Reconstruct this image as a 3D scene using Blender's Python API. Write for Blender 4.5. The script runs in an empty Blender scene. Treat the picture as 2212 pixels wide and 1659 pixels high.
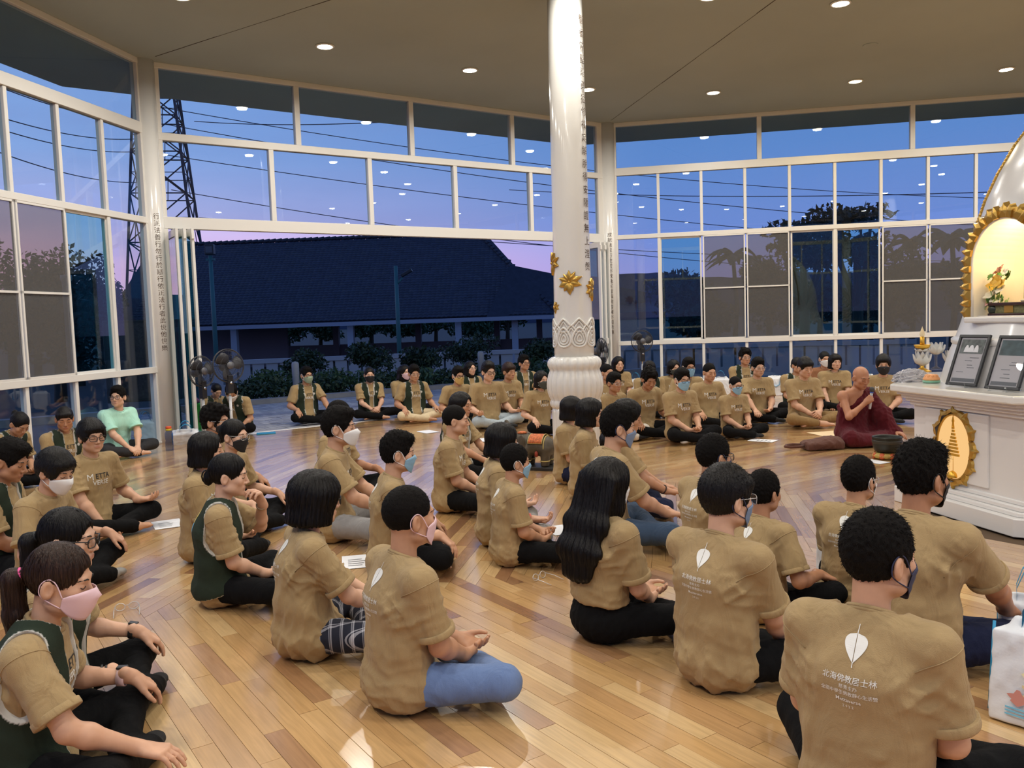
import bpy, math, random
import numpy as np
from mathutils import Vector, Matrix
from mathutils.bvhtree import BVHTree

scene = bpy.context.scene
COL = scene.collection
PI = math.pi

# ------------------------------------------------------------------ camera
FOC = 1832.0                      # focal length in pixels of the 2212 x 1659 frame
PITCH, ROLL, CAM_H = math.radians(4.272), math.radians(-1.915), 1.5
_fw = np.array([0, math.cos(PITCH), -math.sin(PITCH)])
_up = np.array([0, math.sin(PITCH), math.cos(PITCH)])
_rt = np.array([1.0, 0, 0])
CR = _rt*math.cos(ROLL) + _up*math.sin(ROLL)
CU = _up*math.cos(ROLL) - _rt*math.sin(ROLL)
CF = _fw
cam_data = bpy.data.cameras.new('camera')
cam = bpy.data.objects.new('camera', cam_data)
COL.objects.link(cam)
cam_data.sensor_width = 36.0
cam_data.lens = FOC*36.0/2212.0
cam_data.clip_start = 0.05
cam_data.clip_end = 3000
cam.matrix_world = Matrix(((CR[0], CU[0], -CF[0], 0), (CR[1], CU[1], -CF[1], 0), (CR[2], CU[2], -CF[2], CAM_H), (0, 0, 0, 1)))
scene.camera = cam

# ------------------------------------------------------------------ colour management
vs = scene.view_settings
vs.view_transform = 'Standard'
vs.look = 'None'
vs.exposure = 0.0
vs.gamma = 1.0
vs.use_curve_mapping = False

# light paths kept short so the picture renders in reasonable time
cy = scene.cycles
cy.max_bounces = 6; cy.diffuse_bounces = 3; cy.glossy_bounces = 3; cy.transmission_bounces = 4; cy.transparent_max_bounces = 10
cy.adaptive_threshold = .025
cy.caustics_reflective = False; cy.caustics_refractive = False

# ------------------------------------------------------------------ world: dusk sky
world = bpy.data.worlds.new('dusk_sky')
scene.world = world
world.use_nodes = True
wn, wl = world.node_tree.nodes, world.node_tree.links
wn.clear()
w_out = wn.new('ShaderNodeOutputWorld')
w_bg = wn.new('ShaderNodeBackground')
w_bg.inputs['Strength'].default_value = 1.1
w_tc = wn.new('ShaderNodeTexCoord')
w_sep = wn.new('ShaderNodeSeparateXYZ')
wl.new(w_tc.outputs['Generated'], w_sep.inputs[0])
def wramp(stops):
    r = wn.new('ShaderNodeValToRGB')
    els = r.color_ramp.elements
    while len(els) > 1: els.remove(els[-1])
    els[0].position = stops[0][0]; els[0].color = (*stops[0][1], 1)
    for p, c in stops[1:]:
        e = els.new(p); e.color = (*c, 1)
    wl.new(w_sep.outputs['Z'], r.inputs[0])
    return r
# colours by elevation (sine): away from the sunset, and towards it
w_east = wramp([(0.0, (.36, .30, .62)), (.05, (.31, .31, .70)), (.10, (.22, .32, .74)), (.18, (.155, .305, .69)), (.32, (.11, .25, .60)), (.7, (.06, .12, .36))])
w_west = wramp([(0.0, (1.0, .50, .66)), (.07, (1.0, .56, .78)), (.13, (.66, .58, .92)), (.19, (.40, .54, .95)), (.34, (.27, .44, .86)), (.7, (.10, .18, .45))])
w_az = wn.new('ShaderNodeVectorMath'); w_az.operation = 'DOT_PRODUCT'
w_az.inputs[1].default_value = (-.80, .60, 0)         # the sunset lies to the left of the view
wl.new(w_tc.outputs['Generated'], w_az.inputs[0])
w_map = wn.new('ShaderNodeMapRange')
w_map.inputs['From Min'].default_value = .45
w_map.inputs['From Max'].default_value = 1.0
wl.new(w_az.outputs['Value'], w_map.inputs['Value'])
w_mix = wn.new('ShaderNodeMixRGB')
wl.new(w_map.outputs[0], w_mix.inputs[0])
wl.new(w_east.outputs[0], w_mix.inputs[1])
wl.new(w_west.outputs[0], w_mix.inputs[2])
# soft streaky cloud
w_mp = wn.new('ShaderNodeMapping'); w_mp.inputs['Scale'].default_value = (1.6, 1.6, 9.0)
wl.new(w_tc.outputs['Generated'], w_mp.inputs[0])
w_no = wn.new('ShaderNodeTexNoise')
w_no.inputs['Scale'].default_value = 2.6; w_no.inputs['Detail'].default_value = 5; w_no.inputs['Roughness'].default_value = .55
wl.new(w_mp.outputs[0], w_no.inputs['Vector'])
w_cr = wn.new('ShaderNodeMapRange')
w_cr.inputs['From Min'].default_value = .40; w_cr.inputs['From Max'].default_value = .72
w_cr.inputs['To Max'].default_value = .55
wl.new(w_no.outputs['Fac'], w_cr.inputs['Value'])
w_cm = wn.new('ShaderNodeMath'); w_cm.operation = 'MULTIPLY'
wl.new(w_cr.outputs[0], w_cm.inputs[0]); wl.new(w_map.outputs[0], w_cm.inputs[1])
w_mix2 = wn.new('ShaderNodeMixRGB')
w_mix2.inputs[2].default_value = (.26, .32, .66, 1)
wl.new(w_cm.outputs[0], w_mix2.inputs[0]); wl.new(w_mix.outputs[0], w_mix2.inputs[1])
wl.new(w_mix2.outputs[0], w_bg.inputs['Color'])
wl.new(w_bg.outputs[0], w_out.inputs['Surface'])

# ------------------------------------------------------------------ the hall's plan
HC = np.array([4.118, 5.784])           # centre of the octagon
APO = 9.81                              # centre to wall
HALF = APO*math.tan(PI/8)
CEIL = 5.10
CA = np.array([4.46, 6.24]); AANG = math.radians(192)      # altar centre and the direction its front face looks
WALL_ANG = [169.5 - 45*k for k in range(8)]       # outward normals, 0 = left wall, 1 = door wall, 2 = right wall

def ray(x, y): return CR*(x-1106)/FOC + CU*(829.5-y)/FOC + CF
def at_z(x, y, z):
    v = ray(x, y); t = (z-CAM_H)/v[2]
    return np.array([v[0]*t, v[1]*t, z])
def at_d(x, y, d):
    v = ray(x, y); t = d/math.hypot(v[0], v[1])
    return np.array([v[0]*t, v[1]*t, CAM_H+v[2]*t])
def wall_frame(k):
    a = math.radians(WALL_ANG[k])
    n = np.array([math.cos(a), math.sin(a)]); t = np.array([n[1], -n[0]])
    return n, t
def on_wall(k, s, z, out=0.0):
    n, t = wall_frame(k)
    p = HC + n*(APO+out) + t*s
    return (p[0], p[1], z)

# lamps of the hall: downlights in two octagonal rings (their fittings are built further down)
RING = []
for k in range(8):
    n, t = wall_frame(k)
    for s in (-2.19, 0, 2.19): RING.append((HC + n*8.07 + t*s, 'outer', k, s))
    for s in (-.92, .92): RING.append((HC + n*4.4 + t*s, 'inner', k, s))
LAMP_W_OUT, LAMP_W_IN = 47.0, 29.0
for i, (p, ring, k, s) in enumerate(RING):
    ld = bpy.data.lights.new('downlight_lamp', 'AREA')
    ld.shape = 'DISK'; ld.size = .15
    ld.energy = LAMP_W_OUT if ring == 'outer' else LAMP_W_IN
    ld.color = (1.0, .84, .55) if (ring == 'outer' and k == 2 and s == 0) else (1.0, .965, .90)
    ld.spread = math.radians(168)
    lo = bpy.data.objects.new('downlight_lamp', ld)
    lo.location = (p[0], p[1], CEIL-.035)
    COL.objects.link(lo)

# ------------------------------------------------------------------ helpers
def tag(o, label=None, cat=None, group=None, kind=None):
    if label: o['label'] = label
    if cat: o['category'] = cat
    if group: o['group'] = group
    if kind: o['kind'] = kind
    return o

def empty(name, loc=(0, 0, 0), rz=0.0, parent=None):
    o = bpy.data.objects.new(name, None)
    o.empty_display_size = .1
    o.location = loc; o.rotation_euler = (0, 0, rz)
    COL.objects.link(o)
    if parent: o.parent = parent
    return o

def np_mesh(name, V, F, smooth=True):
    """V (n,3) array, F (m,4) or (m,3) int array"""
    me = bpy.data.meshes.new(name)
    V = np.asarray(V, np.float32); F = np.asarray(F, np.int32)
    m, c = F.shape
    me.vertices.add(len(V)); me.vertices.foreach_set('co', V.ravel())
    me.loops.add(m*c); me.loops.foreach_set('vertex_index', F.ravel())
    me.polygons.add(m)
    me.polygons.foreach_set('loop_start', np.arange(0, m*c, c, dtype=np.int32))
    me.update(calc_edges=True)
    if smooth: me.polygons.foreach_set('use_smooth', np.ones(m, bool))
    return me

def obj(name, me, mat=None, parent=None):
    o = bpy.data.objects.new(name, me)
    if mat is not None and len(me.materials) == 0: me.materials.append(mat)
    COL.objects.link(o)
    if parent: o.parent = parent
    return o

class MB:
    """collects simple shapes into ONE mesh"""
    def __init__(s): s.v = []; s.f = []; s.mi = []; s.sm = []
    def add(s, V, F, mi=0, smooth=False):
        b = len(s.v); s.v.extend([tuple(map(float, p)) for p in V])
        for f in F: s.f.append(tuple(b+i for i in f)); s.mi.append(mi); s.sm.append(smooth)
        return s
    def box(s, lo, hi, mi=0, M=None):
        (x0, y0, z0), (x1, y1, z1) = lo, hi
        V = [(x0,y0,z0),(x1,y0,z0),(x1,y1,z0),(x0,y1,z0),(x0,y0,z1),(x1,y0,z1),(x1,y1,z1),(x0,y1,z1)]
        if M is not None: V = [tuple(M @ Vector(p)) for p in V]
        return s.add(V, [(0,3,2,1),(4,5,6,7),(0,1,5,4),(1,2,6,5),(2,3,7,6),(3,0,4,7)], mi)
    def prism(s, poly, z0, z1, mi=0, M=None):
        n = len(poly)
        V = [(p[0], p[1], z0) for p in poly] + [(p[0], p[1], z1) for p in poly]
        if M is not None: V = [tuple(M @ Vector(p)) for p in V]
        F = [tuple(range(n-1, -1, -1)), tuple(range(n, 2*n))] + [(i, (i+1) % n, n+(i+1) % n, n+i) for i in range(n)]
        return s.add(V, F, mi)
    def tube(s, pts, r, n=8, mi=0, closed=False, caps=True, smooth=True):
        P = [Vector(p) for p in pts]; m = len(P)
        rr = r if isinstance(r, (list, tuple)) else [r]*m
        V = []; prev = None
        for i in range(m):
            a = P[i-1] if (i > 0 or closed) else P[i]
            b = P[(i+1) % m] if (i < m-1 or closed) else P[i]
            d = (b-a)
            if d.length < 1e-9: d = Vector((0, 0, 1))
            d.normalize()
            if prev is None:
                u = d.orthogonal().normalized()
            else:
                u = prev - d*prev.dot(d)
                u = u.normalized() if u.length > 1e-6 else d.orthogonal().normalized()
            prev = u
            w = d.cross(u)
            for j in range(n):
                t = 2*PI*j/n
                V.append(P[i] + (u*math.cos(t) + w*math.sin(t))*rr[i])
        F = []
        last = m if closed else m-1
        for i in range(last):
            i2 = (i+1) % m
            for j in range(n):
                F.append((i*n+j, i*n+(j+1) % n, i2*n+(j+1) % n, i2*n+j))
        s.add(V, F, mi, smooth)
        if caps and not closed:
            b = len(s.v) - m*n
            s.f.append(tuple(b+j for j in range(n-1, -1, -1))); s.mi.append(mi); s.sm.append(False)
            s.f.append(tuple(b+(m-1)*n+j for j in range(n))); s.mi.append(mi); s.sm.append(False)
        return s
    def lathe(s, prof, n=24, c=(0, 0, 0), mi=0, smooth=True, rib=None, a0=0.0):
        """prof: (radius, z) list; rib(theta, i) scales the radius"""
        V = []; m = len(prof)
        for i, (r, z) in enumerate(prof):
            for j in range(n):
                t = a0 + 2*PI*j/n
                q = r*(rib(t, i) if rib else 1)
                V.append((c[0]+q*math.cos(t), c[1]+q*math.sin(t), c[2]+z))
        F = [(i*n+j, i*n+(j+1) % n, (i+1)*n+(j+1) % n, (i+1)*n+j) for i in range(m-1) for j in range(n)]
        s.add(V, F, mi, smooth)
        b = len(s.v)-m*n
        if prof[0][0] > 1e-5: s.f.append(tuple(b+j for j in range(n-1, -1, -1))); s.mi.append(mi); s.sm.append(False)
        if prof[-1][0] > 1e-5: s.f.append(tuple(b+(m-1)*n+j for j in range(n))); s.mi.append(mi); s.sm.append(False)
        return s
    def mesh(s, name):
        me = bpy.data.meshes.new(name)
        me.from_pydata(s.v, [], s.f)
        me.polygons.foreach_set('material_index', s.mi)
        me.polygons.foreach_set('use_smooth', s.sm)
        me.update()
        return me
    def build(s, name, mat=None, parent=None, bevel=0.0, seg=2):
        me = s.mesh(name)
        ms = mat if isinstance(mat, (list, tuple)) else [mat]
        for m in ms:
            if m: me.materials.append(m)
        o = bpy.data.objects.new(name, me)
        COL.objects.link(o)
        if parent: o.parent = parent
        if bevel:
            b = o.modifiers.new('bevel', 'BEVEL'); b.width = bevel; b.segments = seg; b.limit_method = 'ANGLE'; b.angle_limit = math.radians(40)
        return o

def copy_tree(o, parent=None):
    c = o.copy(); COL.objects.link(c); c.parent = parent
    for ch in list(o.children): copy_tree(ch, c)
    return c

# ------------------------------------------------------------------ materials
def srgb(r, g, b):
    f = lambda c: ((c/255+.055)/1.055)**2.4 if c/255 > .04045 else c/255/12.92
    return (f(r), f(g), f(b))
_M = {}
def mat(name, col, rough=.5, metal=0.0, spec=.5, noise=0.0, nscale=6.0, bump=0.0, bscale=80.0, bstretch=(1, 1, 1), coat=0.0, sheen=0.0, emit=None, estr=0.0, attr=None, trans=0.0, sss=0.0, alpha=1.0, wrinkle=0.0):
    if name in _M: return _M[name]
    m = bpy.data.materials.new(name); m.use_nodes = True
    nt = m.node_tree; N, L = nt.nodes, nt.links
    b = N['Principled BSDF']
    b.inputs['Base Color'].default_value = (*col, 1)
    b.inputs['Roughness'].default_value = rough
    b.inputs['Metallic'].default_value = metal
    b.inputs['Specular IOR Level'].default_value = spec
    b.inputs['Coat Weight'].default_value = coat
    b.inputs['Coat Roughness'].default_value = .12
    b.inputs['Sheen Weight'].default_value = sheen
    b.inputs['Transmission Weight'].default_value = trans
    b.inputs['Alpha'].default_value = alpha
    if sss:
        b.inputs['Subsurface Weight'].default_value = sss
        b.inputs['Subsurface Radius'].default_value = (.012, .005, .003)
        b.inputs['Subsurface Scale'].default_value = 1.0
    if emit:
        b.inputs['Emission Color'].default_value = (*emit, 1); b.inputs['Emission Strength'].default_value = estr
    src = None
    if attr:
        a = N.new('ShaderNodeAttribute'); a.attribute_name = attr
        src = a.outputs['Color']
    tc = None
    if noise or bump:
        tc = N.new('ShaderNodeTexCoord')
    if noise:
        nz = N.new('ShaderNodeTexNoise'); nz.inputs['Scale'].default_value = nscale; nz.inputs['Detail'].default_value = 4
        L.new(tc.outputs['Object'], nz.inputs['Vector'])
        mr = N.new('ShaderNodeMapRange'); mr.inputs['From Min'].default_value = .3; mr.inputs['From Max'].default_value = .7
        mr.inputs['To Min'].default_value = 1-noise; mr.inputs['To Max'].default_value = 1+noise
        L.new(nz.outputs['Fac'], mr.inputs['Value'])
        mx = N.new('ShaderNodeMixRGB'); mx.blend_type = 'MULTIPLY'; mx.inputs[0].default_value = 1
        mx.inputs[1].default_value = (*col, 1)
        if src: L.new(src, mx.inputs[1])
        L.new(mr.outputs[0], mx.inputs[2])
        src = mx.outputs[0]
    if src: L.new(src, b.inputs['Base Color'])
    if bump:
        mp = N.new('ShaderNodeMapping'); mp.inputs['Scale'].default_value = bstretch
        L.new(tc.outputs['Object'], mp.inputs[0])
        nb = N.new('ShaderNodeTexNoise'); nb.inputs['Scale'].default_value = bscale; nb.inputs['Detail'].default_value = 3
        L.new(mp.outputs[0], nb.inputs['Vector'])
        bp = N.new('ShaderNodeBump'); bp.inputs['Strength'].default_value = bump; bp.inputs['Distance'].default_value = .01
        L.new(nb.outputs['Fac'], bp.inputs['Height']); L.new(bp.outputs[0], b.inputs['Normal'])
        if wrinkle:
            m2 = N.new('ShaderNodeMapping'); m2.inputs['Scale'].default_value = (1.0, 1.0, .38); m2.inputs['Rotation'].default_value = (.25, .35, 0)
            L.new(tc.outputs['Object'], m2.inputs[0])
            n2 = N.new('ShaderNodeTexNoise'); n2.inputs['Scale'].default_value = 13.0; n2.inputs['Detail'].default_value = 2.5; n2.inputs['Distortion'].default_value = 1.2
            L.new(m2.outputs[0], n2.inputs['Vector'])
            b2 = N.new('ShaderNodeBump'); b2.inputs['Strength'].default_value = wrinkle; b2.inputs['Distance'].default_value = .03
            L.new(n2.outputs['Fac'], b2.inputs['Height']); L.new(b2.outputs[0], bp.inputs['Normal'])
    _M[name] = m
    return m

def glass_mat(name, tint, refl=1.0, ior=1.5, rough=0.0):
    """pane: sees through with a tint, mirrors the lit room by Fresnel"""
    if name in _M: return _M[name]
    m = bpy.data.materials.new(name); m.use_nodes = True
    N, L = m.node_tree.nodes, m.node_tree.links
    N.clear()
    o = N.new('ShaderNodeOutputMaterial'); mx = N.new('ShaderNodeMixShader')
    t = N.new('ShaderNodeBsdfTransparent'); t.inputs[0].default_value = (*tint, 1)
    g = N.new('ShaderNodeBsdfGlossy'); g.inputs['Roughness'].default_value = rough; g.inputs[0].default_value = (refl, refl, refl, 1)
    fr = N.new('ShaderNodeFresnel')
    ge = N.new('ShaderNodeNewGeometry'); mr = N.new('ShaderNodeMapRange')      # same mirror strength on both faces of the sheet
    mr.inputs['To Min'].default_value = ior; mr.inputs['To Max'].default_value = 1/ior
    L.new(ge.outputs['Backfacing'], mr.inputs['Value']); L.new(mr.outputs[0], fr.inputs[0])
    L.new(fr.outputs[0], mx.inputs[0]); L.new(t.outputs[0], mx.inputs[1]); L.new(g.outputs[0], mx.inputs[2]); L.new(mx.outputs[0], o.inputs[0])
    _M[name] = m
    return m

def emit_mat(name, col, strength):
    if name in _M: return _M[name]
    m = bpy.data.materials.new(name); m.use_nodes = True
    N, L = m.node_tree.nodes, m.node_tree.links
    N.clear()
    o = N.new('ShaderNodeOutputMaterial'); e = N.new('ShaderNodeEmission')
    e.inputs[0].default_value = (*col, 1); e.inputs[1].default_value = strength
    L.new(e.outputs[0], o.inputs[0])
    _M[name] = m
    return m

WHITE = mat('white_paint', (.74, .72, .67), .32, coat=.15)
WHITE_GLOSS = mat('white_gloss_paint', (.72, .70, .65), .18, coat=.4)
FRAME = mat('white_aluminium', (.76, .74, .69), .35)
GOLD = mat('gold_paint', (.55, .33, .07), .30, metal=.75, bump=.06, bscale=30)
BLACKP = mat('black_plastic', (.012, .012, .013), .35)
GREYP = mat('grey_plastic', (.10, .10, .11), .4)
PAPER = mat('white_paper', (.82, .82, .84), .6)
CHROME = mat('steel', (.6, .6, .62), .25, metal=1)
GLASS = glass_mat('window_glass', (.80, .88, .92))
GLASS_TEAL = glass_mat('teal_window_glass', (.52, .80, .82))
CLEAR = glass_mat('clear_plastic', (.90, .92, .93), ior=1.35, rough=.05)
INK = mat('ink', (.10, .06, .035), .6)

# flat writing: built-in font outlines turned into 2-D triangle meshes (cached)
_txt = {}
def text_mesh(s, size, align='CENTER', vertical=False):
    key = (s, size, align)
    if key in _txt: return _txt[key]
    cu = bpy.data.curves.new('lettering', 'FONT')
    cu.body = s; cu.size = size; cu.align_x = align; cu.align_y = 'CENTER'; cu.resolution_u = 1; cu.offset = size*.010 if (s.isascii() and len(s) > 1) else 0.0
    o = bpy.data.objects.new('lettering', cu); COL.objects.link(o)
    dg = bpy.context.evaluated_depsgraph_get()
    me = bpy.data.meshes.new_from_object(o.evaluated_get(dg))
    V = np.array([v.co[:2] for v in me.vertices]).reshape(-1, 2)
    F = [tuple(p.vertices) for p in me.polygons]
    bpy.data.objects.remove(o); bpy.data.curves.remove(cu); bpy.data.meshes.remove(me)
    _txt[key] = (V, F)
    return _txt[key]
# ================================================================== THE ROOM
rng = random.Random(7)
# ---- floor: slab + wooden planks laid parallel to the eight walls
def oct_pts(apo, c=HC, off=0.0):
    R = apo/math.cos(PI/8)
    return [(c[0]+R*math.cos(math.radians(WALL_ANG[0]+22.5+off-45*k)), c[1]+R*math.sin(math.radians(WALL_ANG[0]+22.5+off-45*k))) for k in range(8)][::-1]
SLAB = mat('floor_bed', (.10, .06, .03), .8)
floor = MB().prism(oct_pts(APO+.12), -.12, -.014).build('floor', SLAB)
tag(floor, 'glossy wooden plank floor of the octagonal hall', 'floor', kind='structure')

def wood(name, col, dark):
    m = bpy.data.materials.new(name); m.use_nodes = True
    N, L = m.node_tree.nodes, m.node_tree.links
    b = N['Principled BSDF']
    at = N.new('ShaderNodeAttribute'); at.attribute_name = 'grain'
    mp = N.new('ShaderNodeMapping'); mp.inputs['Scale'].default_value = (2.2, 38, 1)
    L.new(at.outputs['Vector'], mp.inputs[0])
    nz = N.new('ShaderNodeTexNoise'); nz.inputs['Scale'].default_value = 2.0; nz.inputs['Detail'].default_value = 6; nz.inputs['Distortion'].default_value = .6
    L.new(mp.outputs[0], nz.inputs['Vector'])
    cr = N.new('ShaderNodeValToRGB')
    cr.color_ramp.elements[0].position = .3; cr.color_ramp.elements[0].color = (*dark, 1)
    cr.color_ramp.elements[1].position = .68; cr.color_ramp.elements[1].color = (*col, 1)
    L.new(nz.outputs['Fac'], cr.inputs[0]); L.new(cr.outputs[0], b.inputs['Base Color'])
    n2 = N.new('ShaderNodeTexNoise'); n2.inputs['Scale'].default_value = 1.3; n2.inputs['Detail'].default_value = 3
    L.new(at.outputs['Vector'], n2.inputs['Vector'])
    rr = N.new('ShaderNodeMapRange'); rr.inputs['To Min'].default_value = .16; rr.inputs['To Max'].default_value = .34
    L.new(n2.outputs['Fac'], rr.inputs['Value']); L.new(rr.outputs[0], b.inputs['Roughness'])
    b.inputs['Specular IOR Level'].default_value = .6
    b.inputs['Coat Weight'].default_value = .95; b.inputs['Coat Roughness'].default_value = .17
    return m
WOODS = [wood('wood_%s' % nm, srgb(*c), tuple(x*.80 for x in srgb(*c))) for nm, c in
         (('honey', (206, 166, 114)), ('straw', (214, 178, 126)), ('oak', (196, 154, 102)), ('tan', (188, 146, 98)),
          ('amber', (200, 158, 104)), ('brown', (170, 126, 86)), ('rose', (180, 138, 102)), ('walnut', (150, 108, 76)))]
WOOD_W = [6, 5, 6, 5, 6, 3, 2, 1]

def clip_poly(poly, nx, ny, d):
    """keep points with n.p <= d"""
    out = []
    for i in range(len(poly)):
        a, b = poly[i], poly[(i+1) % len(poly)]
        da, db = nx*a[0]+ny*a[1]-d, nx*b[0]+ny*b[1]-d
        if da <= 0: out.append(a)
        if da*db < 0:
            t = da/(da-db); out.append((a[0]+(b[0]-a[0])*t, a[1]+(b[1]-a[1])*t))
    return out
PW, GAP = .082, .0009
planks = []
a0 = 1.15
nrow = int((APO-a0)/PW)
for k in range(8):
    n, t = wall_frame(k); nl, _ = wall_frame((k-1) % 8); nr, _ = wall_frame((k+1) % 8)
    for j in range(nrow+1):
        lo, hi = a0+j*PW, min(a0+(j+1)*PW, APO)
        if hi-lo < .01: continue
        s = -hi*math.tan(PI/8) - .1 - rng.random()*.7
        end = hi*math.tan(PI/8) + .1
        while s < end:
            ln = rng.choice((.46, .55, .62, .75, .9, 1.05))
            q = []
            for aa, ss in ((lo+GAP, s+GAP), (lo+GAP, s+ln-GAP), (hi-GAP, s+ln-GAP), (hi-GAP, s+GAP)):
                q.append((n[0]*aa+t[0]*ss, n[1]*aa+t[1]*ss))
            # interlocked ends where two sectors meet: every other row runs through
            dl, dr = (hi, lo) if j % 2 == 0 else (lo, hi)
            q = clip_poly(q, nl[0], nl[1], dl-GAP)
            if q: q = clip_poly(q, nr[0], nr[1], dr-GAP)
            if len(q) >= 3:
                ar = abs(sum(q[i][0]*q[(i+1) % len(q)][1]-q[(i+1) % len(q)][0]*q[i][1] for i in range(len(q))))/2
                if ar > .0006: planks.append((k, [(p[0]+HC[0], p[1]+HC[1]) for p in q], t, n))
            s += ln
def on_screen(p):
    d = np.array([p[0], p[1], -CAM_H]); z = d@CF
    if z < .3: return None
    x, y = 1106+FOC*(d@CR)/z, 829.5-FOC*(d@CU)/z
    return (x, y, z) if (-60 < x < 2272 and 600 < y < 1720) else None
vis = []
for i, (k, q, t, n) in enumerate(planks):
    c = (sum(p[0] for p in q)/len(q), sum(p[1] for p in q)/len(q))
    sc = on_screen(c)
    if sc: vis.append((sc[2], i))
vis.sort()
near = set(i for _, i in vis[:300])
def plank_geo(k, q, t, n, seed):
    r = random.Random(seed)
    dz = r.uniform(-.0004, .0004)
    m = len(q); ox, oy = r.uniform(0, 50), r.uniform(0, 50)
    V = [(p[0], p[1], dz) for p in q] + [(p[0], p[1], -.013) for p in q]
    F = [tuple(range(m))] + [(i, m+i, m+(i+1) % m, (i+1) % m) for i in range(m)]
    # make the top face upward
    ar = sum(q[i][0]*q[(i+1) % m][1]-q[(i+1) % m][0]*q[i][1] for i in range(m))
    if ar < 0: F = [tuple(reversed(f)) for f in F]
    G = [(p[0]*t[0]+p[1]*t[1]+ox, p[0]*n[0]+p[1]*n[1]+oy, ox) for p in q]*2
    return V, F, G
rest_v, rest_f, rest_g, rest_m = [], [], [], []
for i, (k, q, t, n) in enumerate(planks):
    V, F, G = plank_geo(k, q, t, n, i)
    mi = random.Random(i*3+1).choices(range(8), WOOD_W)[0]
    if i in near:
        me = bpy.data.meshes.new('plank'); me.from_pydata(V, [], F)
        at = me.attributes.new('grain', 'FLOAT_VECTOR', 'POINT'); at.data.foreach_set('vector', [c for g in G for c in g])
        obj('plank', me, WOODS[mi], floor)
    else:
        b = len(rest_v); rest_v += V; rest_g += G
        for f in F: rest_f.append(tuple(b+x for x in f)); rest_m.append(mi)
me = bpy.data.meshes.new('plank_field'); me.from_pydata(rest_v, [], rest_f)
for w in WOODS: me.materials.append(w)
me.polygons.foreach_set('material_index', rest_m)
at = me.attributes.new('grain', 'FLOAT_VECTOR', 'POINT'); at.data.foreach_set('vector', [c for g in rest_g for c in g])
o = obj('plank_field', me, None, floor); o['kind'] = 'stuff'

# ---- ceiling slab with its overhang, radial joints
CEILM = mat('ceiling_paint', srgb(168, 176, 172), .75, noise=.05, nscale=.6)
ceiling = MB().prism(oct_pts(APO+1.75), CEIL, CEIL+.35).build('ceiling', CEILM)
tag(ceiling, 'flat beige ceiling slab with radial joints running out past the glass walls', 'ceiling', kind='structure')
JOINT = mat('dark_joint', (.07, .05, .035), .9)  # dark tone of the cracked joint lines
for k in range(8):
    a = math.radians(WALL_ANG[k]-22.5)
    M = Matrix.Translation((HC[0], HC[1], 0)) @ Matrix.Rotation(a, 4, 'Z')
    m = MB(); x = 2.0
    while x < 10.3:                       # a hairline crack of uneven width
        x2 = min(10.3, x+rng.uniform(.3, .9)); w = rng.uniform(.003, .007); dy = rng.uniform(-.004, .004)
        m.box((x, dy-w, CEIL-.002), (x2, dy+w, CEIL+.01), M=M); x = x2
    m.build('ceiling_joint', JOINT, ceiling)
# blank round cover plate on the ceiling
p = at_z(1880, 97, CEIL)
o = MB().lathe([(.10, 0), (.10, -.006), (.085, -.010), (.0, -.010)], 28, (p[0], p[1], CEIL)).build('ceiling_cover_plate', CEILM, ceiling)

# ---- downlight fittings
LED = emit_mat('led_white', (1.0, .90, .74), 34.0)
LEDW = emit_mat('led_warm', (1.0, .80, .38), 30.0)
fit_rim = MB().lathe([(.115, 0), (.122, -.006), (.118, -.016), (.098, -.020), (.094, -.004)], 28).mesh('rim')
fit_dif = MB().lathe([(.095, -.010), (.085, -.018), (.05, -.024), (.0, -.026)], 28).mesh('diffuser')
fit_dif2 = fit_dif.copy()
fit_rim.materials.append(WHITE); fit_dif.materials.append(LED); fit_dif2.materials.append(LEDW)
side_nm = ['left glass wall', 'door wall', 'right glass wall', 'far right wall', 'wall right of the camera', 'wall behind the altar side', 'wall behind the camera', 'wall left of the camera']
pos_nm = {-2.19: 'left-hand', 0: 'middle', 2.19: 'right-hand', -.92: 'left-hand', .92: 'right-hand'}
for p, ring, k, s in RING:
    d = empty('ceiling_downlight', (p[0], p[1], CEIL))
    o = obj('rim', fit_rim, None, d)
    warm = ring == 'outer' and k == 2 and s == 0
    o = obj('diffuser', fit_dif2 if warm else fit_dif, None, d)
    if warm: lab = 'yellowish round downlight, middle of the ceiling row along the right glass wall'
    elif ring == 'outer': lab = 'outer-ring white downlight, %s one along the %s' % (pos_nm[s], side_nm[k])
    else: lab = 'inner-ring white downlight, %s one facing the %s' % (pos_nm[s], side_nm[k])
    tag(d, lab, 'downlight', 'round downlights in the ceiling')

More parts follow.
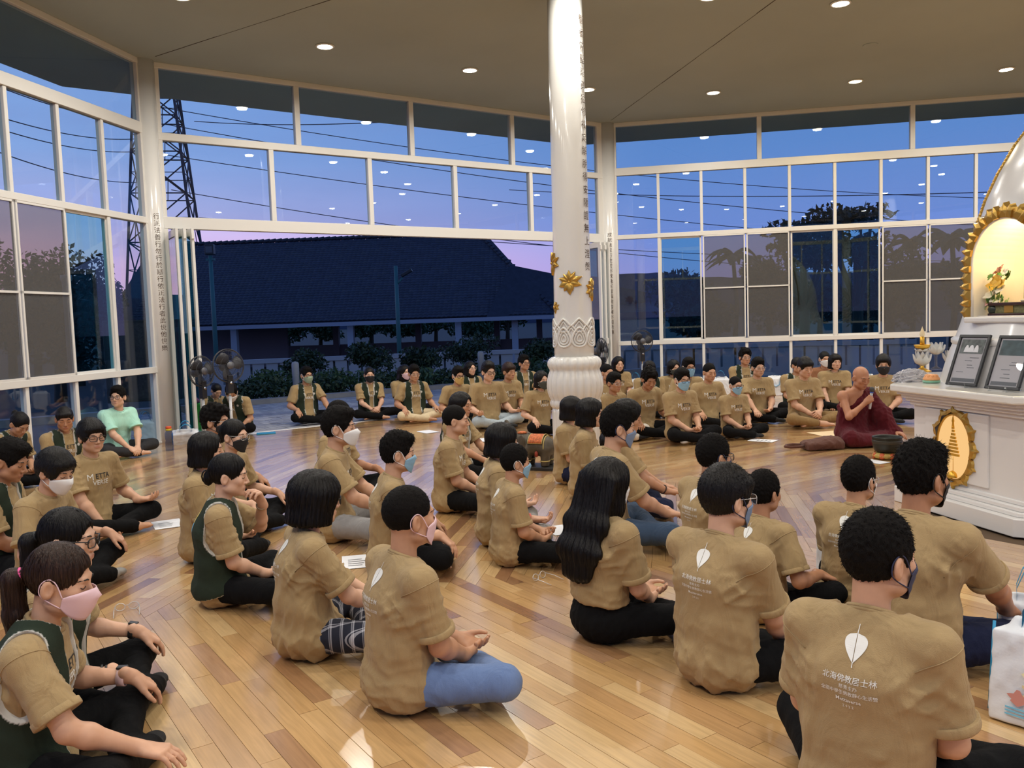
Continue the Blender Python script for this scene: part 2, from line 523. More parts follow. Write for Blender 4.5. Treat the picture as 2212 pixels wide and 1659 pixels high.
# ---- corner columns
VERSE = {0: '行正法善行勿行於惡行依正法行者此世他世樂', 1: '成就諸戒行住於不放逸正智解脫者魔不知所趣'}
def lettering_on_column(chars, cx, cy, rad, ang, z_top, step, size, parent, name='column_lettering'):
    """a column of characters printed on a round shaft, facing angle ang"""
    vv, ff = [], []
    for i, ch in enumerate(chars):
        V, F = text_mesh(ch, size)
        b = len(vv)
        for u, v in V:
            th = ang + u/rad
            vv.append((cx+(rad+.0025)*math.cos(th), cy+(rad+.0025)*math.sin(th), z_top-i*step+v))
        ff += [tuple(b+x for x in f) for f in F]
    me = bpy.data.meshes.new(name); me.from_pydata(vv, [], ff); me.update()
    return obj(name, me, INK, parent)
for k in range(8):
    a = math.radians(WALL_ANG[k]-22.5)
    R = HALF/math.sin(PI/8)
    cx, cy = HC[0]+(R-.03)*math.cos(a), HC[1]+(R-.03)*math.sin(a)
    col_ = MB().lathe([(.145, 0), (.145, CEIL)], 36, (cx, cy, 0)).build('corner_column', mat('column_paint', (.86, .84, .79), .2, coat=.4))
    lab = {0: 'white round corner column with vertical lettering, left of the open doorway', 1: 'white round corner column with vertical lettering, right of the open doorway'}.get(k, 'plain white round corner column between the %s and the %s' % (side_nm[k], side_nm[(k+1) % 8]))
    tag(col_, lab, 'column', kind='structure')
    if k in VERSE:
        face = math.atan2(-cy, -cx)
        if k == 0: lettering_on_column(VERSE[0], cx, cy, .145, face+.38, 3.04, .0925, .085, col_)
        else: lettering_on_column(VERSE[1], cx, cy, .145, face+.10, 3.03, .0955, .085, col_)

# ---- window walls
SCREEN = bpy.data.materials.new('insect_screen'); SCREEN.use_nodes = True      # grey mesh: part see-through, part lit cloth
_N, _L = SCREEN.node_tree.nodes, SCREEN.node_tree.links
_N.clear()
_o, _m, _t, _d = _N.new('ShaderNodeOutputMaterial'), _N.new('ShaderNodeMixShader'), _N.new('ShaderNodeBsdfTransparent'), _N.new('ShaderNodeBsdfDiffuse')
_m.inputs[0].default_value = .50; _d.inputs[0].default_value = (.15, .145, .14, 1)
_L.new(_t.outputs[0], _m.inputs[1]); _L.new(_d.outputs[0], _m.inputs[2]); _L.new(_m.outputs[0], _o.inputs[0])
ROWZ = dict(b0=0.0, sill0=.96, sill1=1.04, mid0=2.95, mid1=3.03, up0=4.13, up1=4.27, top=5.03)
XS = [-3.9+.78*i for i in range(11)]
MUL = .026
def wmat(k):
    n, t = wall_frame(k)
    return Matrix(((t[0], n[0], 0, HC[0]+n[0]*APO), (t[1], n[1], 0, HC[1]+n[1]*APO), (0, 0, 1, 0), (0, 0, 0, 1)))
def pane(k, root, s0, s1, z0, z1, y=0.0, m=None, name='pane'):
    o = MB().box((s0, y-.004, z0), (s1, y+.004, z1), M=wmat(k)).build(name, m or GLASS, root)
    return o
def frame_bars(bars, k, root, name='frame', bevel=.004):
    mb = MB(); M = wmat(k)
    for (s0, s1, z0, z1, y0, y1) in bars: mb.box((s0, y0, z0), (s1, y1, z1), M=M)
    return mb.build(name, FRAME, root, bevel=bevel, seg=1)
wlabel = {0: 'tall white-framed window wall on the left with sliding sashes and insect screens',
          2: 'tall white-framed window wall behind the monk with sliding sashes and insect screens'}
for k in range(8):
    if k == 1: continue
    root = empty('window_%d' % (k+1))
    tag(root, wlabel.get(k, 'white-framed window wall out of view, %s' % side_nm[k]), 'window', kind='structure')
    full = k in (0, 2)
    D0, D1 = -.05, .05
    # horizontal beams
    for z0, z1 in ((0, .03), (ROWZ['sill0'], ROWZ['sill1']), (ROWZ['mid0'], ROWZ['mid1']), (ROWZ['up0'], ROWZ['up1']), (ROWZ['top'], CEIL)):
        frame_bars([(-4.0, 4.0, z0, z1, D0-.005, D1)], k, root, 'beam')
    # jambs and mullions
    bars = [(-4.0, -3.88, 0, CEIL, D0, D1), (3.88, 4.0, 0, CEIL, D0, D1)]
    for x in (-1.3, 1.3): bars.append((x-.04, x+.04, ROWZ['up1'], ROWZ['top'], D0, D1))
    for z0, z1 in ((.03, ROWZ['sill0']), (ROWZ['mid1'], ROWZ['up0'])):
        for x in XS[1:-1]: bars.append((x-MUL, x+MUL, z0, z1, D0+.012, D1-.01))
    for x in (XS[1], XS[5], XS[9]): bars.append((x-.03, x+.03, ROWZ['sill1'], ROWZ['mid0'], D0+.005, D1))
    frame_bars(bars, k, root, 'mullions')
    for x0, x1 in ((-3.88, -1.34), (-1.26, 1.26), (1.34, 3.88)): pane(k, root, x0, x1, ROWZ['up1'], ROWZ['top'])
    if not full:
        pane(k, root, -3.88, 3.88, ROWZ['mid1'], ROWZ['up0']); pane(k, root, -3.88, 3.88, ROWZ['sill1'], ROWZ['mid0']); pane(k, root, -3.88, 3.88, .03, ROWZ['sill0'])
        continue
    for i in range(10):
        x0, x1 = XS[i]+MUL, XS[i+1]-MUL
        pane(k, root, x0, x1, ROWZ['mid1'], ROWZ['up0'])
        pane(k, root, x0, x1, .03, ROWZ['sill0'])
    for i in (0, 9): pane(k, root, XS[i]+.02, XS[i+1]-.02, ROWZ['sill1'], ROWZ['mid0'])
    # two sliding units: glass, screen, screen, glass
    for u in (1, 5):
        z0, z1 = ROWZ['sill1'], ROWZ['mid0']
        for q in range(4):
            x0, x1 = XS[u+q]+.012, XS[u+q+1]-.012
            scr = q in (1, 2)
            y = -.035 if scr else 0.0
            kind = 'screen_sash' if scr else 'glass_sash'
            sf = empty(kind, parent=root)
            b = .024 if scr else .03
            mb = MB(); M = wmat(k)
            bl = [(x0, x1, z0, z0+b), (x0, x1, z1-b, z1), (x0, x0+b, z0, z1), (x1-b, x1, z0, z1)]
            if scr: bl.append((x0, x1, 1.965, 1.99))
            for (sa, sb, za, zb) in bl: mb.box((sa, y-.018, za), (sb, y+.018, zb), M=M)
            mb.build('sash_frame', FRAME, sf)
            if scr:
                pane(k, sf, x0+b, x1-b, z0+b, 1.965, y, SCREEN, 'insect_screen'); pane(k, sf, x0+b, x1-b, 1.99, z1-b, y, SCREEN, 'insect_screen')
            else:
                pane(k, sf, x0+b, x1-b, z0+b, z1-b, y, GLASS_TEAL)

# ---- the door wall: fixed lights above, folding doors pushed aside
root = empty('window_2')
tag(root, 'two rows of wide fixed panes above the open doorway in the far wall', 'window', kind='structure')
DT = 2.90
for z0, z1 in ((DT, 3.06), (4.08, 4.18), (ROWZ['top'], CEIL)): frame_bars([(-4.0, 4.0, z0, z1, -.055, .05)], 1, root, 'beam')
bars = [(-4.0, -3.86, 0, CEIL, -.05, .05), (3.80, 4.0, 0, CEIL, -.05, .05)]
TOPX = [-3.86, -1.95, -.06, 1.90, 3.80]; R2X = [-3.86, -2.375, -.82, .72, 2.265, 3.80]
for x in TOPX[1:-1]: bars.append((x-.04, x+.04, 4.18, ROWZ['top'], -.05, .05))
for x in R2X[1:-1]: bars.append((x-.035, x+.035, 3.06, 4.08, -.05, .05))
frame_bars(bars, 1, root, 'mullions')
for i in range(4): pane(1, root, TOPX[i], TOPX[i+1], 4.18, ROWZ['top'])
for i in range(5): pane(1, root, R2X[i], R2X[i+1], 3.06, 4.08)
frame_bars([(-4.0, 4.0, -.012, .004, -.03, .03)], 1, root, 'door_track')
for nm, base, sg, lab in (('door_1', -3.84, 1, 'folded white glass door leaves stacked at the left of the open doorway'), ('door_2', 3.80, -1, 'folded white glass door leaves stacked at the right of the open doorway')):
    dr = empty(nm); tag(dr, lab, 'door', kind='structure')
    for i in range(4):
        s = base + sg*(.04+i*.052)
        M = wmat(1) @ Matrix.Translation((s, .06, 0)) @ Matrix.Rotation(sg*math.radians(4 if i % 2 else -3), 4, 'Z')
        leaf = empty('door_leaf', parent=dr)
        mb = MB()
        for (y0, y1, z0, z1) in ((-.40, -.33, .01, DT-.02), (.33, .40, .01, DT-.02), (-.33, .33, .01, .12), (-.33, .33, DT-.12, DT-.02)): mb.box((-.018, y0, z0), (.018, y1, z1), M=M)
        mb.build('leaf_frame', FRAME, leaf, bevel=.003, seg=1)
        MB().box((-.004, -.33, .12), (.004, .33, DT-.12), M=M).build('pane', GLASS_TEAL, leaf)
        if i in (1, 3):
            MB().box((-.025, -.43, 1.02), (.01, -.40, 1.12), M=M).build('hinge', FRAME, leaf)
            MB().box((-.025, -.43, DT-.16), (.01, -.40, DT-.08), M=M).build('hinge', FRAME, leaf)
# ================================================================== PILLAR
def build_pillar(px, py, label, letters=True):
    root = empty('lotus_pillar', (px, py, 0))
    tag(root, label, 'pillar')
    flute = lambda n, d: (lambda t, i: 1 - d*abs(math.sin(n*t/2))**.6*0 - d*(0.5-0.5*math.cos(n*t)))
    NB = 22
    # fluted foot
    def rib_foot(t, i): return 1 - .045*(0.5-0.5*math.cos(NB*t))**2
    MB().lathe([(.255, 0), (.262, .04), (.266, .12), (.268, .30), (.266, .46), (.258, .52)], 176, rib=rib_foot).build('foot', WHITE_GLOSS, root)
    def rib_b(t, i): return 1 - .075*(0.5-0.5*math.cos(NB*t))**2
    prof = []
    for z, r in ((.50, .262), (.53, .284), (.56, .292), (.585, .282), (.60, .278), (.63, .296), (.68, .312), (.75, .320), (.82, .314), (.88, .298), (.915, .284), (.935, .282), (.955, .294), (.985, .306), (1.02, .304), (1.05, .288), (1.072, .262), (1.08, .225)):
        prof.append((r, z))
    MB().lathe(prof, 176, rib=rib_b).build('lotus_bulb', WHITE_GLOSS, root)
    MB().lathe([(.223, 1.05), (.223, 1.25), (.215, 1.5), (.205, 2.2), (.198, 3.4), (.190, CEIL)], 48).build('shaft', WHITE_GLOSS, root)
    def wrap(u, z, r): return (r*math.cos(u), r*math.sin(u), z)
    face = math.atan2(-py, -px)
    # carved drop and chevron band
    for j in range(8):
        u0 = face + .28 + 2*PI*j/8
        mb = MB()
        for sc_, rr in ((1.0, .014), (.66, .011), (.34, .010)):
            pts = []
            for i in range(24):
                t = 2*PI*i/24
                x = .076*sc_*math.sin(t)*(1-.36*math.cos(t)); z = 1.30 - .005 + .100*sc_*math.cos(t)*1.05 - .02*(1-sc_)
                pts.append(wrap(u0+x/.222, z, .226))
            mb.tube(pts, rr, 6, closed=True)
        mb.build('carved_drop', WHITE_GLOSS, root)
        for q, (du, zt, w) in enumerate(((0, 1.50, .085), (PI/8, 1.43, .07))):
            mb = MB()
            for e, rr in ((0, .013), (.032, .010)):
                pts = [wrap(u0+du+s*w*(1-e/.1)/.222, zt-e-(abs(s)**1.15)*.085, .224) for s in (-1, -.75, -.5, -.25, 0, .25, .5, .75, 1)]
                mb.tube(pts, rr, 6)
            mb.build('carved_chevron', WHITE_GLOSS, root)
    # gilded lotus flowers in relief
    def petal_mesh(mb, cu, cz, ang, ln, wd, lift):
        n = 9; V = []; F = []
        for i in range(n):
            s = i/(n-1)
            w = wd*math.sin(PI*min(1, s*.98+.02)**.75)*(1-.15*s) if s < 1 else 0
            for q in (-1, -.5, 0, .5, 1):
                a, b = s*ln, q*w
                du, dz = a*math.sin(ang)+b*math.cos(ang), a*math.cos(ang)-b*math.sin(ang)
                h = .004 + lift*(1-q*q)*math.sin(PI*(.15+.8*s)) + lift*.9*s*s*0.6
                V.append(wrap(cu+du/.215, cz+dz, .212+h))
        for i in range(n-1):
            for q in range(4): F.append((i*5+q, i*5+q+1, (i+1)*5+q+1, (i+1)*5+q))
        b0 = len(V)
        V += [wrap(math.atan2(v[1], v[0]), v[2], .205) for v in V[:]]
        for i in range(n-1): F += [(i*5, (i+1)*5, b0+(i+1)*5, b0+i*5), (i*5+4, b0+i*5+4, b0+(i+1)*5+4, (i+1)*5+4)]
        mb.add(V, F, 0, True)
    def lotus(cu, cz, size):
        fl = empty('gilded_lotus', parent=root)
        for ang, ln, wd, lf in ((0, .12, .034, .020), (.55, .125, .034, .024), (-.6, .105, .030, .018), (1.2, .15, .034, .016), (-1.2, .12, .036, .016), (1.85, .14, .040, .014), (-1.95, .125, .042, .014), (2.75, .10, .042, .016), (-2.6, .11, .04, .014), (3.1, .135, .045, .020)):
            mb = MB(); petal_mesh(mb, cu, cz, ang, ln*size, wd*size, lf*size); mb.build('petal', GOLD, fl)
        MB().lathe([(.0, .02), (.012, .016), (.02, .0)], 12).build('seed', GOLD, fl).matrix_local = Matrix.Translation(wrap(cu, cz, .222)) @ Matrix.Rotation(cu, 4, 'Z') @ Matrix.Rotation(PI/2, 4, 'Y')
    lotus(face-.16, 1.90, 1.05); lotus(face-1.38, 2.12, 1.0); lotus(face+1.30, 1.82, 1.0); lotus(face-1.12, 1.63, .52); lotus(face+2.7, 1.95, 1.0)
    if letters:
        o = lettering_on_column('智者常堅忍勇猛修禪定解脫得安隱證無上涅槃', 0, 0, .206, face+1.02, 4.70, .139, .105, root)
    return root
build_pillar(.71, 9.52, 'white free-standing pillar with gilded lotus reliefs and a ribbed lotus foot')
build_pillar(7.55, 2.05, 'white lotus pillar on the far side of the altar, right of the camera', letters=False)

# ================================================================== ALTAR

def altar_local(p):
    d = np.array([p[0]-CA[0], p[1]-CA[1]]); c, s = math.cos(AANG), math.sin(AANG)
    return np.array([d[0]*c+d[1]*s, -d[0]*s+d[1]*c, p[2]])
def octl(apo): 
    R = apo/math.cos(PI/8)
    return [(R*math.cos(math.radians(22.5+45*k)), R*math.sin(math.radians(22.5+45*k))) for k in range(8)]
ALT = mat('altar_paint', (.74, .72, .69), .28, coat=.3)
TOPM = mat('altar_stone_top', (.76, .74, .69), .18, coat=.4, noise=.04, nscale=9)
altar = empty('altar_counter', (CA[0], CA[1], 0), AANG)
tag(altar, 'white octagonal altar counter with a glowing gold-framed oval medallion', 'altar')
for i, (a, z0, z1) in enumerate(((1.42, 0, .12), (1.37, .12, .15), (1.34, .15, .18), (1.30, .18, .21))):
    MB().prism(octl(a), z0, z1).build('plinth_step', ALT, altar, bevel=.006)
MB().prism(octl(1.285), .21, .80).build('body', ALT, altar)
for i, (a, z0, z1) in enumerate(((1.315, .755, .785), (1.345, .785, .81), (1.375, .81, .835), (1.405, .835, .86))):
    MB().prism(octl(a), z0, z1).build('cornice', ALT, altar, bevel=.006)
MB().prism(octl(1.45), .86, .915).build('counter_top', TOPM, altar, bevel=.012)
for k in range(8):
    M = Matrix.Rotation(math.radians(45*k), 4, 'Z')
    MB().box((1.28, -.315-.08, .24), (1.302, .315-.08, .745), M=M).build('panel', ALT, altar, bevel=.008)
# oval medallion on the face towards the left
def oval(n, a, b): return [(a*math.cos(2*PI*i/n), b*math.sin(2*PI*i/n)) for i in range(n)]
MEDG = emit_mat('medallion_glow', (1.0, .60, .24), .95)
zc = .485
n = 40
ov = oval(n, .140, .205)
o = MB().add([(1.3045, y, zc+z) for y, z in ov], [tuple(range(n))]).build('medallion_panel', MEDG, altar)
o['label'] = 'warm glowing oval panel'
med = empty('medallion_frame', parent=altar)
MB().tube([(1.3080, y*1.03, zc+z*1.03) for y, z in oval(48, .142, .207)], .009, 8, closed=True).build('rim', GOLD, med)
npet = 12
for i in range(npet):
    t = 2*PI*i/npet + PI/2
    cy, cz = .150*math.cos(t), .216*math.sin(t)
    nx_, nz_ = math.cos(t)/.150, math.sin(t)/.216
    ln = math.hypot(nx_, nz_); nx_, nz_ = nx_/ln, nz_/ln
    V = []; F = []
    pts = [(-.058, -.012), (-.056, .016), (-.038, .030), (-.014, .038), (0, .060), (.014, .038), (.038, .030), (.056, .016), (.058, -.012)]
    for u, v in pts: V.append((1.3020, cy+nx_*v-nz_*u, cz+zc+nz_*v+nx_*u))
    for u, v in pts: V.append((1.3220, cy+nx_*v*.86-nz_*u*.86, cz+zc+nz_*v*.86+nx_*u*.86))
    m_ = len(pts)
    V.append((1.3300, cy+nx_*.012, cz+zc+nz_*.012))
    F = [(j, j+1, m_+j+1, m_+j) for j in range(m_-1)] + [(m_+j, m_+j+1, 2*m_) for j in range(m_-1)]
    MB().add(V, F, 0, False).build('petal', GOLD, med)
pag = empty('pagoda_ornament', parent=altar)
GOLDG = mat('gilt_ornament', (.75, .42, .05), .3, metal=.6)
for i in range(8):
    w = .052*(1-i*.115); z = zc-.055+i*.022
    MB().box((1.3060, -w, z), (1.3140, w, z+.015)).build('tier', GOLDG, pag)
MB().lathe([(.010, 0), (.006, .04), (.009, .05), (.003, .08), (0, .11)], 10, (1.3120, 0, zc+.12)).build('spire', GOLDG, pag)
MB().tube([(1.3100, 0, zc-.06), (1.3100, 0, zc-.155)], .002, 6).build('stem', GOLDG, pag)
MB().lathe([(.034, 0), (.034, .012), (.026, .03), (.008, .042), (0, .044)], 16, (1.3150, 0, zc-.195)).build('bell_foot', GOLDG, pag)

for o in (bpy.data.objects['medallion_panel'], med, pag):      # sits a little left of the face's middle
    o.matrix_local = Matrix.Translation((0, -.085, zc)) @ Matrix.Diagonal((1, 1.16, 1.12, 1)) @ Matrix.Translation((0, 0, -zc))
# ---- stupa standing on the counter
stupa = empty('stupa', (CA[0], CA[1], .915), AANG+.035)
tag(stupa, 'white bell-shaped stupa with a warm-lit arched niche edged in gold petals', 'stupa')
Z0 = .915
NY, NZ0, NZS = .285, 1.415, 1.79          # niche half width, sill and spring height
def arch(off=0.0, n=20, base=True):
    pts = [(NY+off, NZ0-off*.6), (NY+off, (NZ0+NZS)/2), ]
    for i in range(n+1):
        t = PI*i/n
        pts.append(((NY+off)*math.cos(t), NZS+(NY*1.08+off)*math.sin(t)))
    pts += [(-NY-off, (NZ0+NZS)/2), (-NY-off, NZ0-off*.6)]
    return pts
def in_niche(y, z): 
    if abs(y) > NY+.02 or z < NZ0: return False
    return z < NZS + 1.08*math.sqrt(max(0, (NY+.02)**2-y*y))
prof = [(1.16, .915), (1.14, 1.0), (1.10, 1.14), (1.06, 1.24), (1.02, 1.36), (.985, 1.48), (.965, 1.6), (.955, 1.75), (.94, 1.92), (.905, 2.1), (.845, 2.3), (.76, 2.5), (.65, 2.7), (.52, 2.88), (.38, 3.02), (.24, 3.12), (.12, 3.17), (.10, 3.2)]
pr2 = []
for i in range(len(prof)-1):
    for q in range(4):
        t = q/4; pr2.append((prof[i][0]*(1-t)+prof[i+1][0]*t, prof[i][1]*(1-t)+prof[i+1][1]*t))
pr2.append(prof[-1])
mb = MB(); NS = 192
V = [(r*math.cos(2*PI*j/NS), r*math.sin(2*PI*j/NS), z-Z0) for r, z in pr2 for j in range(NS)]
F = []
for i in range(len(pr2)-1):
    for j in range(NS):
        f = (i*NS+j, i*NS+(j+1) % NS, (i+1)*NS+(j+1) % NS, (i+1)*NS+j)
        cx = sum(V[x][0] for x in f)/4; cy = sum(V[x][1] for x in f)/4; cz = sum(V[x][2] for x in f)/4
        if cx > 0 and in_niche(cy, cz+Z0): continue
        F.append(f)
mb.add(V, F, 0, True); mb.build('dome', ALT, stupa)
MB().box((-.16, -.16, 3.18-Z0), (.16, .16, 3.40-Z0)).build('harmika', ALT, stupa, bevel=.01)
MB().lathe([(.13, 3.40-Z0), (.15, 3.43-Z0), (.12, 3.5-Z0), (.12, 3.56-Z0), (.09, 3.66-Z0), (.09, 3.72-Z0), (.06, 3.85-Z0), (.03, 4.1-Z0), (.04, 4.13-Z0), (0, 4.3-Z0)], 24).build('spire', GOLD, stupa)
# gold rope meridians and ring mouldings
for q in range(4):
    a = math.radians(-45+90*q)
    pts = []
    for r, z in pr2[26:-4]: pts.append(((r+.008)*math.cos(a), (r+.008)*math.sin(a), z-Z0))
    mb = MB()
    mb.tube(pts, .014, 8)
    for i in range(0, len(pts)-1):
        P, Q = Vector(pts[i]), Vector(pts[i+1])
        for s in (0, .5): 
            c = P.lerp(Q, s)
            mb.lathe([(0, -.018), (.014, -.010), (.018, 0), (.014, .010), (0, .018)], 8, c)
    mb.build('gold_rope', GOLD, stupa)
MB().lathe([(1.07, 1.20-Z0), (1.085, 1.215-Z0), (1.085, 1.245-Z0), (1.06, 1.26-Z0)], 96).build('moulding', ALT, stupa)
# niche: surround, recess, back wall, sill
XF, XB = 1.0, .52
NICHE = mat('niche_plaster', (.86, .80, .66), .6)
ai, ao = arch(0.0), arch(.05)
mb = MB(); V = []; F = []; n_ = len(ai)
for (y, z), (y2, z2) in zip(ai, ao): V += [(XF, y, z-Z0), (XF, y2, z2-Z0), (.72, y2, z2-Z0)]
for i in range(n_-1):
    F += [(i*3, (i+1)*3, (i+1)*3+1, i*3+1), (i*3+1, (i+1)*3+1, (i+1)*3+2, i*3+2)]
MB().add(V, F, 0, True).build('niche_surround', ALT, stupa)
MB().tube([(XF+.005, y, z-Z0) for y, z in arch(.008)], .012, 8).build('niche_rim', ALT, stupa)
V = []; F = []
NBK = 7
for i, (y, z) in enumerate(ai):
    for q in range(NBK):
        t = q/(NBK-1); sh = 1 - .34*t*t
        V.append((XF+(XB-XF)*math.sin(t*PI/2), y*sh, (NZ0+(z-NZ0)*(1-.10*t*t))-Z0))
for i in range(n_-1):
    for q in range(NBK-1): F.append((i*NBK+q, i*NBK+q+1, (i+1)*NBK+q+1, (i+1)*NBK+q))
F.append(tuple(i*NBK+NBK-1 for i in range(n_)))
MB().add(V, F, 0, False).build('niche_recess', NICHE, stupa)
MB().box((XB-.02, -NY-.06, NZ0-.045-Z0), (XF+.035, NY+.06, NZ0-Z0)).build('niche_sill', ALT, stupa, bevel=.012)
# gold petals round the arch
pa = arch(.045, n=60)
acc = [0]
for i in range(1, len(pa)): acc.append(acc[-1]+math.hypot(pa[i][0]-pa[i-1][0], pa[i][1]-pa[i-1][1]))
def along(s):
    for i in range(1, len(pa)):
        if acc[i] >= s or i == len(pa)-1:
            t = (s-acc[i-1])/max(1e-9, acc[i]-acc[i-1])
            a, b = pa[i-1], pa[i]
            tx, tz = b[0]-a[0], b[1]-a[1]; l = math.hypot(tx, tz)
            return a[0]+tx*t, a[1]+tz*t, tx/l, tz/l
NPT = 15
for i in range(NPT):
    for small in (0, 1):
        if small and i == NPT-1: continue
        s = acc[-1]*(i+.5+.5*small)/NPT
        y, z, tx, tz = along(s); nx_, nz_ = tz, -tx
        w, h, x1 = (.060, .075, 1.02) if not small else (.026, .060, 1.035)
        pts = [(-w, -.045), (-w, .012), (-w*.62, .036), (-w*.22, .05), (0, h), (w*.22, .05), (w*.62, .036), (w, .012), (w, -.045)]
        m_ = len(pts)
        V = [(x1-.05, y+nx_*v+tx*u, z-Z0+nz_*v+tz*u) for u, v in pts] + [(x1, y+nx_*v*.85+tx*u*.85, z-Z0+nz_*v*.85+tz*u*.85) for u, v in pts] + [(x1+.012, y+nx_*.01, z-Z0+nz_*.01)]
        F = [(j, j+1, m_+j+1, m_+j) for j in range(m_-1)] + [(m_+j, m_+j+1, 2*m_) for j in range(m_-1)] + [(m_-1, 0, m_, 2*m_-1), (2*m_-1, m_, 2*m_)]
        MB().add(V, F).build('gold_petal', GOLD, stupa)
nl = bpy.data.lights.new('niche_lamp', 'POINT'); nl.energy = 5.0; nl.color = (1.0, .74, .42); nl.shadow_soft_size = .06
no = bpy.data.objects.new('niche_lamp', nl); COL.objects.link(no); no.parent = stupa; no.location = (.82, .05, 1.98-Z0)
# niche contents
def on_altar(x, y, z): 
    c, s = math.cos(AANG), math.sin(AANG)
    return (CA[0]+x*c-y*s, CA[1]+x*s+y*c, z)
st = empty('relic_stand', on_altar(.80, .02, NZ0), AANG)
tag(st, 'dark red and green tiered stand inside the lit niche', 'stand')
MB().box((-.13, -.20, 0), (.15, .20, .022)).build('base', mat('dark_lacquer', (.035, .012, .008), .3), st, bevel=.005)
MB().box((-.11, -.18, .022), (.13, .18, .075)).build('drum', mat('olive_brocade', (.16, .15, .06), .6, noise=.3, nscale=60), st)
MB().box((-.13, -.20, .075), (.15, .20, .098)).build('top', mat('dark_lacquer', (.035, .012, .008), .3), st, bevel=.005)
MB().box((.131, -.06, .024), (.134, .02, .074)).build('gold_plaque', GOLD, st)
rel = empty('relic_casket', on_altar(.80, .10, NZ0+.098), AANG)
tag(rel, 'small gold relic casket under a clear dome on the niche stand', 'casket')
MB().lathe([(.05, 0), (.055, .015), (.035, .03), (.04, .07), (.03, .11), (.012, .13), (.008, .16), (0, .19)], 20).build('casket', GOLD, rel)
MB().lathe([(.075, 0), (.078, .12), (.06, .2), (.03, .235), (0, .245)], 24).build('glass_dome', CLEAR, rel)
MB().lathe([(.0, .0), (.09, .0), (.095, .012), (.085, .02), (0, .02)], 24).build('cushion', mat('cream_satin', (.82, .70, .48), .4), rel)
fm = [mat('yellow_petal', (.85, .50, .06), .5), mat('pink_petal', (.85, .45, .40), .5), mat('cream_petal', (.85, .80, .62), .5), mat('lime_leaf', (.42, .52, .14), .5), mat('green_leaf', (.10, .26, .05), .5)]
fl = empty('flower_arrangement', on_altar(.90, -.19, NZ0), AANG)
tag(fl, 'yellow, pink and white artificial flowers with leaves at the left of the lit niche', 'flowers')
r_ = random.Random(3)
def bloom(parent, c, size, m, npet=5, name='bloom'):
    mb = MB(); ax = Vector((r_.uniform(.4, 1), r_.uniform(-.7, .3), r_.uniform(.1, .9))).normalized()
    u = ax.orthogonal().normalized(); w = ax.cross(u)
    for i in range(npet):
        t = 2*PI*i/npet; d = u*math.cos(t)+w*math.sin(t); sd = ax.cross(d)
        V = []
        for s, wd, h in ((0, .1, 0), (.35, .42, .18), (.7, .40, .32), (1, .04, .30)):
            for q in (-1, 0, 1): V.append(Vector(c)+(d*s+sd*q*wd+ax*(h-.12*abs(q)))*size)
        mb.add(V, [(a*3+b, a*3+b+1, a*3+b+4, a*3+b+3) for a in range(3) for b in range(2)], 0, True)
    return mb.build(name, m, parent)
for (y, z, s, m) in ((.03, .29, .05, 0), (.075, .33, .05, 1), (.00, .22, .055, 0), (.075, .25, .055, 0), (.13, .31, .045, 2), (-.01, .15, .05, 2), (.03, .12, .05, 2), (.09, .19, .045, 2), (-.03, .10, .045, 1), (.05, .17, .04, 2), (.12, .23, .04, 0)):
    bloom(fl, (r_.uniform(-.03, .03), y, z), s, fm[m])
for i in range(16): bloom(fl, (r_.uniform(-.04, .02), r_.uniform(-.06, .15), r_.uniform(.03, .30)), r_.uniform(.03, .05), fm[3+i % 2], 3, 'leaf')
for i in range(5): MB().tube([(0, .04, .0), (r_.uniform(-.03, .03), r_.uniform(-.03, .12), .22)], .003, 5).build('stem', fm[4], fl)
MB().lathe([(.035, 0), (.05, .05), (.04, .08)], 16, (0, .03, 0)).build('pot', mat('dark_pot', (.02, .03, .02), .4), fl)

# ---- things on the counter
TZ = .915
def counter(px, py): return at_z(px, py, TZ)
CRY = glass_mat('crystal', (.86, .88, .86), ior=1.7, rough=.02)
PETW = mat('frosted_crystal', (.86, .86, .82), .2, trans=.35, coat=.5)
def crystal_lotus(parent, c, r, h, n=8, layers=2):
    for L_ in range(layers):
        for i in range(n):
            t = 2*PI*(i+.5*L_)/n; d = Vector((math.cos(t), math.sin(t), 0)); s = Vector((-math.sin(t), math.cos(t), 0))
            V = []
            k = 1-.3*L_
            for q, wd, rr, z in ((0, .12, .25, 0), (1, .36, .7, .22), (2, .34, .92, .58), (3, .05, 1.0, 1.0)):
                for e in (-1, 0, 1): V.append(Vector(c)+d*(rr*r*k-.12*r*abs(e))+s*e*wd*r+Vector((0, 0, z*h*(1+.25*L_))))
            MB().add(V, [(a*3+b, a*3+b+1, a*3+b+4, a*3+b+3) for a in range(3) for b in range(2)], 0, True).build('petal', PETW, parent)
p = counter(1992, 803)
lamp = empty('candle_lamp', (p[0], p[1], TZ))
tag(lamp, 'gold and crystal lotus candle lamp with a flame-shaped bulb on the altar counter', 'lamp')
MB().lathe([(.075, 0), (.078, .008), (.05, .018), (.03, .03), (.016, .04), (.022, .06), (.012, .075), (.02, .10), (.011, .12), (.011, .20)], 24).build('foot', GOLDG, lamp)
crystal_lotus(lamp, (0, 0, .055), .085, .105)
crystal_lotus(lamp, (0, 0, .175), .07, .035, 8, 1)
MB().lathe([(.02, .20), (.06, .215), (.075, .245), (.068, .245), (.03, .225), (.02, .225)], 8).build('gold_cup', GOLDG, lamp)
MB().lathe([(.020, .225), (.020, .315), (.012, .318)], 16).build('candle_tube', GOLDG, lamp)
MB().lathe([(.012, .315), (.022, .335), (.021, .352), (.011, .380), (.004, .398), (0, .412)], 16).build('flame_bulb', mat('warm_bulb', (.8, .68, .45), .15, trans=.5, emit=(1, .75, .4), estr=.15), lamp)
p = counter(2022, 798)
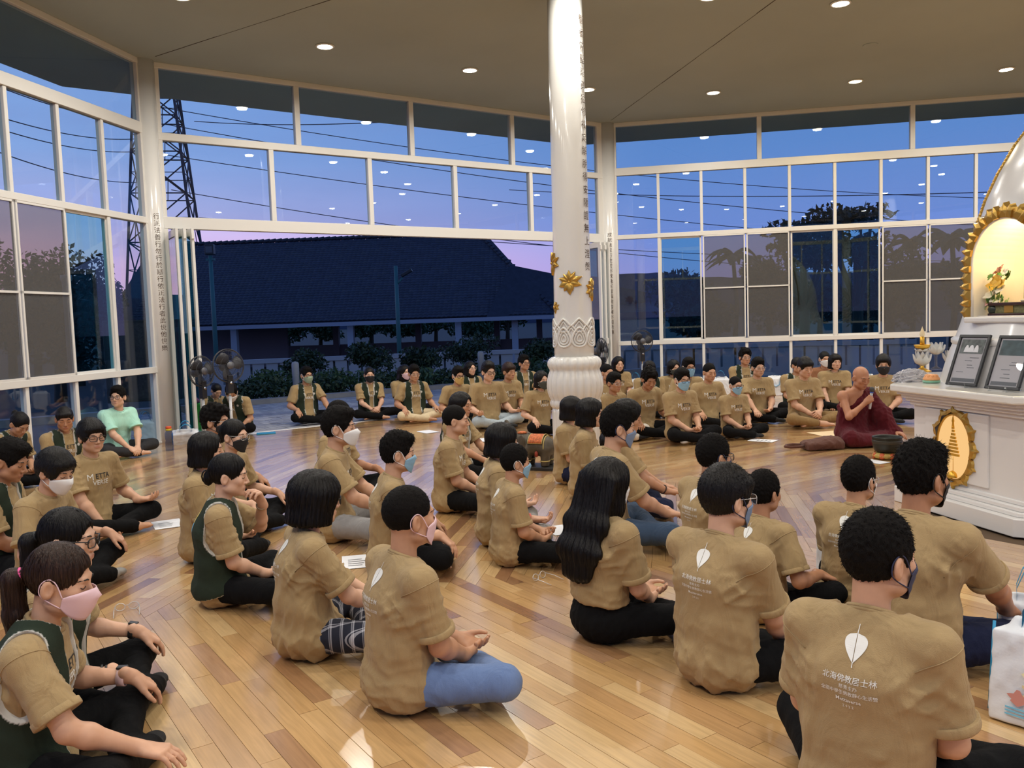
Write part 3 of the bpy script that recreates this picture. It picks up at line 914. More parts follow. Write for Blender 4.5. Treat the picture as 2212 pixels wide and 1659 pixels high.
lt = empty('crystal_lotus', (p[0], p[1], TZ)); tag(lt, 'clear crystal lotus on a glass stem behind the candle lamp', 'ornament')
MB().lathe([(.05, 0), (.04, .012), (.012, .03), (.012, .12), (.03, .145)], 16).build('stem', CRY, lt)
crystal_lotus(lt, (0, 0, .14), .085, .09)
p = counter(2050, 800)
lt = empty('crystal_lotus', (p[0]+.1, p[1]+.12, TZ)); tag(lt, 'clear crystal lotus half hidden behind the framed notice', 'ornament')
MB().lathe([(.05, 0), (.04, .012), (.012, .03), (.03, .06)], 16).build('stem', CRY, lt)
crystal_lotus(lt, (0, 0, .05), .10, .10)

# plastic bag
def crumple(c, sx, sy, sz, seed, n=26, k=1.0):
    r = np.random.RandomState(seed); V = []; F = []
    ph = r.rand(12)*6.28; fr = r.rand(12, 3)*7+2
    for i in range(n+1):
        la = PI/2*i/n
        for j in range(2*n):
            lo = PI*j/n
            d = np.array([math.cos(la)*math.cos(lo), math.cos(la)*math.sin(lo), math.sin(la)])
            w = 1+k*.09*sum(abs(math.sin(fr[q]@d*1.6+ph[q]))-.5 for q in range(12))/2.2
            V.append((c[0]+sx*d[0]*w, c[1]+sy*d[1]*w, c[2]+sz*d[2]*w))
    for i in range(n):
        for j in range(2*n): F.append((i*2*n+j, i*2*n+(j+1) % (2*n), (i+1)*2*n+(j+1) % (2*n), (i+1)*2*n+j))
    return V, F
p = counter(1968, 823)
V, F = crumple((0, 0, 0), .155, .10, .085, 4, 30, 1.5)
o = MB().add(V, F, 0, False).build('plastic_bag', mat('milky_film', (.70, .68, .70), .22, trans=.25, coat=.4))
o.location = (p[0], p[1], TZ); o.rotation_euler = (0, 0, .5)
tag(o, 'crumpled translucent plastic bag on the altar counter beside the candle lamp', 'plastic bag')

def tart(px, py, col, label):
    p = counter(px, py)
    t_ = empty('flower_offering', (p[0], p[1], TZ)); tag(t_, label, 'offering')
    MB().lathe([(.045, 0), (.062, .004), (.064, .018), (.055, .022), (0, .018)], 24).build('dish', mat('green_dish', (.20, .42, .28), .3), t_)
    r = random.Random(px); m = mat('petal_%d' % px, col, .6)
    MB().lathe([(.055, .018), (.058, .035), (.045, .055), (.02, .066), (0, .068)], 20, rib=lambda t, i: 1+.05*math.cos(9*t)).build('blossom', m, t_)
    for i in range(10):
        t = 2*PI*i/10
        MB().lathe([(0, .022), (.012, .016), (.015, 0)], 8, (.036*math.cos(t), .036*math.sin(t), .045)).build('petal', m, t_)
tart(2012, 827, (.80, .36, .14), 'pale orange flower in a green dish at the left of the framed notices')
tart(2178, 836, (.68, .20, .11), 'darker orange flower in a green dish right of the framed notices')

PH1 = mat('photo_grey', (.10, .12, .12), .3, noise=.6, nscale=30); PH2 = mat('photo_blue', (.10, .17, .20), .3, noise=.5, nscale=25)
DOC = mat('notice_paper', (.55, .53, .56), .35); BAR = mat('notice_bar', (.12, .13, .15), .35)
def framed(lx, ly, label, ph, seed):
    f = empty('framed_notice', on_altar(lx, ly, TZ+.012), AANG + math.radians(6)); tag(f, label, 'picture frame', 'framed notices on the altar')
    M = Matrix.Rotation(math.radians(-21), 4, 'Y')
    W, Hh, b = .135, .385, .022
    mb = MB()
    for lo, hi in (((-.012, -W, 0), (.006, W, b)), ((-.012, -W, Hh-b), (.006, W, Hh)), ((-.012, -W, b), (.006, -W+b, Hh-b)), ((-.012, W-b, b), (.006, W, Hh-b))): mb.box(lo, hi, M=M)
    mb.build('frame', BLACKP, f, bevel=.003)
    MB().box((-.010, -W+b, b), (-.004, W-b, Hh-b), M=M).build('sheet', DOC, f)
    MB().box((-.004, -W+b+.012, Hh*.63), (-.003, W-b-.012, Hh-b-.012), M=M).build('photo', ph, f)
    MB().box((-.004, -W+b+.012, b+.008), (-.003, W-b-.012, b+.034), M=M).build('caption_bar', BAR, f)
    r = random.Random(seed); z = Hh*.6
    for i in range(5):
        z -= r.uniform(.018, .04); a = r.uniform(-.08, .02); l = r.uniform(.04, .09)
        MB().box((-.004, a, z), (-.003, a+l, z+.004), M=M).build('text_line', BAR, f)
    if seed == 1:
        for y, s in ((-.045, .022), (-.005, .028), (.04, .022)): MB().lathe([(s, 0), (s*.8, .03), (s*.4, .05), (0, .055)], 10, (0, 0, 0)).build('photo_figure', PAPER, f).matrix_local = M @ Matrix.Translation((-.003, y, Hh*.66)) @ Matrix.Diagonal((.05, 1, 1, 1))
    MB().box((-.003, -W+b, b), (-.0015, W-b, Hh-b), M=M).build('cover_glass', glass_mat('frame_glass', (.95, .95, .95)), f)
    e = empty('display_easel', on_altar(lx-.03, ly, TZ), AANG + math.radians(6)); tag(e, 'clear plastic easel holding the %s framed notice' % ('left' if seed == 1 else 'right'), 'easel')
    for s in (-1, 1): MB().tube([(.075, s*.07, .03), (.07, s*.07, .006), (-.06, s*.07, .006), (-.10, s*.07, .16)], .006, 8).build('arm', CLEAR, e)
    MB().tube([(-.06, -.07, .006), (-.06, .07, .006)], .005, 8).build('cross_bar', CLEAR, e)
framed(1.24, -.10, 'black-framed notice with a grey group photograph, left one on the altar', PH1, 1)
framed(1.26, .30, 'black-framed notice with a blue landscape photograph, right one on the altar', PH2, 2)
# ================================================================== OUTSIDE
GR = mat('dusk_ground', (.05, .06, .05), .9)
o = MB().prism([(HC[0]+1600*math.cos(t*PI/16), HC[1]+1600*math.sin(t*PI/16)) for t in range(32)], -1.62, -1.6).build('ground', GR)
tag(o, 'dark lower ground around the hall', 'ground', kind='structure')
n1, t1 = wall_frame(1)
def outp(s, d, z=0.0):
    """point outside the door wall: s along it, d metres out"""
    p = HC + n1*(APO+d) + t1*s
    return (p[0], p[1], z)
# terrace of clay pavers around the hall
PAVE = mat('terrace_bed', (.10, .10, .11), .9)
terrace = MB().prism(oct_pts(APO+5.2), -1.6, -.045).build('terrace', PAVE)
tag(terrace, 'paved terrace outside the open doorway', 'terrace', kind='structure')
PV = [mat('paver_%s' % n, c, .7, noise=.15, nscale=8) for n, c in (('grey', (.34, .34, .36)), ('slate', (.28, .28, .31)), ('pale', (.40, .39, .40)))]
pm = []
for L_, W_ in ((.30, .10), (.10, .30)):
    for m in PV:
        me = MB().box((-L_/2+.004, -W_/2+.004, -.045), (L_/2-.004, W_/2-.004, -.006)).mesh('paver'); me.materials.append(m); pm.append(me)
Mw = wmat(1); cells = []
for a in range(-14, 14):
    for b in range(0, 16):
        for q in range(3):
            s0, d0 = a*.30, b*.30+.25
            if (a+b) % 2 == 0: cells.append((s0, d0+(q-1)*.10, 0))
            else: cells.append((s0+(q-1)*.10, d0, 1))
def vis_score(c):
    p = Mw @ Vector((c[0], c[1], 0)); d = np.array([p[0], p[1], -CAM_H]); z = d@CF
    x = 1106+FOC*(d@CR)/z
    return z if 440 < x < 1190 else z+100
cells.sort(key=vis_score)
rest = MB()
rz = math.atan2(t1[1], t1[0])
for i, (s, d, o_) in enumerate(cells):
    p = Mw @ Vector((s, d, 0))
    if i < 300:
        o = obj('paver', pm[o_*3 + rng.randrange(3)], None, terrace); o.location = (p[0], p[1], rng.uniform(-.003, .002)); o.rotation_euler = (0, 0, rz)
    else:
        L_, W_ = ((.30, .10), (.10, .30))[o_]
        rest.box((s-L_/2+.004, d-W_/2+.004, -.045), (s+L_/2-.004, d+W_/2-.004, -.006), rng.randrange(3), M=Mw)
o = rest.build('paver_field', PV, terrace); o['kind'] = 'stuff'
KERB = mat('concrete_kerb', (.26, .25, .25), .8, noise=.1)
o = MB().box((-12, 4.6, -.3), (12, 4.85, .09), M=Mw).build('kerb', KERB); tag(o, 'low concrete kerb along the far edge of the terrace', 'kerb', kind='structure')

# foliage: one mesh of small leaf blades per plant
LEAFS = [mat('leaf_dark', (.018, .045, .020), .6), mat('leaf_mid', (.030, .075, .030), .6), mat('leaf_far', (.020, .040, .028), .7)]
def leaf_cloud(rnd, blobs, n, size):
    """blobs: (centre, radii) list -> quads scattered through the outer shell of the blobs"""
    w = np.array([b[1][0]*b[1][1]+b[1][0]*b[1][2]+b[1][1]*b[1][2] for b in blobs]); w = w/w.sum()
    idx = rnd.choice(len(blobs), n, p=w)
    C_ = np.array([b[0] for b in blobs])[idx]; R_ = np.array([b[1] for b in blobs])[idx]
    d = rnd.normal(size=(n, 3)); d /= np.linalg.norm(d, axis=1)[:, None]
    P = C_ + d*R_*(rnd.rand(n, 1)**.35)
    u = rnd.normal(size=(n, 3)); u /= np.linalg.norm(u, axis=1)[:, None]
    v = np.cross(u, rnd.normal(size=(n, 3))); v /= np.linalg.norm(v, axis=1)[:, None]+1e-9
    s = size*(.6+.8*rnd.rand(n, 1))
    V = np.stack([P-u*s, P+v*s*.45, P+u*s, P-v*s*.45], 1).reshape(-1, 3)
    F = np.arange(4*n).reshape(n, 4)
    return V, F
def plant(name, base, blobs, n, size, m, label, cat, group=None, trunk=None, seed=0):
    rnd = np.random.RandomState(seed)
    root = empty(name, base); tag(root, label, cat, group)
    V, F = leaf_cloud(rnd, blobs, n, size)
    o = obj('foliage', np_mesh('foliage', V, F, False), m, root); o['kind'] = 'stuff'
    if trunk:
        mb = MB()
        for pts, r in trunk: mb.tube(pts, r, 7)
        mb.build('trunk', mat('bark', (.05, .04, .03), .9), root)
    return root
def at_px(x, y_base_z, d):        # ground point under image column x at horizontal distance d
    v = ray(x, 700); v = v/math.hypot(v[0], v[1])*d
    return (v[0], v[1], y_base_z)
# hedge: a run of separate clipped bushes behind the kerb
hedge_px = [(545, 18.8, .55, 1.0), (600, 19.0, .62, .9), (690, 19.2, .50, .9), (735, 19.4, .55, .9), (835, 19.6, .48, .9), (880, 19.9, .50, .9), (940, 20.2, .42, .9), (1030, 20.6, .50, .9), (1100, 20.9, .45, .9), (1160, 21.2, .55, .9)]
hn = ['behind the two left fans', 'left of the seated volunteer in a green mask', 'right of the volunteer in a green mask', 'left of the volunteer in a black mask', 'just right of the volunteer in a black mask', 'left of the long-haired volunteer', 'above the volunteer in cream trousers', 'behind the student in a yellow mask', 'behind the brown-haired student', 'left of the white pillar']
for i, (x, d, h, w) in enumerate(hedge_px):
    b = at_px(x, -.05, d)
    blobs = [((rng.uniform(-.45, .45), rng.uniform(-.3, .3), h*rng.uniform(.35, .75)), (.42*w, .38, h*.42)) for _ in range(6)]
    plant('hedge_bush', b, blobs, 1500, .05, LEAFS[i % 2], 'low dark green hedge bush ' + hn[i], 'bush', 'hedge bushes along the terrace', [([(0, 0, -.1), (0, 0, h*.5)], .03)], i+5)
shr = [(655, 20.5, 1.05, .8, 'round clipped shrub rising above the hedge behind the green-masked volunteer'), (795, 20.8, 1.15, .9, 'round clipped shrub directly behind the black-masked volunteer'), (905, 21, .95, .8, 'round clipped shrub behind the volunteer in cream trousers'), (1010, 22, 1.25, 1.2, 'flat-topped spreading shrub behind the glasses-wearing volunteers'), (1150, 22, 1.05, .8, 'round clipped shrub just left of the white pillar')]
for i, (x, d, h, w, lab) in enumerate(shr):
    b = at_px(x, -.05, d)
    blobs = [((rng.uniform(-.35, .35)*w, rng.uniform(-.3, .3)*w, h*rng.uniform(.55, .85)), (.40*w, .40*w, .22*h)) for _ in range(7)]
    plant('clipped_shrub', b, blobs, 1900, .05, LEAFS[0], lab, 'shrub', 'clipped shrubs behind the hedge', [([(0, 0, -.2), (.03, 0, h*.7)], .035)], i+40)
# bollard lights
BOL = mat('bollard_grey', (.30, .31, .33), .5)
for i, (x, d, lab) in enumerate(((633, 18.2, 'grey cylindrical bollard light left of the green-masked volunteer'), (1036, 20.2, 'grey cylindrical bollard light behind the glasses-wearing students'))):
    b = empty('bollard_light', at_px(x, -.05, d)); tag(b, lab, 'bollard')
    MB().lathe([(.07, 0), (.07, .55), (.075, .56), (.075, .80), (.06, .84), (0, .855)], 20).build('post', BOL, b)
    for q in range(5): MB().lathe([(.072, 0), (.079, .006), (.072, .012)], 20, (0, 0, .60+q*.035)).build('louvre', BOL, b)
# slotted white balustrade wall
BW = mat('balustrade_paint', (.42, .42, .44), .7)
bl = empty('balustrade_wall'); tag(bl, 'low pale slotted balustrade wall beyond the hedge', 'wall', kind='structure')
for i in range(26):
    a = Vector(at_px(420+i*60, -1.4, 27)); b_ = Vector(at_px(420+(i+1)*60, -1.4, 27)); d = b_-a
    M = Matrix.Translation(a) @ Matrix.Rotation(math.atan2(d.y, d.x), 4, 'Z'); L_ = d.length
    mb = MB()
    mb.box((0, -.08, 0), (L_, .08, 1.25), M=M)
    mb.box((0, -.12, 1.85), (L_, .12, 1.98), M=M)
    for q in range(2): mb.box((L_*q/2, -.07, 1.25), (L_*q/2+L_*.42, .07, 1.85), M=M)
    mb.build('balustrade_bay', BW, bl)

# ---- big tiled pavilion
GZ = -1.6
pv = empty('pavilion'); tag(pv, 'large open pavilion with a dark tiled hip roof seen through the doorway', 'building')
BD = 60.0
a_l, a_r = np.array(at_px(330, 0, BD+7)), np.array(at_px(1205, 0, BD))
ax = (a_r-a_l)[:2]; LEN = np.linalg.norm(ax); ax = ax/LEN; bx = np.array([-ax[1], ax[0]])
if bx@a_l[:2] < 0: bx = -bx
Mb = Matrix(((ax[0], bx[0], 0, a_l[0]), (ax[1], bx[1], 0, a_l[1]), (0, 0, 1, 0), (0, 0, 0, 1)))
EAVE, RIDGE, DEP = 1.75, 8.6, 17.0
TILE = [mat('roof_tile_%s' % n, c, .55, noise=.25, nscale=3) for n, c in (('slate', (.022, .025, .038)), ('blue', (.027, .031, .047)), ('dull', (.036, .037, .046)))]
PVW = mat('pavilion_wall', (.24, .23, .26), .8)
# eave line at y=0; slope rises to the ridge at y=DEP/2; hip at the right end, lower skirt roof beyond it
HIPX = LEN - 6.3
slope = (RIDGE-EAVE-.15)/(DEP/2)
def roof_z(y): return EAVE+.15+y*slope
und = MB()
und.add([(-4, 0, EAVE+.1), (LEN, 0, EAVE+.1), (HIPX+.8, DEP/2-.3, RIDGE-.25), (-4, DEP/2, RIDGE-.2), (-4, DEP, EAVE+.1), (LEN, DEP, EAVE+.1)], [(0, 1, 2, 3), (3, 2, 5, 4), (1, 5, 2)])
und.v = [tuple(Mb @ Vector(v)) for v in und.v]
und.build('roof_deck', TILE[0], pv)
TWD, TRW = .34, .31
TL = math.hypot(1, slope)
tile_me = []
for m in TILE:
    V = []; F = []
    for q in range(2):
        for i in range(5):
            x = TWD*i/4; hgt = .035*math.sin(PI*i/4) if i < 4 else 0
            y = q*TRW*1.12/TL
            V.append((x, y, hgt + y*slope + (.035 if q == 0 else 0)))
    V += [(x, 0, z-.035) for x, y, z in V[:5]]
    F = [(i, i+1, 5+i+1, 5+i) for i in range(4)] + [(10+i, 11+i, i+1, i) for i in range(4)]
    me = bpy.data.meshes.new('roof_tile'); me.from_pydata(V, [], F); me.materials.append(m); me.update(); tile_me.append((me, V, F))
fld_v, fld_f, fld_m = [], [], []
nrow_ = int((DEP/2)*TL/TRW); cnt = 0
rot_b = Mb.to_euler().z
for rI in range(nrow_):
    y = rI*TRW/TL
    # the hip edge: right end recedes as the roof rises
    xr = LEN + (HIPX-LEN)*(y/(DEP/2))*1.0
    x = -2.0
    while x < xr:
        mi = rng.choices((0, 1, 2), (5, 4, 1))[0]
        base = Mb @ Vector((x, y, EAVE+.15+y*slope))
        pxx = None
        if rI < 4 and cnt < 300 and x > 2.0:
            o = obj('roof_tile', tile_me[mi][0], None, pv); o.matrix_local = Matrix.Translation(base) @ Matrix.Rotation(rot_b, 4, 'Z'); cnt += 1
        else:
            b0 = len(fld_v)
            me, V, F = tile_me[mi]
            for v in V:
                w = Mb @ Vector((x+v[0], y+v[1], EAVE+.15+y*slope+v[2])); fld_v.append(tuple(w))
            for f in F: fld_f.append(tuple(b0+k for k in f)); fld_m.append(mi)
        x += TWD
me = bpy.data.meshes.new('roof_tile_field'); me.from_pydata(fld_v, [], fld_f)
for m in TILE: me.materials.append(m)
me.polygons.foreach_set('material_index', fld_m); me.update()
o = obj('roof_tile_field', me, None, pv); o['kind'] = 'stuff'
# ridge and hip caps
mb = MB()
xx = -2.0
while xx < HIPX:
    mb.tube([tuple(Mb @ Vector((xx, DEP/2, RIDGE-.02))), tuple(Mb @ Vector((xx+.55, DEP/2, RIDGE+.06)))], .16, 8); xx += .5
for i in range(26):
    t0, t1_ = i/26, (i+1.1)/26
    f_ = lambda t: Mb @ Vector((HIPX+(LEN-HIPX)*t, DEP/2*(1-t), RIDGE+(EAVE+.15-RIDGE)*t))
    mb.tube([tuple(f_(t0)), tuple(f_(t1_)+Vector((0, 0, .05)))], .15, 8)
mb.build('ridge_cap', TILE[0], pv)
# lower skirt roof at the right
sk = MB()
sk.add([tuple(Mb @ Vector(v)) for v in ((LEN-3.4, DEP/2-5.5, RIDGE-3.0), (LEN+9, DEP/2-5.5, EAVE+.9), (LEN+9, -.4, EAVE+.05), (LEN-5, -.4, EAVE+.05), (LEN-2.2, DEP/2+3, RIDGE-3.2), (LEN+9, DEP/2+3, EAVE+.9))], [(3, 2, 1, 0), (0, 1, 5, 4)])
sk.build('skirt_roof', TILE[0], pv)
MB().box((-3, -.5, EAVE-.22), (LEN+3, -.35, EAVE+.06), M=Mb).build('eave_beam', mat('eave_paint', (.36, .36, .42), .7), pv)
POST = mat('post_paint', (.40, .41, .46), .7)
for i, xq in enumerate((505, 757, 990, 1112)):
    v = ray(xq, 700)
    # intersection of the view direction with the eave line
    A_ = np.array([[v[0], -ax[0]], [v[1], -ax[1]]]); s_ = np.linalg.solve(A_, a_l[:2]+bx*.6)[1]
    MB().box((s_-.22, .4, GZ), (s_+.22, .85, EAVE), M=Mb).build('post', POST, pv)
for i, xq in enumerate((725, 903, 1073, 1165)):
    v = ray(xq, 700); A_ = np.array([[v[0], -ax[0]], [v[1], -ax[1]]]); s_ = np.linalg.solve(A_, a_l[:2]+bx*14)[1]
    MB().box((s_-.25, 13.8, GZ), (s_+.25, 14.3, EAVE+2), M=Mb).build('rear_post', PVW, pv)
MB().box((-2, 14.4, GZ), (LEN+4, 14.6, GZ+1.5), M=Mb).build('parapet', PVW, pv)
MB().box((-3.5, 8.0, GZ), (7.2, 8.3, EAVE+4), M=Mb).build('end_wall', PVW, pv)

# ---- lamp posts with floodlights
LP = mat('lamp_post_green', (.05, .16, .15), .5)
for i, (x, ytop, d, head, lab) in enumerate(((463, 552, 33, -1, 'green lamp post with a square floodlight on top, left of the doorway view'), (860, 574, 33, 1, 'green lamp post with a side-mounted floodlight, middle of the doorway view'))):
    b = at_px(x, GZ, d); top = at_d(x, ytop, d)[2]
    root = empty('lamp_post', b); tag(root, lab, 'lamp post')
    hh = top-GZ
    MB().lathe([(.09, 0), (.085, hh*.6), (.07, hh)], 12).build('pole', LP, root)
    if head < 0:
        MB().box((-.16, -.12, hh+.03), (.16, .12, hh+.40)).build('floodlight', BLACKP, root, bevel=.02)
        MB().box((-.12, -.13, hh+.10), (.12, -.12, hh+.32)).build('floodlight_glass', GREYP, root)
        MB().box((-.16, -.05, hh-.18), (.16, .05, hh-.10)).build('bracket', LP, root)
    else:
        MB().tube([(0, 0, hh-.75), (.25, 0, hh-.45)], .035, 8).build('bracket', LP, root)
        MB().box((-.16, -.13, -.06), (.30, .13, .06), M=Matrix.Translation((.35, 0, hh-.32)) @ Matrix.Rotation(-.5, 4, 'Y')).build('floodlight', BLACKP, root, bevel=.02)

# ---- trees
def tree(x, d, h, w, label, seed, n=2600, m=2, kind='round'):
    r = random.Random(seed); b = at_px(x, GZ, d); blobs = []
    if kind == 'palm':
        V = []; F = []
        for i in range(15):
            t = 2*PI*i/15+r.uniform(-.2, .2); el = r.uniform(.1, .9)
            prev = None
            for s in range(7):
                q = s/6; rr = w*q; z = h + w*.55*el*math.sin(PI*q*.7)-w*.5*q*q
                c = np.array([rr*math.cos(t), rr*math.sin(t), z]); sd = np.array([-math.sin(t), math.cos(t), 0])*w*.16*math.sin(PI*(.1+.88*q)); dn = np.array([0, 0, -w*.10*math.sin(PI*(.1+.88*q))])
                V += [c-sd+dn, c, c+sd+dn]
                if s: k_ = len(V)-6; F += [(k_, k_+1, k_+4, k_+3), (k_+1, k_+2, k_+5, k_+4)]
        root = empty('palm_tree', b); tag(root, label, 'tree', 'trees beyond the hall')
        MB().add(V, F).build('fronds', LEAFS[m], root)
        MB().tube([(0, 0, 0), (.3, .1, h*.5), (0, 0, h)], [.22, .17, .14], 8).build('trunk', mat('bark', (.05, .04, .03), .9), root)
        return
    for i in range(14):
        t = r.uniform(0, 2*PI); q = r.uniform(0, 1)**.6
        zz = h*r.uniform(.38, .90) if kind == 'round' else h*r.uniform(.7, .97)
        k_ = w*(.42 if kind == 'round' else .36)
        blobs.append(((w*.62*q*math.cos(t), w*.62*q*math.sin(t), zz), (k_, k_, h*.17 if kind == 'round' else h*.06)))
    tr = [([(0, 0, 0), (.1, 0, h*.45), (0, .1, h*.8)], [.3, .22, .1])]
    for bl_ in blobs[:6]: tr.append(([(.05, 0, h*.4), (bl_[0][0]*.6, bl_[0][1]*.6, (h*.4+bl_[0][2])/2), bl_[0]], [.14, .10, .04]))
    plant('tree', b, blobs, n, w*.055+.04, LEAFS[m], label, 'tree', 'trees beyond the hall', tr, seed)
tree(20, 62, 8.8, 3.4, 'dark tree showing through the leftmost insect screen', 1)
tree(75, 75, 9.4, 3.4, 'dark tree showing through the second insect screen of the left wall', 2)
tree(165, 58, 8.2, 2.9, 'dark tree behind the teal sash of the left wall', 3)
tree(218, 70, 7.0, 2.6, 'smaller dark tree left of the transmission tower', 4)
tree(120, 45, 5.0, 2.4, 'low bushy tree in front of the trees left of the hall', 15)
tree(262, 86, 6.4, 3.0, 'low dark tree at the foot of the transmission tower', 5)
for i, (x, w) in enumerate(((560, 3.4), (620, 4.2), (690, 3.6), (800, 3.8), (860, 3.6), (940, 4.2), (1030, 4), (1095, 3.2))):
    tree(x, 96+9*(i % 3), 5.2+.5*(i % 2), w*1.1, 'dark leafy tree seen under the pavilion roof, %s from the left' % ('first', 'second', 'third', 'fourth', 'fifth', 'sixth', 'seventh', 'eighth')[i], 20+i, 3000, 1)
tree(1500, 55, 5.8, 3.4, 'dark tree behind the first insect screen of the right wall', 31, 3000)
tree(1585, 66, 7.4, 2.2, 'dark palm behind the first insect screen of the right wall', 32, kind='palm')
tree(1660, 70, 7.2, 3.0, 'dark bushy tree right of the palm in the right wall view', 33, 3000)
tree(1735, 42, 7.4, 2.6, 'tall open-crowned tree in the middle of the right wall view', 34, 1500, 2, 'open')
tree(1850, 44, 7.9, 2.8, 'tall open-crowned tree with a bare trunk right of the middle mullions', 35, 1500, 2, 'open')
tree(1920, 52, 6.4, 2.4, 'dark tree behind the second insect screen unit of the right wall', 36, 3000)
tree(1968, 66, 7.6, 2.0, 'dark palm behind the second insect screen unit', 37, kind='palm')
tree(2055, 58, 7.2, 2.3, 'dark palm beside the stupa niche in the right wall view', 38, kind='palm')
tree(2110, 78, 7.0, 3.4, 'dark bushy tree left of the stupa in the right wall view', 39, 3000)
tree(1770, 84, 5.8, 3.8, 'low dark tree behind the middle sashes of the right wall', 40, 3000)
tree(1880, 90, 5.6, 3.8, 'low dark tree between the tall open-crowned trees', 41, 3000)
# building roof low in the right wall view
o = MB().add([at_d(1335, 566, 58), at_d(1530, 560, 66), at_d(1560, 600, 66), at_d(1640, 640, 72), at_d(1640, 720, 72), at_d(1335, 740, 58)], [(0, 1, 2, 3, 4, 5)])
# far hills
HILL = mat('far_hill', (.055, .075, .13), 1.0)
r = np.random.RandomState(5)
xs = np.linspace(-700, 2900, 181); V = []
for i, x in enumerate(xs):
    yt = 588 + 12*math.sin(x*.004+1) + 5*math.sin(x*.021) + r.rand()*4
    p0 = at_px(x, GZ, 900); V += [p0, (p0[0], p0[1], at_d(x, yt-(x-1106)*.0334+10, 900)[2]), (p0[0]*1.4, p0[1]*1.4, GZ)]
F = []
for i in range(len(xs)-1): F += [(i*3, i*3+3, i*3+4, i*3+1), (i*3+1, i*3+4, i*3+5, i*3+2)]
o = MB().add(V, F).build('hills', HILL); tag(o, 'hazy blue wooded hills on the horizon', 'hills', kind='structure')

# ---- transmission tower and cables
TWM = mat('tower_steel', (.06, .07, .10), .7)
td = 105.0
tb = at_px(370, GZ, td)
tw = empty('transmission_tower', tb, math.radians(12)); tag(tw, 'tall steel lattice transmission tower left of the doorway', 'tower')
def half(z): return max(.9, 4.3 - z*.075)
levels = [0, 7, 13, 18.4, 23, 27, 30.6, 34, 37, 40, 43, 46]
corners = lambda z: [Vector((sx*half(z), sy*half(z), z)) for sx, sy in ((-1, -1), (1, -1), (1, 1), (-1, 1))]
mb = MB()
for c in range(4): mb.tube([corners(z)[c] for z in levels], .16, 6)
mb.build('legs', TWM, tw)
for face in range(4):
    mb = MB()
    for i in range(len(levels)-1):
        a, b = corners(levels[i]), corners(levels[i+1]); p0, p1, q0, q1 = a[face], a[(face+1) % 4], b[face], b[(face+1) % 4]
        mb.tube([p0, q1], .08, 5); mb.tube([p1, q0], .08, 5); mb.tube([q0, q1], .08, 5)
        X = (p0+q1)/2; mb.tube([(p0+q0)/2, X, (p1+q1)/2], .05, 5); mb.tube([(p0+p1)/2, X], .05, 5)
    mb.build('lattice_face', TWM, tw)
mb = MB()
for z in (30.6, 37, 43):
    for s in (-1, 1): mb.tube([(0, 0, z), (s*9, 0, z+.6)], .12, 5); mb.tube([(0, 0, z+2), (s*9, 0, z+.6)], .12, 5)
mb.build('cross_arms', TWM, tw)
CAB = mat('cable', (.05, .06, .10), .6)
def cable(pa_, pb, sag, label, r=.035):
    A_, B_ = Vector(pa_), Vector(pb); pts = []
    for i in range(33):
        t = i/32; p = A_.lerp(B_, t); p.z -= 4*sag*t*(1-t); pts.append(p)
    o = MB().tube(pts, r, 5).build('power_cable', CAB); tag(o, label, 'cable', 'overhead power cables')
cl = [(((350, 232), 105), ((2500, 430), 150), 3.0), (((355, 268), 104), ((2500, 500), 140), 2.5), (((360, 335), 103), ((2500, 545), 150), 2.0), (((370, 410), 104), ((2500, 600), 150), 3.0), (((420, 262), 106), ((1400, 208), 60), 1.0), (((430, 470), 106), ((2600, 560), 160), 2.0), (((1100, 410), 120), ((2600, 395), 90), 1.0)]
cn = ['topmost', 'second', 'third', 'fourth', 'rising', 'lowest', 'right-hand']
for i, ((a, da), (b, db), sg) in enumerate(cl): cable(at_d(*a, da), at_d(*b, db), sg, 'thin dark overhead power cable, %s of those crossing the door-wall panes' % cn[i], .045)
for i, (ya, yb) in enumerate(((250, 255), (330, 292), (355, 320), (395, 390))):
    cable(at_d(-200, ya-150, 60), at_d(350, yb, 105), 1.5, 'thin dark power cable running to the tower behind the left wall, %s one' % ('top', 'second', 'third', 'bottom')[i], .04)
# signboard standing left outside
sb = empty('notice_board', at_px(291, -.05, 14.2), math.radians(15)); tag(sb, 'dark upright information board outside the left window wall', 'notice board')
MB().box((-.45, -.04, .5), (.45, .04, 1.75)).build('board', mat('board_black', (.015, .016, .018), .4), sb, bevel=.01)
MB().box((-.40, -.045, .55), (.40, -.04, 1.70)).build('board_face', mat('board_face', (.03, .03, .035), .3, noise=.5, nscale=40), sb)
for s in (-.38, .38): MB().box((s-.03, -.03, 0), (s+.03, .03, .5)).build('leg', GREYP, sb)
p_ = at_px(150, -1.6, 16); o = MB().lathe([(.07, 0), (.07, 4.0), (.09, 4.02), (.09, 4.1)], 12, (0, 0, 0)).build('boundary_post', BOL); o.location = p_; tag(o, 'pale round post outside the teal left sash', 'post')
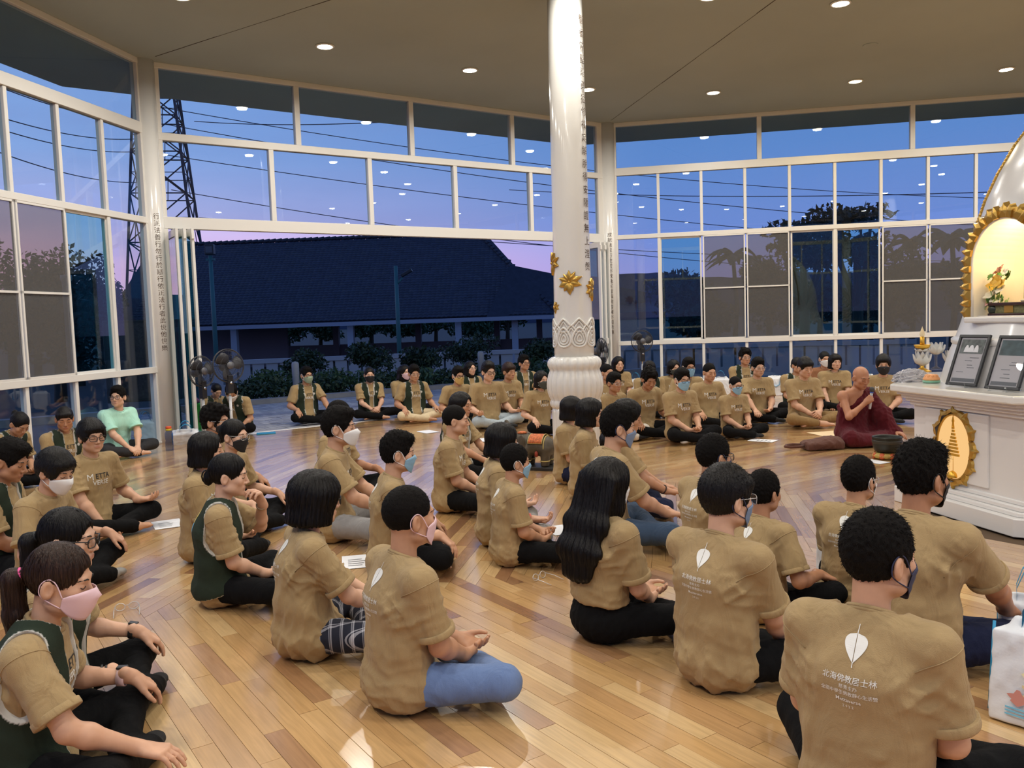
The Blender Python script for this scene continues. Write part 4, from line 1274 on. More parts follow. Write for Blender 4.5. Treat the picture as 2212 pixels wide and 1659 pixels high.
# ================================================================== PEOPLE
# small signed-distance modeller: limbs, heads and clothes are blended solids meshed by surface nets
class Grid:
    def __init__(s, lo, hi, h):
        s.h = h; s.lo = np.floor(np.array(lo, float)/h)*h
        s.n = np.ceil((np.array(hi)-s.lo)/h).astype(int)+1
        s.ax = [s.lo[i]+h*np.arange(s.n[i]) for i in range(3)]
        s.f = np.full(tuple(s.n), .5)
    def op(s, prim, k=0.0, mode='u'):
        lo, hi, fn = prim
        m = k*1.2+2.5*s.h
        sl = []
        for i in range(3):
            a = 0 if lo is None else max(0, int((lo[i]-m-s.lo[i])/s.h))
            b = s.n[i] if hi is None else min(s.n[i], int((hi[i]+m-s.lo[i])/s.h)+2)
            if b <= a: return s
            sl.append(slice(a, b))
        sl = tuple(sl)
        d = fn(s.ax[0][sl[0]][:, None, None], s.ax[1][sl[1]][None, :, None], s.ax[2][sl[2]][None, None, :])
        a = s.f[sl]
        if mode == 'u':
            if k > 0:
                h = np.clip(.5+.5*(d-a)/k, 0, 1); s.f[sl] = d*(1-h)+a*h-k*h*(1-h)
            else: s.f[sl] = np.minimum(a, d)
        else:
            if mode == 'd': d = -d
            if k > 0:
                h = np.clip(.5-.5*(d-a)/k, 0, 1); s.f[sl] = d*(1-h)+a*h+k*h*(1-h)
            else: s.f[sl] = np.maximum(a, d)
        return s
    def nets(s):
        f = s.f; f[0] = f[-1] = .5; f[:, 0] = f[:, -1] = .5; f[:, :, 0] = f[:, :, -1] = .5
        ins = f < 0
        c = np.zeros(tuple(s.n-1), np.int8)
        for a in (0, 1):
            for b in (0, 1):
                for d in (0, 1):
                    c += ins[a:s.n[0]-1+a, b:s.n[1]-1+b, d:s.n[2]-1+d]
        act = (c > 0) & (c < 8)
        idx = np.argwhere(act); N = len(idx)
        vid = np.full(c.shape, -1, np.int32); vid[act] = np.arange(N)
        offs = [(a, b, d) for a in (0, 1) for b in (0, 1) for d in (0, 1)]
        val = np.stack([f[idx[:, 0]+o[0], idx[:, 1]+o[1], idx[:, 2]+o[2]] for o in offs], 1)
        pos = np.zeros((N, 3)); cnt = np.zeros(N)
        for i in range(8):
            for j in range(i+1, 8):
                dd = [abs(offs[i][q]-offs[j][q]) for q in range(3)]
                if sum(dd) != 1: continue
                va, vb = val[:, i], val[:, j]
                cr = (va < 0) != (vb < 0)
                t = np.where(cr, va/np.where(cr, va-vb, 1), 0)
                p = np.array(offs[i])[None, :] + t[:, None]*(np.array(offs[j])-np.array(offs[i]))[None, :]
                pos[cr] += p[cr]; cnt[cr] += 1
        V = s.lo + s.h*(idx + pos/np.maximum(cnt, 1)[:, None])
        F = []
        for d in range(3):
            a, b = (d+1) % 3, (d+2) % 3
            s0 = [slice(None)]*3; s1 = [slice(None)]*3
            s0[d] = slice(0, -1); s1[d] = slice(1, None)
            e = ins[tuple(s0)] != ins[tuple(s1)]
            q = np.argwhere(e)
            q = q[(q[:, a] > 0) & (q[:, b] > 0) & (q[:, a] < s.n[a]-1) & (q[:, b] < s.n[b]-1)]
            if not len(q): continue
            def cell(da, db):
                r = q.copy(); r[:, a] += da; r[:, b] += db
                return vid[r[:, 0], r[:, 1], r[:, 2]]
            fc = np.stack([cell(-1, -1), cell(0, -1), cell(0, 0), cell(-1, 0)], 1)
            inside_low = ins[q[:, 0], q[:, 1], q[:, 2]]
            fc[~inside_low] = fc[~inside_low][:, ::-1]
            F.append(fc)
        F = np.concatenate(F) if F else np.zeros((0, 4), int)
        F = F[(F >= 0).all(1)]
        return V, F

A3 = lambda *v: np.array(v, float)
def cap(a, b, ra, rb):
    a, b = A3(*a), A3(*b); ba = b-a; L2 = max(ba@ba, 1e-12); r = max(ra, rb)
    def fn(X, Y, Z):
        x, y, z = X-a[0], Y-a[1], Z-a[2]
        t = np.clip((x*ba[0]+y*ba[1]+z*ba[2])/L2, 0, 1)
        return np.sqrt((x-ba[0]*t)**2+(y-ba[1]*t)**2+(z-ba[2]*t)**2) - (ra+(rb-ra)*t)
    return np.minimum(a, b)-r, np.maximum(a, b)+r, fn
def capm(a, b, ra, rb, axes, sc):
    """capsule stretched along the unit axes by the factors sc"""
    a, b = A3(*a), A3(*b); M = np.array(axes, float)/np.array(sc)[:, None]
    bb = M@(b-a); L2 = max(bb@bb, 1e-12); r = max(ra, rb)*max(sc); mn = min(sc)
    def fn(X, Y, Z):
        x, y, z = X-a[0], Y-a[1], Z-a[2]
        q = [M[i, 0]*x+M[i, 1]*y+M[i, 2]*z for i in range(3)]
        t = np.clip((q[0]*bb[0]+q[1]*bb[1]+q[2]*bb[2])/L2, 0, 1)
        return (np.sqrt((q[0]-bb[0]*t)**2+(q[1]-bb[1]*t)**2+(q[2]-bb[2]*t)**2) - (ra+(rb-ra)*t))*mn
    return np.minimum(a, b)-r, np.maximum(a, b)+r, fn
def ell(c, r, R=None):
    c = A3(*c); r = A3(*r); m = r.max()
    def fn(X, Y, Z):
        x, y, z = X-c[0], Y-c[1], Z-c[2]
        if R is not None: x, y, z = R[0, 0]*x+R[1, 0]*y+R[2, 0]*z, R[0, 1]*x+R[1, 1]*y+R[2, 1]*z, R[0, 2]*x+R[1, 2]*y+R[2, 2]*z
        k0 = np.sqrt((x/r[0])**2+(y/r[1])**2+(z/r[2])**2)
        k1 = np.sqrt((x/r[0]**2)**2+(y/r[1]**2)**2+(z/r[2]**2)**2)
        return k0*(k0-1)/np.maximum(k1, 1e-6)
    e = r if R is None else np.array([m, m, m])
    return c-e, c+e, fn
def half_space(n, c, lo=None, hi=None):
    n = A3(*n); n = n/np.linalg.norm(n); c = A3(*c)
    return lo, hi, lambda X, Y, Z: (X-c[0])*n[0]+(Y-c[1])*n[1]+(Z-c[2])*n[2]
def boxp(c, hf, r=0.0):
    c = A3(*c); hf = A3(*hf)
    def fn(X, Y, Z):
        x, y, z = abs(X-c[0])-hf[0], abs(Y-c[1])-hf[1], abs(Z-c[2])-hf[2]
        return np.sqrt(np.maximum(x, 0)**2+np.maximum(y, 0)**2+np.maximum(z, 0)**2)+np.minimum(np.maximum(np.maximum(x, y), z), 0)-r
    return c-hf-r, c+hf+r, fn
def rotx(a): c, s = math.cos(a), math.sin(a); return np.array([[1, 0, 0], [0, c, -s], [0, s, c]])
def roty(a): c, s = math.cos(a), math.sin(a); return np.array([[c, 0, s], [0, 1, 0], [-s, 0, c]])
def rotz(a): c, s = math.cos(a), math.sin(a); return np.array([[c, -s, 0], [s, c, 0], [0, 0, 1]])
def unit(v): return np.asarray(v, float)/max(1e-9, np.linalg.norm(v))
def vnormals(V, F):
    n = np.cross(V[F[:, 2]]-V[F[:, 0]], V[F[:, 3]]-V[F[:, 1]])
    out = np.zeros_like(V)
    for q in range(3):
        for c in range(4): out[:, q] += np.bincount(F[:, c], n[:, q], len(V))
    return out/np.maximum(np.linalg.norm(out, axis=1), 1e-12)[:, None]
def join(parts):
    Vs, Fs, b = [], [], 0
    for V, F in parts:
        Vs.append(V); Fs.append(F+b); b += len(V)
    return np.concatenate(Vs), np.concatenate(Fs)
def set_col(me, C, name='tone'):
    at = me.attributes.new(name, 'FLOAT_COLOR', 'POINT')
    at.data.foreach_set('color', np.concatenate([C, np.ones((len(C), 1))], 1).astype(np.float32).ravel())

def cloth_folds(V, N, seed, amp, kind='shirt'):
    r = np.random.RandomState(seed); d = np.zeros(len(V))
    z = V[:, 2]
    if kind == 'shirt':
        w_low = np.clip((.34-z)/.22, 0, 1)                        # bunching towards the waist
        w_arm = np.exp(-(((abs(V[:, 0])-.17)/.07)**2+((z-.42)/.08)**2))
        sets = [(6, .085, (1, .6, .30), .30, w_low*.75+.12), (3, .055, (.45, .3, 1), .4, w_low*.55), (4, .05, (1, .4, .9), .4, w_arm*1.3), (4, .12, (1, .7, .22), .25, np.clip((.52-z)/.15, 0, 1)*.75)]
    elif kind == 'trousers':
        sets = [(6, .075, (.8, .8, .6), .4, np.full(len(V), .7)), (4, .045, (.9, .5, .8), .5, np.exp(-((np.hypot(V[:, 0], V[:, 1]-.05)-.15)/.07)**2)*1.0)]
    else:
        sets = [(6, .10, (1, .7, .35), .4, np.full(len(V), 1.0)), (5, .055, (.8, .8, .4), .4, np.full(len(V), .8))]
    for n, lam, dirw, warp, w in sets:
        acc = np.zeros(len(V))
        for _ in range(n):
            k = r.normal(size=3)*np.array(dirw); k = k/np.linalg.norm(k)*2*PI/(lam*r.uniform(.7, 1.5))
            k2 = r.normal(size=3); k2 = k2/np.linalg.norm(k2)*2*PI/(lam*2.6)
            m = .5+.5*np.sin(V@(r.normal(size=3)*9)+r.rand()*6)
            acc += (1-np.abs(np.sin((V@k+r.rand()*6)/2+warp*2*np.sin(V@k2+r.rand()*6))))**1.6*m
        d += amp*w*(acc/n*2.4-.55)
    return V + N*d[:, None]

# ---- materials
HAIRM = {}
def hair_mat(name, col, short=False):
    if name in HAIRM: return HAIRM[name]
    m = bpy.data.materials.new('hair_'+name); m.use_nodes = True
    N, L = m.node_tree.nodes, m.node_tree.links; b = N['Principled BSDF']
    tc = N.new('ShaderNodeTexCoord'); mp = N.new('ShaderNodeMapping'); mp.inputs['Scale'].default_value = (150, 150, 9) if not short else (330, 330, 120)
    L.new(tc.outputs['Object'], mp.inputs[0])
    nz = N.new('ShaderNodeTexNoise'); nz.inputs['Scale'].default_value = 1.6; nz.inputs['Detail'].default_value = 3
    L.new(mp.outputs[0], nz.inputs['Vector'])
    cr = N.new('ShaderNodeValToRGB'); cr.color_ramp.elements[0].position = .35; cr.color_ramp.elements[1].position = .72
    cr.color_ramp.elements[0].color = (*[c*.45 for c in col], 1); cr.color_ramp.elements[1].color = (*[c*1.5 for c in col], 1)
    L.new(nz.outputs['Fac'], cr.inputs[0]); L.new(cr.outputs[0], b.inputs['Base Color'])
    bp = N.new('ShaderNodeBump'); bp.inputs['Strength'].default_value = .7; bp.inputs['Distance'].default_value = .004
    L.new(nz.outputs['Fac'], bp.inputs['Height']); L.new(bp.outputs[0], b.inputs['Normal'])
    b.inputs['Roughness'].default_value = .44 if not short else .7; b.inputs['Specular IOR Level'].default_value = .22 if not short else .12
    HAIRM[name] = m
    return m
hair_mat('black', (.0070, .0052, .0045)); hair_mat('brown', (.032, .015, .009)); hair_mat('crop', (.0065, .0050, .0042), True)
SKIN = mat('skin', (.5, .3, .2), .48, spec=.4, attr='tone', noise=.05, nscale=25)
def fabric(name, col, rough=.85, sheen=.10, b=.25, wr=.45): return mat('cloth_'+name, col, rough, spec=.15, sheen=sheen if max(col) > .05 else .0, bump=b, bscale=420, noise=.04, nscale=5, wrinkle=wr)
TEE = fabric('khaki', srgb(166, 141, 101)); 
VESTM = mat('cloth_vest', (.02, .05, .03), .9, spec=.2, attr='tone', bump=.2, bscale=420)
PANTS = {'black': fabric('black', (.0055, .0055, .006), .95), 'navy': fabric('navy', (.012, .016, .045)), 'jeans': fabric('light_jeans', srgb(108, 130, 172)), 'denim': fabric('denim', srgb(62, 80, 104)), 'pale': fabric('pale_jeans', srgb(165, 176, 182)), 'grey': fabric('grey_marl', srgb(150, 148, 146)), 'cream': fabric('cream', srgb(216, 196, 160)), 'khaki': fabric('khaki_trousers', srgb(140, 112, 72)), 'white': fabric('off_white', srgb(222, 212, 198))}
MASKM = {'white': mat('mask_white', (.80, .79, .78), .7), 'blue': mat('mask_blue', srgb(142, 186, 214), .7), 'black': mat('mask_black', (.012, .012, .014), .7), 'pink': mat('mask_pink', srgb(232, 198, 205), .7), 'yellow': mat('mask_yellow', srgb(214, 178, 110), .7), 'green': mat('mask_green', srgb(150, 166, 140), .7), 'navy': mat('mask_navy', srgb(44, 48, 78), .7), 'grey': mat('mask_grey', srgb(70, 72, 66), .7), 'slate': mat('mask_slate', srgb(120, 140, 170), .7)}
PRINTW = mat('print_white', (.80, .79, .74), .7); PRINTK = mat('print_black', (.02, .02, .02), .7); PRINTG = mat('print_grey', (.42, .40, .36), .7)
PRINTB = mat('print_sky_blue', srgb(120, 190, 220), .7); PRINTY = mat('print_yellow', srgb(214, 190, 90), .7)
LENS = glass_mat('spectacle_lens', (.93, .94, .95)); BROW = mat('brow_hair', (.014, .010, .008), .7)
EYEW = mat('eye_white', (.55, .52, .48), .3)

def lod(D):
    if D < 4.6: return dict(cloth=.0095, head=.0042, hand=.0042, hair=.0055, n=8)
    if D < 7.5: return dict(cloth=.0125, head=.0052, hand=.0050, hair=.0070, n=7)
    if D < 11: return dict(cloth=.0155, head=.0062, hand=.0060, hair=.0085, n=6)
    return dict(cloth=.018, head=.0075, hand=.0070, hair=.0100, n=5)

# ---- head, in head space: x right, y forward, z up, origin mid-skull at eye level
def head_prims(g, female=False, bald=False):
    U = g.op
    U(ell((0, -.012, .030), (.0735, .093, .087)))
    U(ell((0, .028, -.030), (.060, .060, .082)), .03)
    U(ell((0, .042, -.075), (.041 if female else .045, .040, .034)), .03)
    U(ell((0, .076, -.100), (.018, .012, .012)), .02)
    for s in (-1, 1):
        U(ell((s*.043, .060, -.024), (.020, .020, .020)), .025)
        U(ell((s*.050, .012, -.068), (.018, .030, .020)), .03)
    U(cap((-.034, .080, .020), (.034, .080, .020), .008, .008), .02)
    for s in (-1, 1):
        U(ell((s*.032, .104, .000), (.017, .016, .012)), .012, 'd')
        U(ell((s*.0315, .076, -.001), (.0155, .0115, .0100)), .004)
    U(cap((0, .086, .010), (0, .106, -.032), .0062, .0100), .010)
    for s in (-1, 1): U(ell((s*.0115, .096, -.038), (.0085, .009, .0075)), .006)
    U(cap((-.017, .0885, -.061), (.017, .0885, -.061), .0052, .0052), .007)
    U(cap((-.013, .0880, -.0715), (.013, .0880, -.0715), .0062, .0062), .007)
    for s in (-1, 1):
        R = rotz(s*.35)
        U(ell((s*.0785, -.012, -.012), (.010, .021, .033), R), .008)
        U(ell((s*.087, -.006, -.010), (.007, .011, .019), R), .004, 'd')

HAIR_STYLES = {}
def hair_sdf(style, h, gdir, length=.13, fall=None, wide=2.0):
    """hair solid in head space; gdir is straight down seen from the head"""
    lo, hi = A3(-.135, -.16, -.14), A3(.135, .15, .19)
    tail_pts = None
    if style in ('long', 'bob', 'bobfringe', 'shoulder'): lo[2] = -.22
    if style == 'long':
        tail_pts = [A3(0, -.07, .03)] + list(fall)
        for p_ in fall: lo = np.minimum(lo, p_-.17); hi = np.maximum(hi, p_+.17)
    if style == 'shoulder':
        p0 = A3(0, -.05, .0); p1 = p0+gdir*.17+A3(0, -.01, 0); tail_pts = [p0, p1]; lo = np.minimum(lo, p1-.16)
    if style == 'ponytail':
        p0 = A3(0, -.108, .012); p1 = p0+A3(0, -.045, .0)+gdir*.03; p2 = p1+gdir*.12; p3 = p2+gdir*max(.05, length)
        tail_pts = [p0, p1, p2, p3]; lo = np.minimum(lo, np.minimum(p3, p1)-.09); hi = np.maximum(hi, p3+.09)
    if style in ('bun', 'claw', 'lowbun'): lo[1] = -.20
    g = Grid(lo, hi, h); U = g.op
    if style in ('crew', 'short', 'buzz', 'spiky', 'fringe', 'bowl', 'curly', 'sidepart'):
        ts, tt = {'crew': (.011, .022), 'short': (.014, .028), 'buzz': (.005, .007), 'spiky': (.010, .030), 'fringe': (.017, .026), 'bowl': (.022, .028), 'curly': (.018, .036), 'sidepart': (.015, .03)}[style]
        U(ell((0, -.014, .032), (.0735+ts, .094+ts, .087+tt)))
        if style in ('short', 'spiky', 'sidepart', 'curly'): U(ell((.01 if style == 'sidepart' else 0, .035, .098), (.060, .066, .034)), .03)
        U(ell((0, .122, -.034), (.088, .084, .106)), .010, 'd')
        for s in (-1, 1): U(ell((s*.088, .004, -.030), (.034, .030, .048)), .012, 'd')
        U(half_space((0, .30, -1), (0, -.08, -.066)), .01, 'i')
        if style in ('fringe', 'bowl'):
            U(ell((0, .052, .062), (.076, .046, .040)), .018)
            if style == 'bowl':
                for s in (-1, 1): U(ell((s*.066, .02, .012), (.022, .050, .040)), .015)
        if style in ('crew', 'spiky', 'short'):
            for s in (-1, 1): U(ell((s*.112, -.02, -.028), (.040, .10, .060)), .015, 'd')
    elif style in ('bob', 'bobfringe', 'long', 'shoulder'):
        U(ell((0, -.012, .026), (.094, .110, .102)))
        L_ = .105 if style in ('bob', 'bobfringe') else .12
        U(capm((0, -.022, .02), (0, -.030, -L_+.02), .090, .094, np.eye(3), (1.06, .98, 1)), .02)
        U(ell((0, .132, -.060), (.070, .098, .150)), .014, 'd')
        if style == 'bobfringe': U(ell((0, .054, .064), (.072, .042, .042)), .014)
        if tail_pts is not None:
            for i in range(len(tail_pts)-1):
                a, b = tail_pts[i], tail_pts[i+1]; last = i == len(tail_pts)-2
                U(capm(a, b, .045 if style == 'long' else .05, .036 if last and style == 'long' else .045, np.eye(3), (wide, .80, 1)), .03)
        else:
            U(half_space((0, 0, -1), (0, 0, -L_)), .012, 'i')
            U(capm((0, -.02, -.20), (0, -.02, -.06), .060, .05, np.eye(3), (1, 1, 1)), .01, 'd')
    else:   # hair drawn back
        U(ell((0, -.013, .032), (.083, .103, .097)))
        U(ell((0, .124, -.034), (.086, .084, .106)), .010, 'd')
        for s in (-1, 1): U(ell((s*.090, .006, -.034), (.032, .030, .046)), .012, 'd')
        U(half_space((0, .15, -1), (0, -.08, -.072)), .01, 'i')
        if style == 'bun': U(ell((0, -.115, .055), (.036, .034, .036)), .01)
        if style in ('claw', 'lowbun'): U(ell((0, -.108, -.02), (.038, .030, .044)), .012)
        if style == 'ponytail':
            rr = [.018, .034, .036, .016]
            for i in range(3): U(cap(tail_pts[i], tail_pts[i+1], rr[i], rr[i+1]), .015)
        if length == .131: U(ell((0, .058, .064), (.068, .040, .034)), .014)     # fringe
    V, F = g.nets()
    N = vnormals(V, F)
    r = np.random.RandomState(int(length*1000)+len(style))
    if style in ('bob', 'bobfringe', 'long', 'ponytail', 'bun', 'claw', 'lowbun', 'shoulder', 'bowl', 'fringe'):
        th = np.arctan2(V[:, 0], V[:, 1]+.02)
        am = .0022 if style in ('long', 'bob', 'bobfringe', 'shoulder') else .0013
        d = am*np.sin(th*34+3*np.sin(V[:, 2]*14))+am*.7*np.sin(th*61+V[:, 2]*22)+am*np.sin(V[:, 0]*140+V[:, 1]*25)*.6
    else:
        am = {'buzz': .0005, 'crew': .0011, 'curly': .0050, 'spiky': .0022}.get(style, .0018)
        d = np.zeros(len(V))
        for q in range(12):
            k = r.normal(size=3); k = k/np.linalg.norm(k)*(420 if style != 'curly' else 170)*r.uniform(.6, 1.3)
            d += np.sin(V@k+r.rand()*6)
        d = am*d/2.2
    return V + N*d[:, None], F, tail_pts

def smooth_path(P, n=5):
    P = [np.asarray(p, float) for p in P]; out = []
    for i in range(len(P)-1):
        a, b, c, d = P[max(0, i-1)], P[i], P[i+1], P[min(len(P)-1, i+2)]
        for q in range(n):
            t = q/n; out.append(.5*((2*b)+(-a+c)*t+(2*a-5*b+4*c-d)*t*t+(-a+3*b-3*c+d)*t**3))
    out.append(P[-1])
    return [tuple(p) for p in out]
def hair_fuzz(V, F, n, length, seed, gdir, tuft=.0):
    '''short hairs standing on the cropped surface'''
    r = np.random.RandomState(seed); N = vnormals(V, F)
    i = r.randint(0, len(V), n); P = V[i]+r.normal(size=(n, 3))*.002; n_ = N[i]
    d = n_*.55+gdir*.65+A3(0, .10, .0)+r.normal(size=(n, 3))*.22
    d /= np.linalg.norm(d, axis=1)[:, None]
    up_ = np.clip((V[i][:, 2]-.0)/.08, .25, 1.0)[:, None]
    L_ = length*(.6+.8*r.rand(n, 1))*up_
    s_ = np.cross(d, r.normal(size=(n, 3))); s_ /= np.linalg.norm(s_, axis=1)[:, None]
    w = .0011
    Q = np.stack([P-s_*w-n_*.003, P+s_*w-n_*.003, P+d*L_+s_*w*.25, P+d*L_-s_*w*.25], 1).reshape(-1, 3)
    return Q, np.arange(4*n).reshape(n, 4)
def hair_strands(V, F, n, length, seed, gdir):
    '''long strands lying along the surface'''
    r = np.random.RandomState(seed); N = vnormals(V, F)
    bv = BVHTree.FromPolygons(V.tolist(), F.tolist()); VV = []; FF = []
    for i in r.randint(0, len(V), n):
        p, nn = V[i], N[i]; L_ = length*r.uniform(.5, 1.2); w = .0010*r.uniform(.7, 1.4); b = len(VV)
        off = r.uniform(.0004, .0022)
        for q in range(6):
            t = gdir-nn*(nn@gdir)+r.normal(size=3)*.05
            t = t/max(1e-6, np.linalg.norm(t)); sd = np.cross(t, nn)
            c = p+nn*off
            ww = w*(1-.12*q)
            VV += [c-sd*ww, c+sd*ww]
            h = bv.find_nearest(Vector(p+t*L_/5))
            if h[0] is None: break
            p, nn = np.array(h[0]), np.array(h[1])
        m = (len(VV)-b)//2
        for q in range(m-1): FF.append((b+q*2, b+q*2+1, b+q*2+3, b+q*2+2))
    return np.array(VV), np.array(FF)
def hand_prims(g, w, d, n, side, curl, spread=1.0, thumb=0.0):
    """w wrist, d towards the fingers, n palm normal, side +1 = thumb on d x n side"""
    d = unit(d); n = unit(n-d*(n@d)); s = np.cross(d, n)*side
    U = g.op
    offs = (.029, .010, -.009, -.027); lens = (.071, .079, .073, .057); kn = (.083, .087, .083, .075)
    U(cap(w-d*.03, w+d*.03, .024, .024), .015)
    for i in range(4):
        k = w+d*kn[i]+s*offs[i]*spread-n*.004
        U(cap(w+d*.022+s*offs[i]*.55, k, .0145, .0125), .012)
    U(capm(w+d*.03, w+d*.062, .014, .013, [s, d, n], (2.3, 1, .95)), .01)
    for i in range(4):
        k = w+d*kn[i]+s*offs[i]*spread-n*.004
        a = 0.0; p = k; fr = (.0096, .0088, .0080, .0068)
        dd = unit(d+s*(offs[i]*4.2*(spread-.6)))
        for j, (q, c) in enumerate(zip((.45, .30, .25), curl)):
            a += c*(1+.08*i)
            e = p+(dd*math.cos(a)+n*math.sin(a))*lens[i]*q
            U(cap(p, e, fr[j], fr[j+1]), .0025); p = e
    t0 = w+d*.018+s*.020+n*.004; t1_ = w+d*.050+s*(.043-.01*thumb)+n*(.016+.014*thumb)
    t2 = t1_+unit(d*.85+s*(.40-1.0*thumb)+n*(.25+.5*thumb))*.034; t3 = t2+unit(d*.95+s*(.05-1.1*thumb)+n*(.22+.3*thumb))*.027
    U(cap(t0, t1_, .0155, .0120), .012); U(cap(t1_, t2, .0112, .0098), .004); U(cap(t2, t3, .0098, .0078), .003)

def ik(s, w, l1, l2, pole):
    v = w-s; L = np.linalg.norm(v)
    if L > (l1+l2)*.995: w = s+v/L*(l1+l2)*.995; v = w-s; L = np.linalg.norm(v)
    u = v/L; a = (l1*l1-l2*l2+L*L)/(2*L); hgt = math.sqrt(max(0, l1*l1-a*a))
    p = pole-u*(pole@u); p = unit(p)
    return s+u*a+p*hgt, w

ARM_POSES = {   # wrist target (right side, x>0), pole, hand direction, palm normal, curl
    'lap': ((.060, .240, .160), (.55, -.35, -.9), (-.75, .55, -.25), (-.1, -.25, 1), (.45, .5, .3)),
    'lap2': ((.080, .220, .170), (.55, -.35, -.9), (-.85, .45, -.15), (0, -.3, 1), (.55, .55, .35)),
    'clasp': ((.05, .270, .175), (.55, -.3, -.9), (-.72, .60, -.30), (-.6, -.1, -.5), (.6, .7, .4)),
    'knee': ((.245, .235, .225), (.45, -.35, -.9), (.38, .85, -.42), (-.1, -.35, -1), (.38, .32, .22)),
    'dangle': ((.235, .285, .240), (.45, -.3, -.9), (.32, .72, -.66), (-.15, -.6, -.8), (.35, .30, .2)),
    'kneeup': ((.235, .235, .215), (.45, -.4, -.9), (.45, .86, .05), (.1, -.25, 1), (.48, .45, .3)),
    'low': ((.13, .26, .11), (.5, -.4, -.8), (-.25, .9, -.35), (-.3, -.3, -1), (.35, .35, .25)),
    'feet': ((.06, .33, .13), (.9, -.1, -.4), (-.5, .75, -.45), (-.4, -.3, -.8), (.5, .5, .3)),
    'side': ((.27, -.02, .10), (.9, -.5, .2), (.2, .5, -.85), (-.9, .1, -.2), (.3, .3, .2)),
    'nose': ((.075, .235, .545), (.75, .25, -1), (-.45, -.35, .80), (-.6, -.6, .1), (.75, .7, .4)),
    'mic': ((.06, .215, .455), (.9, .05, -1), (-.55, .50, .65), (-.80, -.55, -.15), (1.15, 1.25, .8)),
    'front': ((.10, .33, .20), (.9, -.3, -.6), (-.3, .95, -.2), (0, -.2, -1), (.3, .3, .2)),
    'far': ((.20, .36, .19), (.8, -.3, -.6), (.25, .95, -.25), (-.1, -.2, -1), (.3, .3, .2)),
}

PRINT_BACK = [('leaf', None)]
def leaf_poly():
    pts = []
    for i in range(15):
        t = i/14; w = .031*math.sin(PI*t**.62)**.85*(1-.12*t)
        pts.append((w, .034-.068*t))
    return pts
LP_ = leaf_poly()
LEAF_V = [(x, y) for x, y in LP_] + [(-x, y) for x, y in LP_[1:-1]] ; 
def leaf_mesh():
    V = []; F = []; n = len(LP_)
    for (x, y) in LP_: V += [(-x, y), (-.0009, y), (.0009, y), (x, y)]
    for i in range(n-1):
        F.append((i*4, i*4+1, i*4+5, i*4+4)); F.append((i*4+2, i*4+3, i*4+7, i*4+6))
    b = len(V)
    V += [(-.0012, .034), (.0012, .034), (.003, .056), (.001, .056)]; F.append((b, b+1, b+2, b+3))
    b = len(V)
    V += [(-.0012, -.045), (.0012, -.045), (.001, -.032), (-.001, -.032)]; F.append((b, b+1, b+2, b+3))
    return np.array(V), F
LEAF2D = leaf_mesh()
def project_print(items, bvh, back, cz, name, parent, m, tilt=0.0):
    """items: (2-D verts, faces, du, dv); printed onto the garment by casting along y"""
    VV, FF = [], []
    sg = 1 if back else -1
    for V, F, du, dv in items:
        b = len(VV); ok = True; loc = []
        for u, v in V:
            u2, v2 = u+du, v+dv
            u2, v2 = u2*math.cos(tilt)-v2*math.sin(tilt), u2*math.sin(tilt)+v2*math.cos(tilt)
            h = bvh.ray_cast(Vector((u2*sg, -1.2*sg, cz+v2)), Vector((0, sg, 0)))
            if h[0] is None: loc.append(None)
            else: loc.append(h[0]+Vector((0, -.0022*sg, .0)))
        idx = {}
        for f in F:
            if any(loc[i] is None for i in f): continue
            ff = []
            for i in f:
                if i not in idx: idx[i] = len(VV); VV.append(tuple(loc[i]))
                ff.append(idx[i])
            FF.append(tuple(ff))
    if not FF: return None
    me = bpy.data.meshes.new(name); me.from_pydata(VV, [], FF); me.update()
    return obj(name, me, m, parent)

def torso_points(P):
    lean, sl, side = P.get('lean', .06), P.get('slouch', .13), P.get('bend', 0.0)
    p = A3(0, -.01, .10); pts = [p]
    for L_, a in ((.15, lean-sl), (.17, lean), (.155, lean+sl)):
        p = p+A3(math.sin(side)*L_, math.sin(a)*L_, math.cos(a)*L_*math.cos(side)); pts.append(p)
    up3 = unit(pts[3]-pts[2])
    return pts, up3
def skeleton(P):
    pts, up3 = torso_points(P)
    nb = pts[3]
    hy, hp, hr = P.get('head', (0, .05, 0)) if len(P.get('head', (0, .05, 0))) == 3 else (*P['head'], 0)
    na = P.get('lean', .06)+P.get('slouch', .13)*.6+hp*.35
    neck_top = nb+A3(0, math.sin(na)*.07, math.cos(na)*.07)
    H = rotz(hy)@rotx(-hp)@roty(hr)
    h0 = neck_top + H@A3(0, .022, .092)
    fwd = np.cross(A3(1, 0, 0), up3)*-1
    if fwd[1] < 0: fwd = -fwd
    sh = {s: nb-up3*.050+A3(s*.176*P.get('broad', 1), 0, 0)+fwd*(-.006) for s in (-1, 1)}
    return pts, up3, nb, neck_top, H, h0, sh

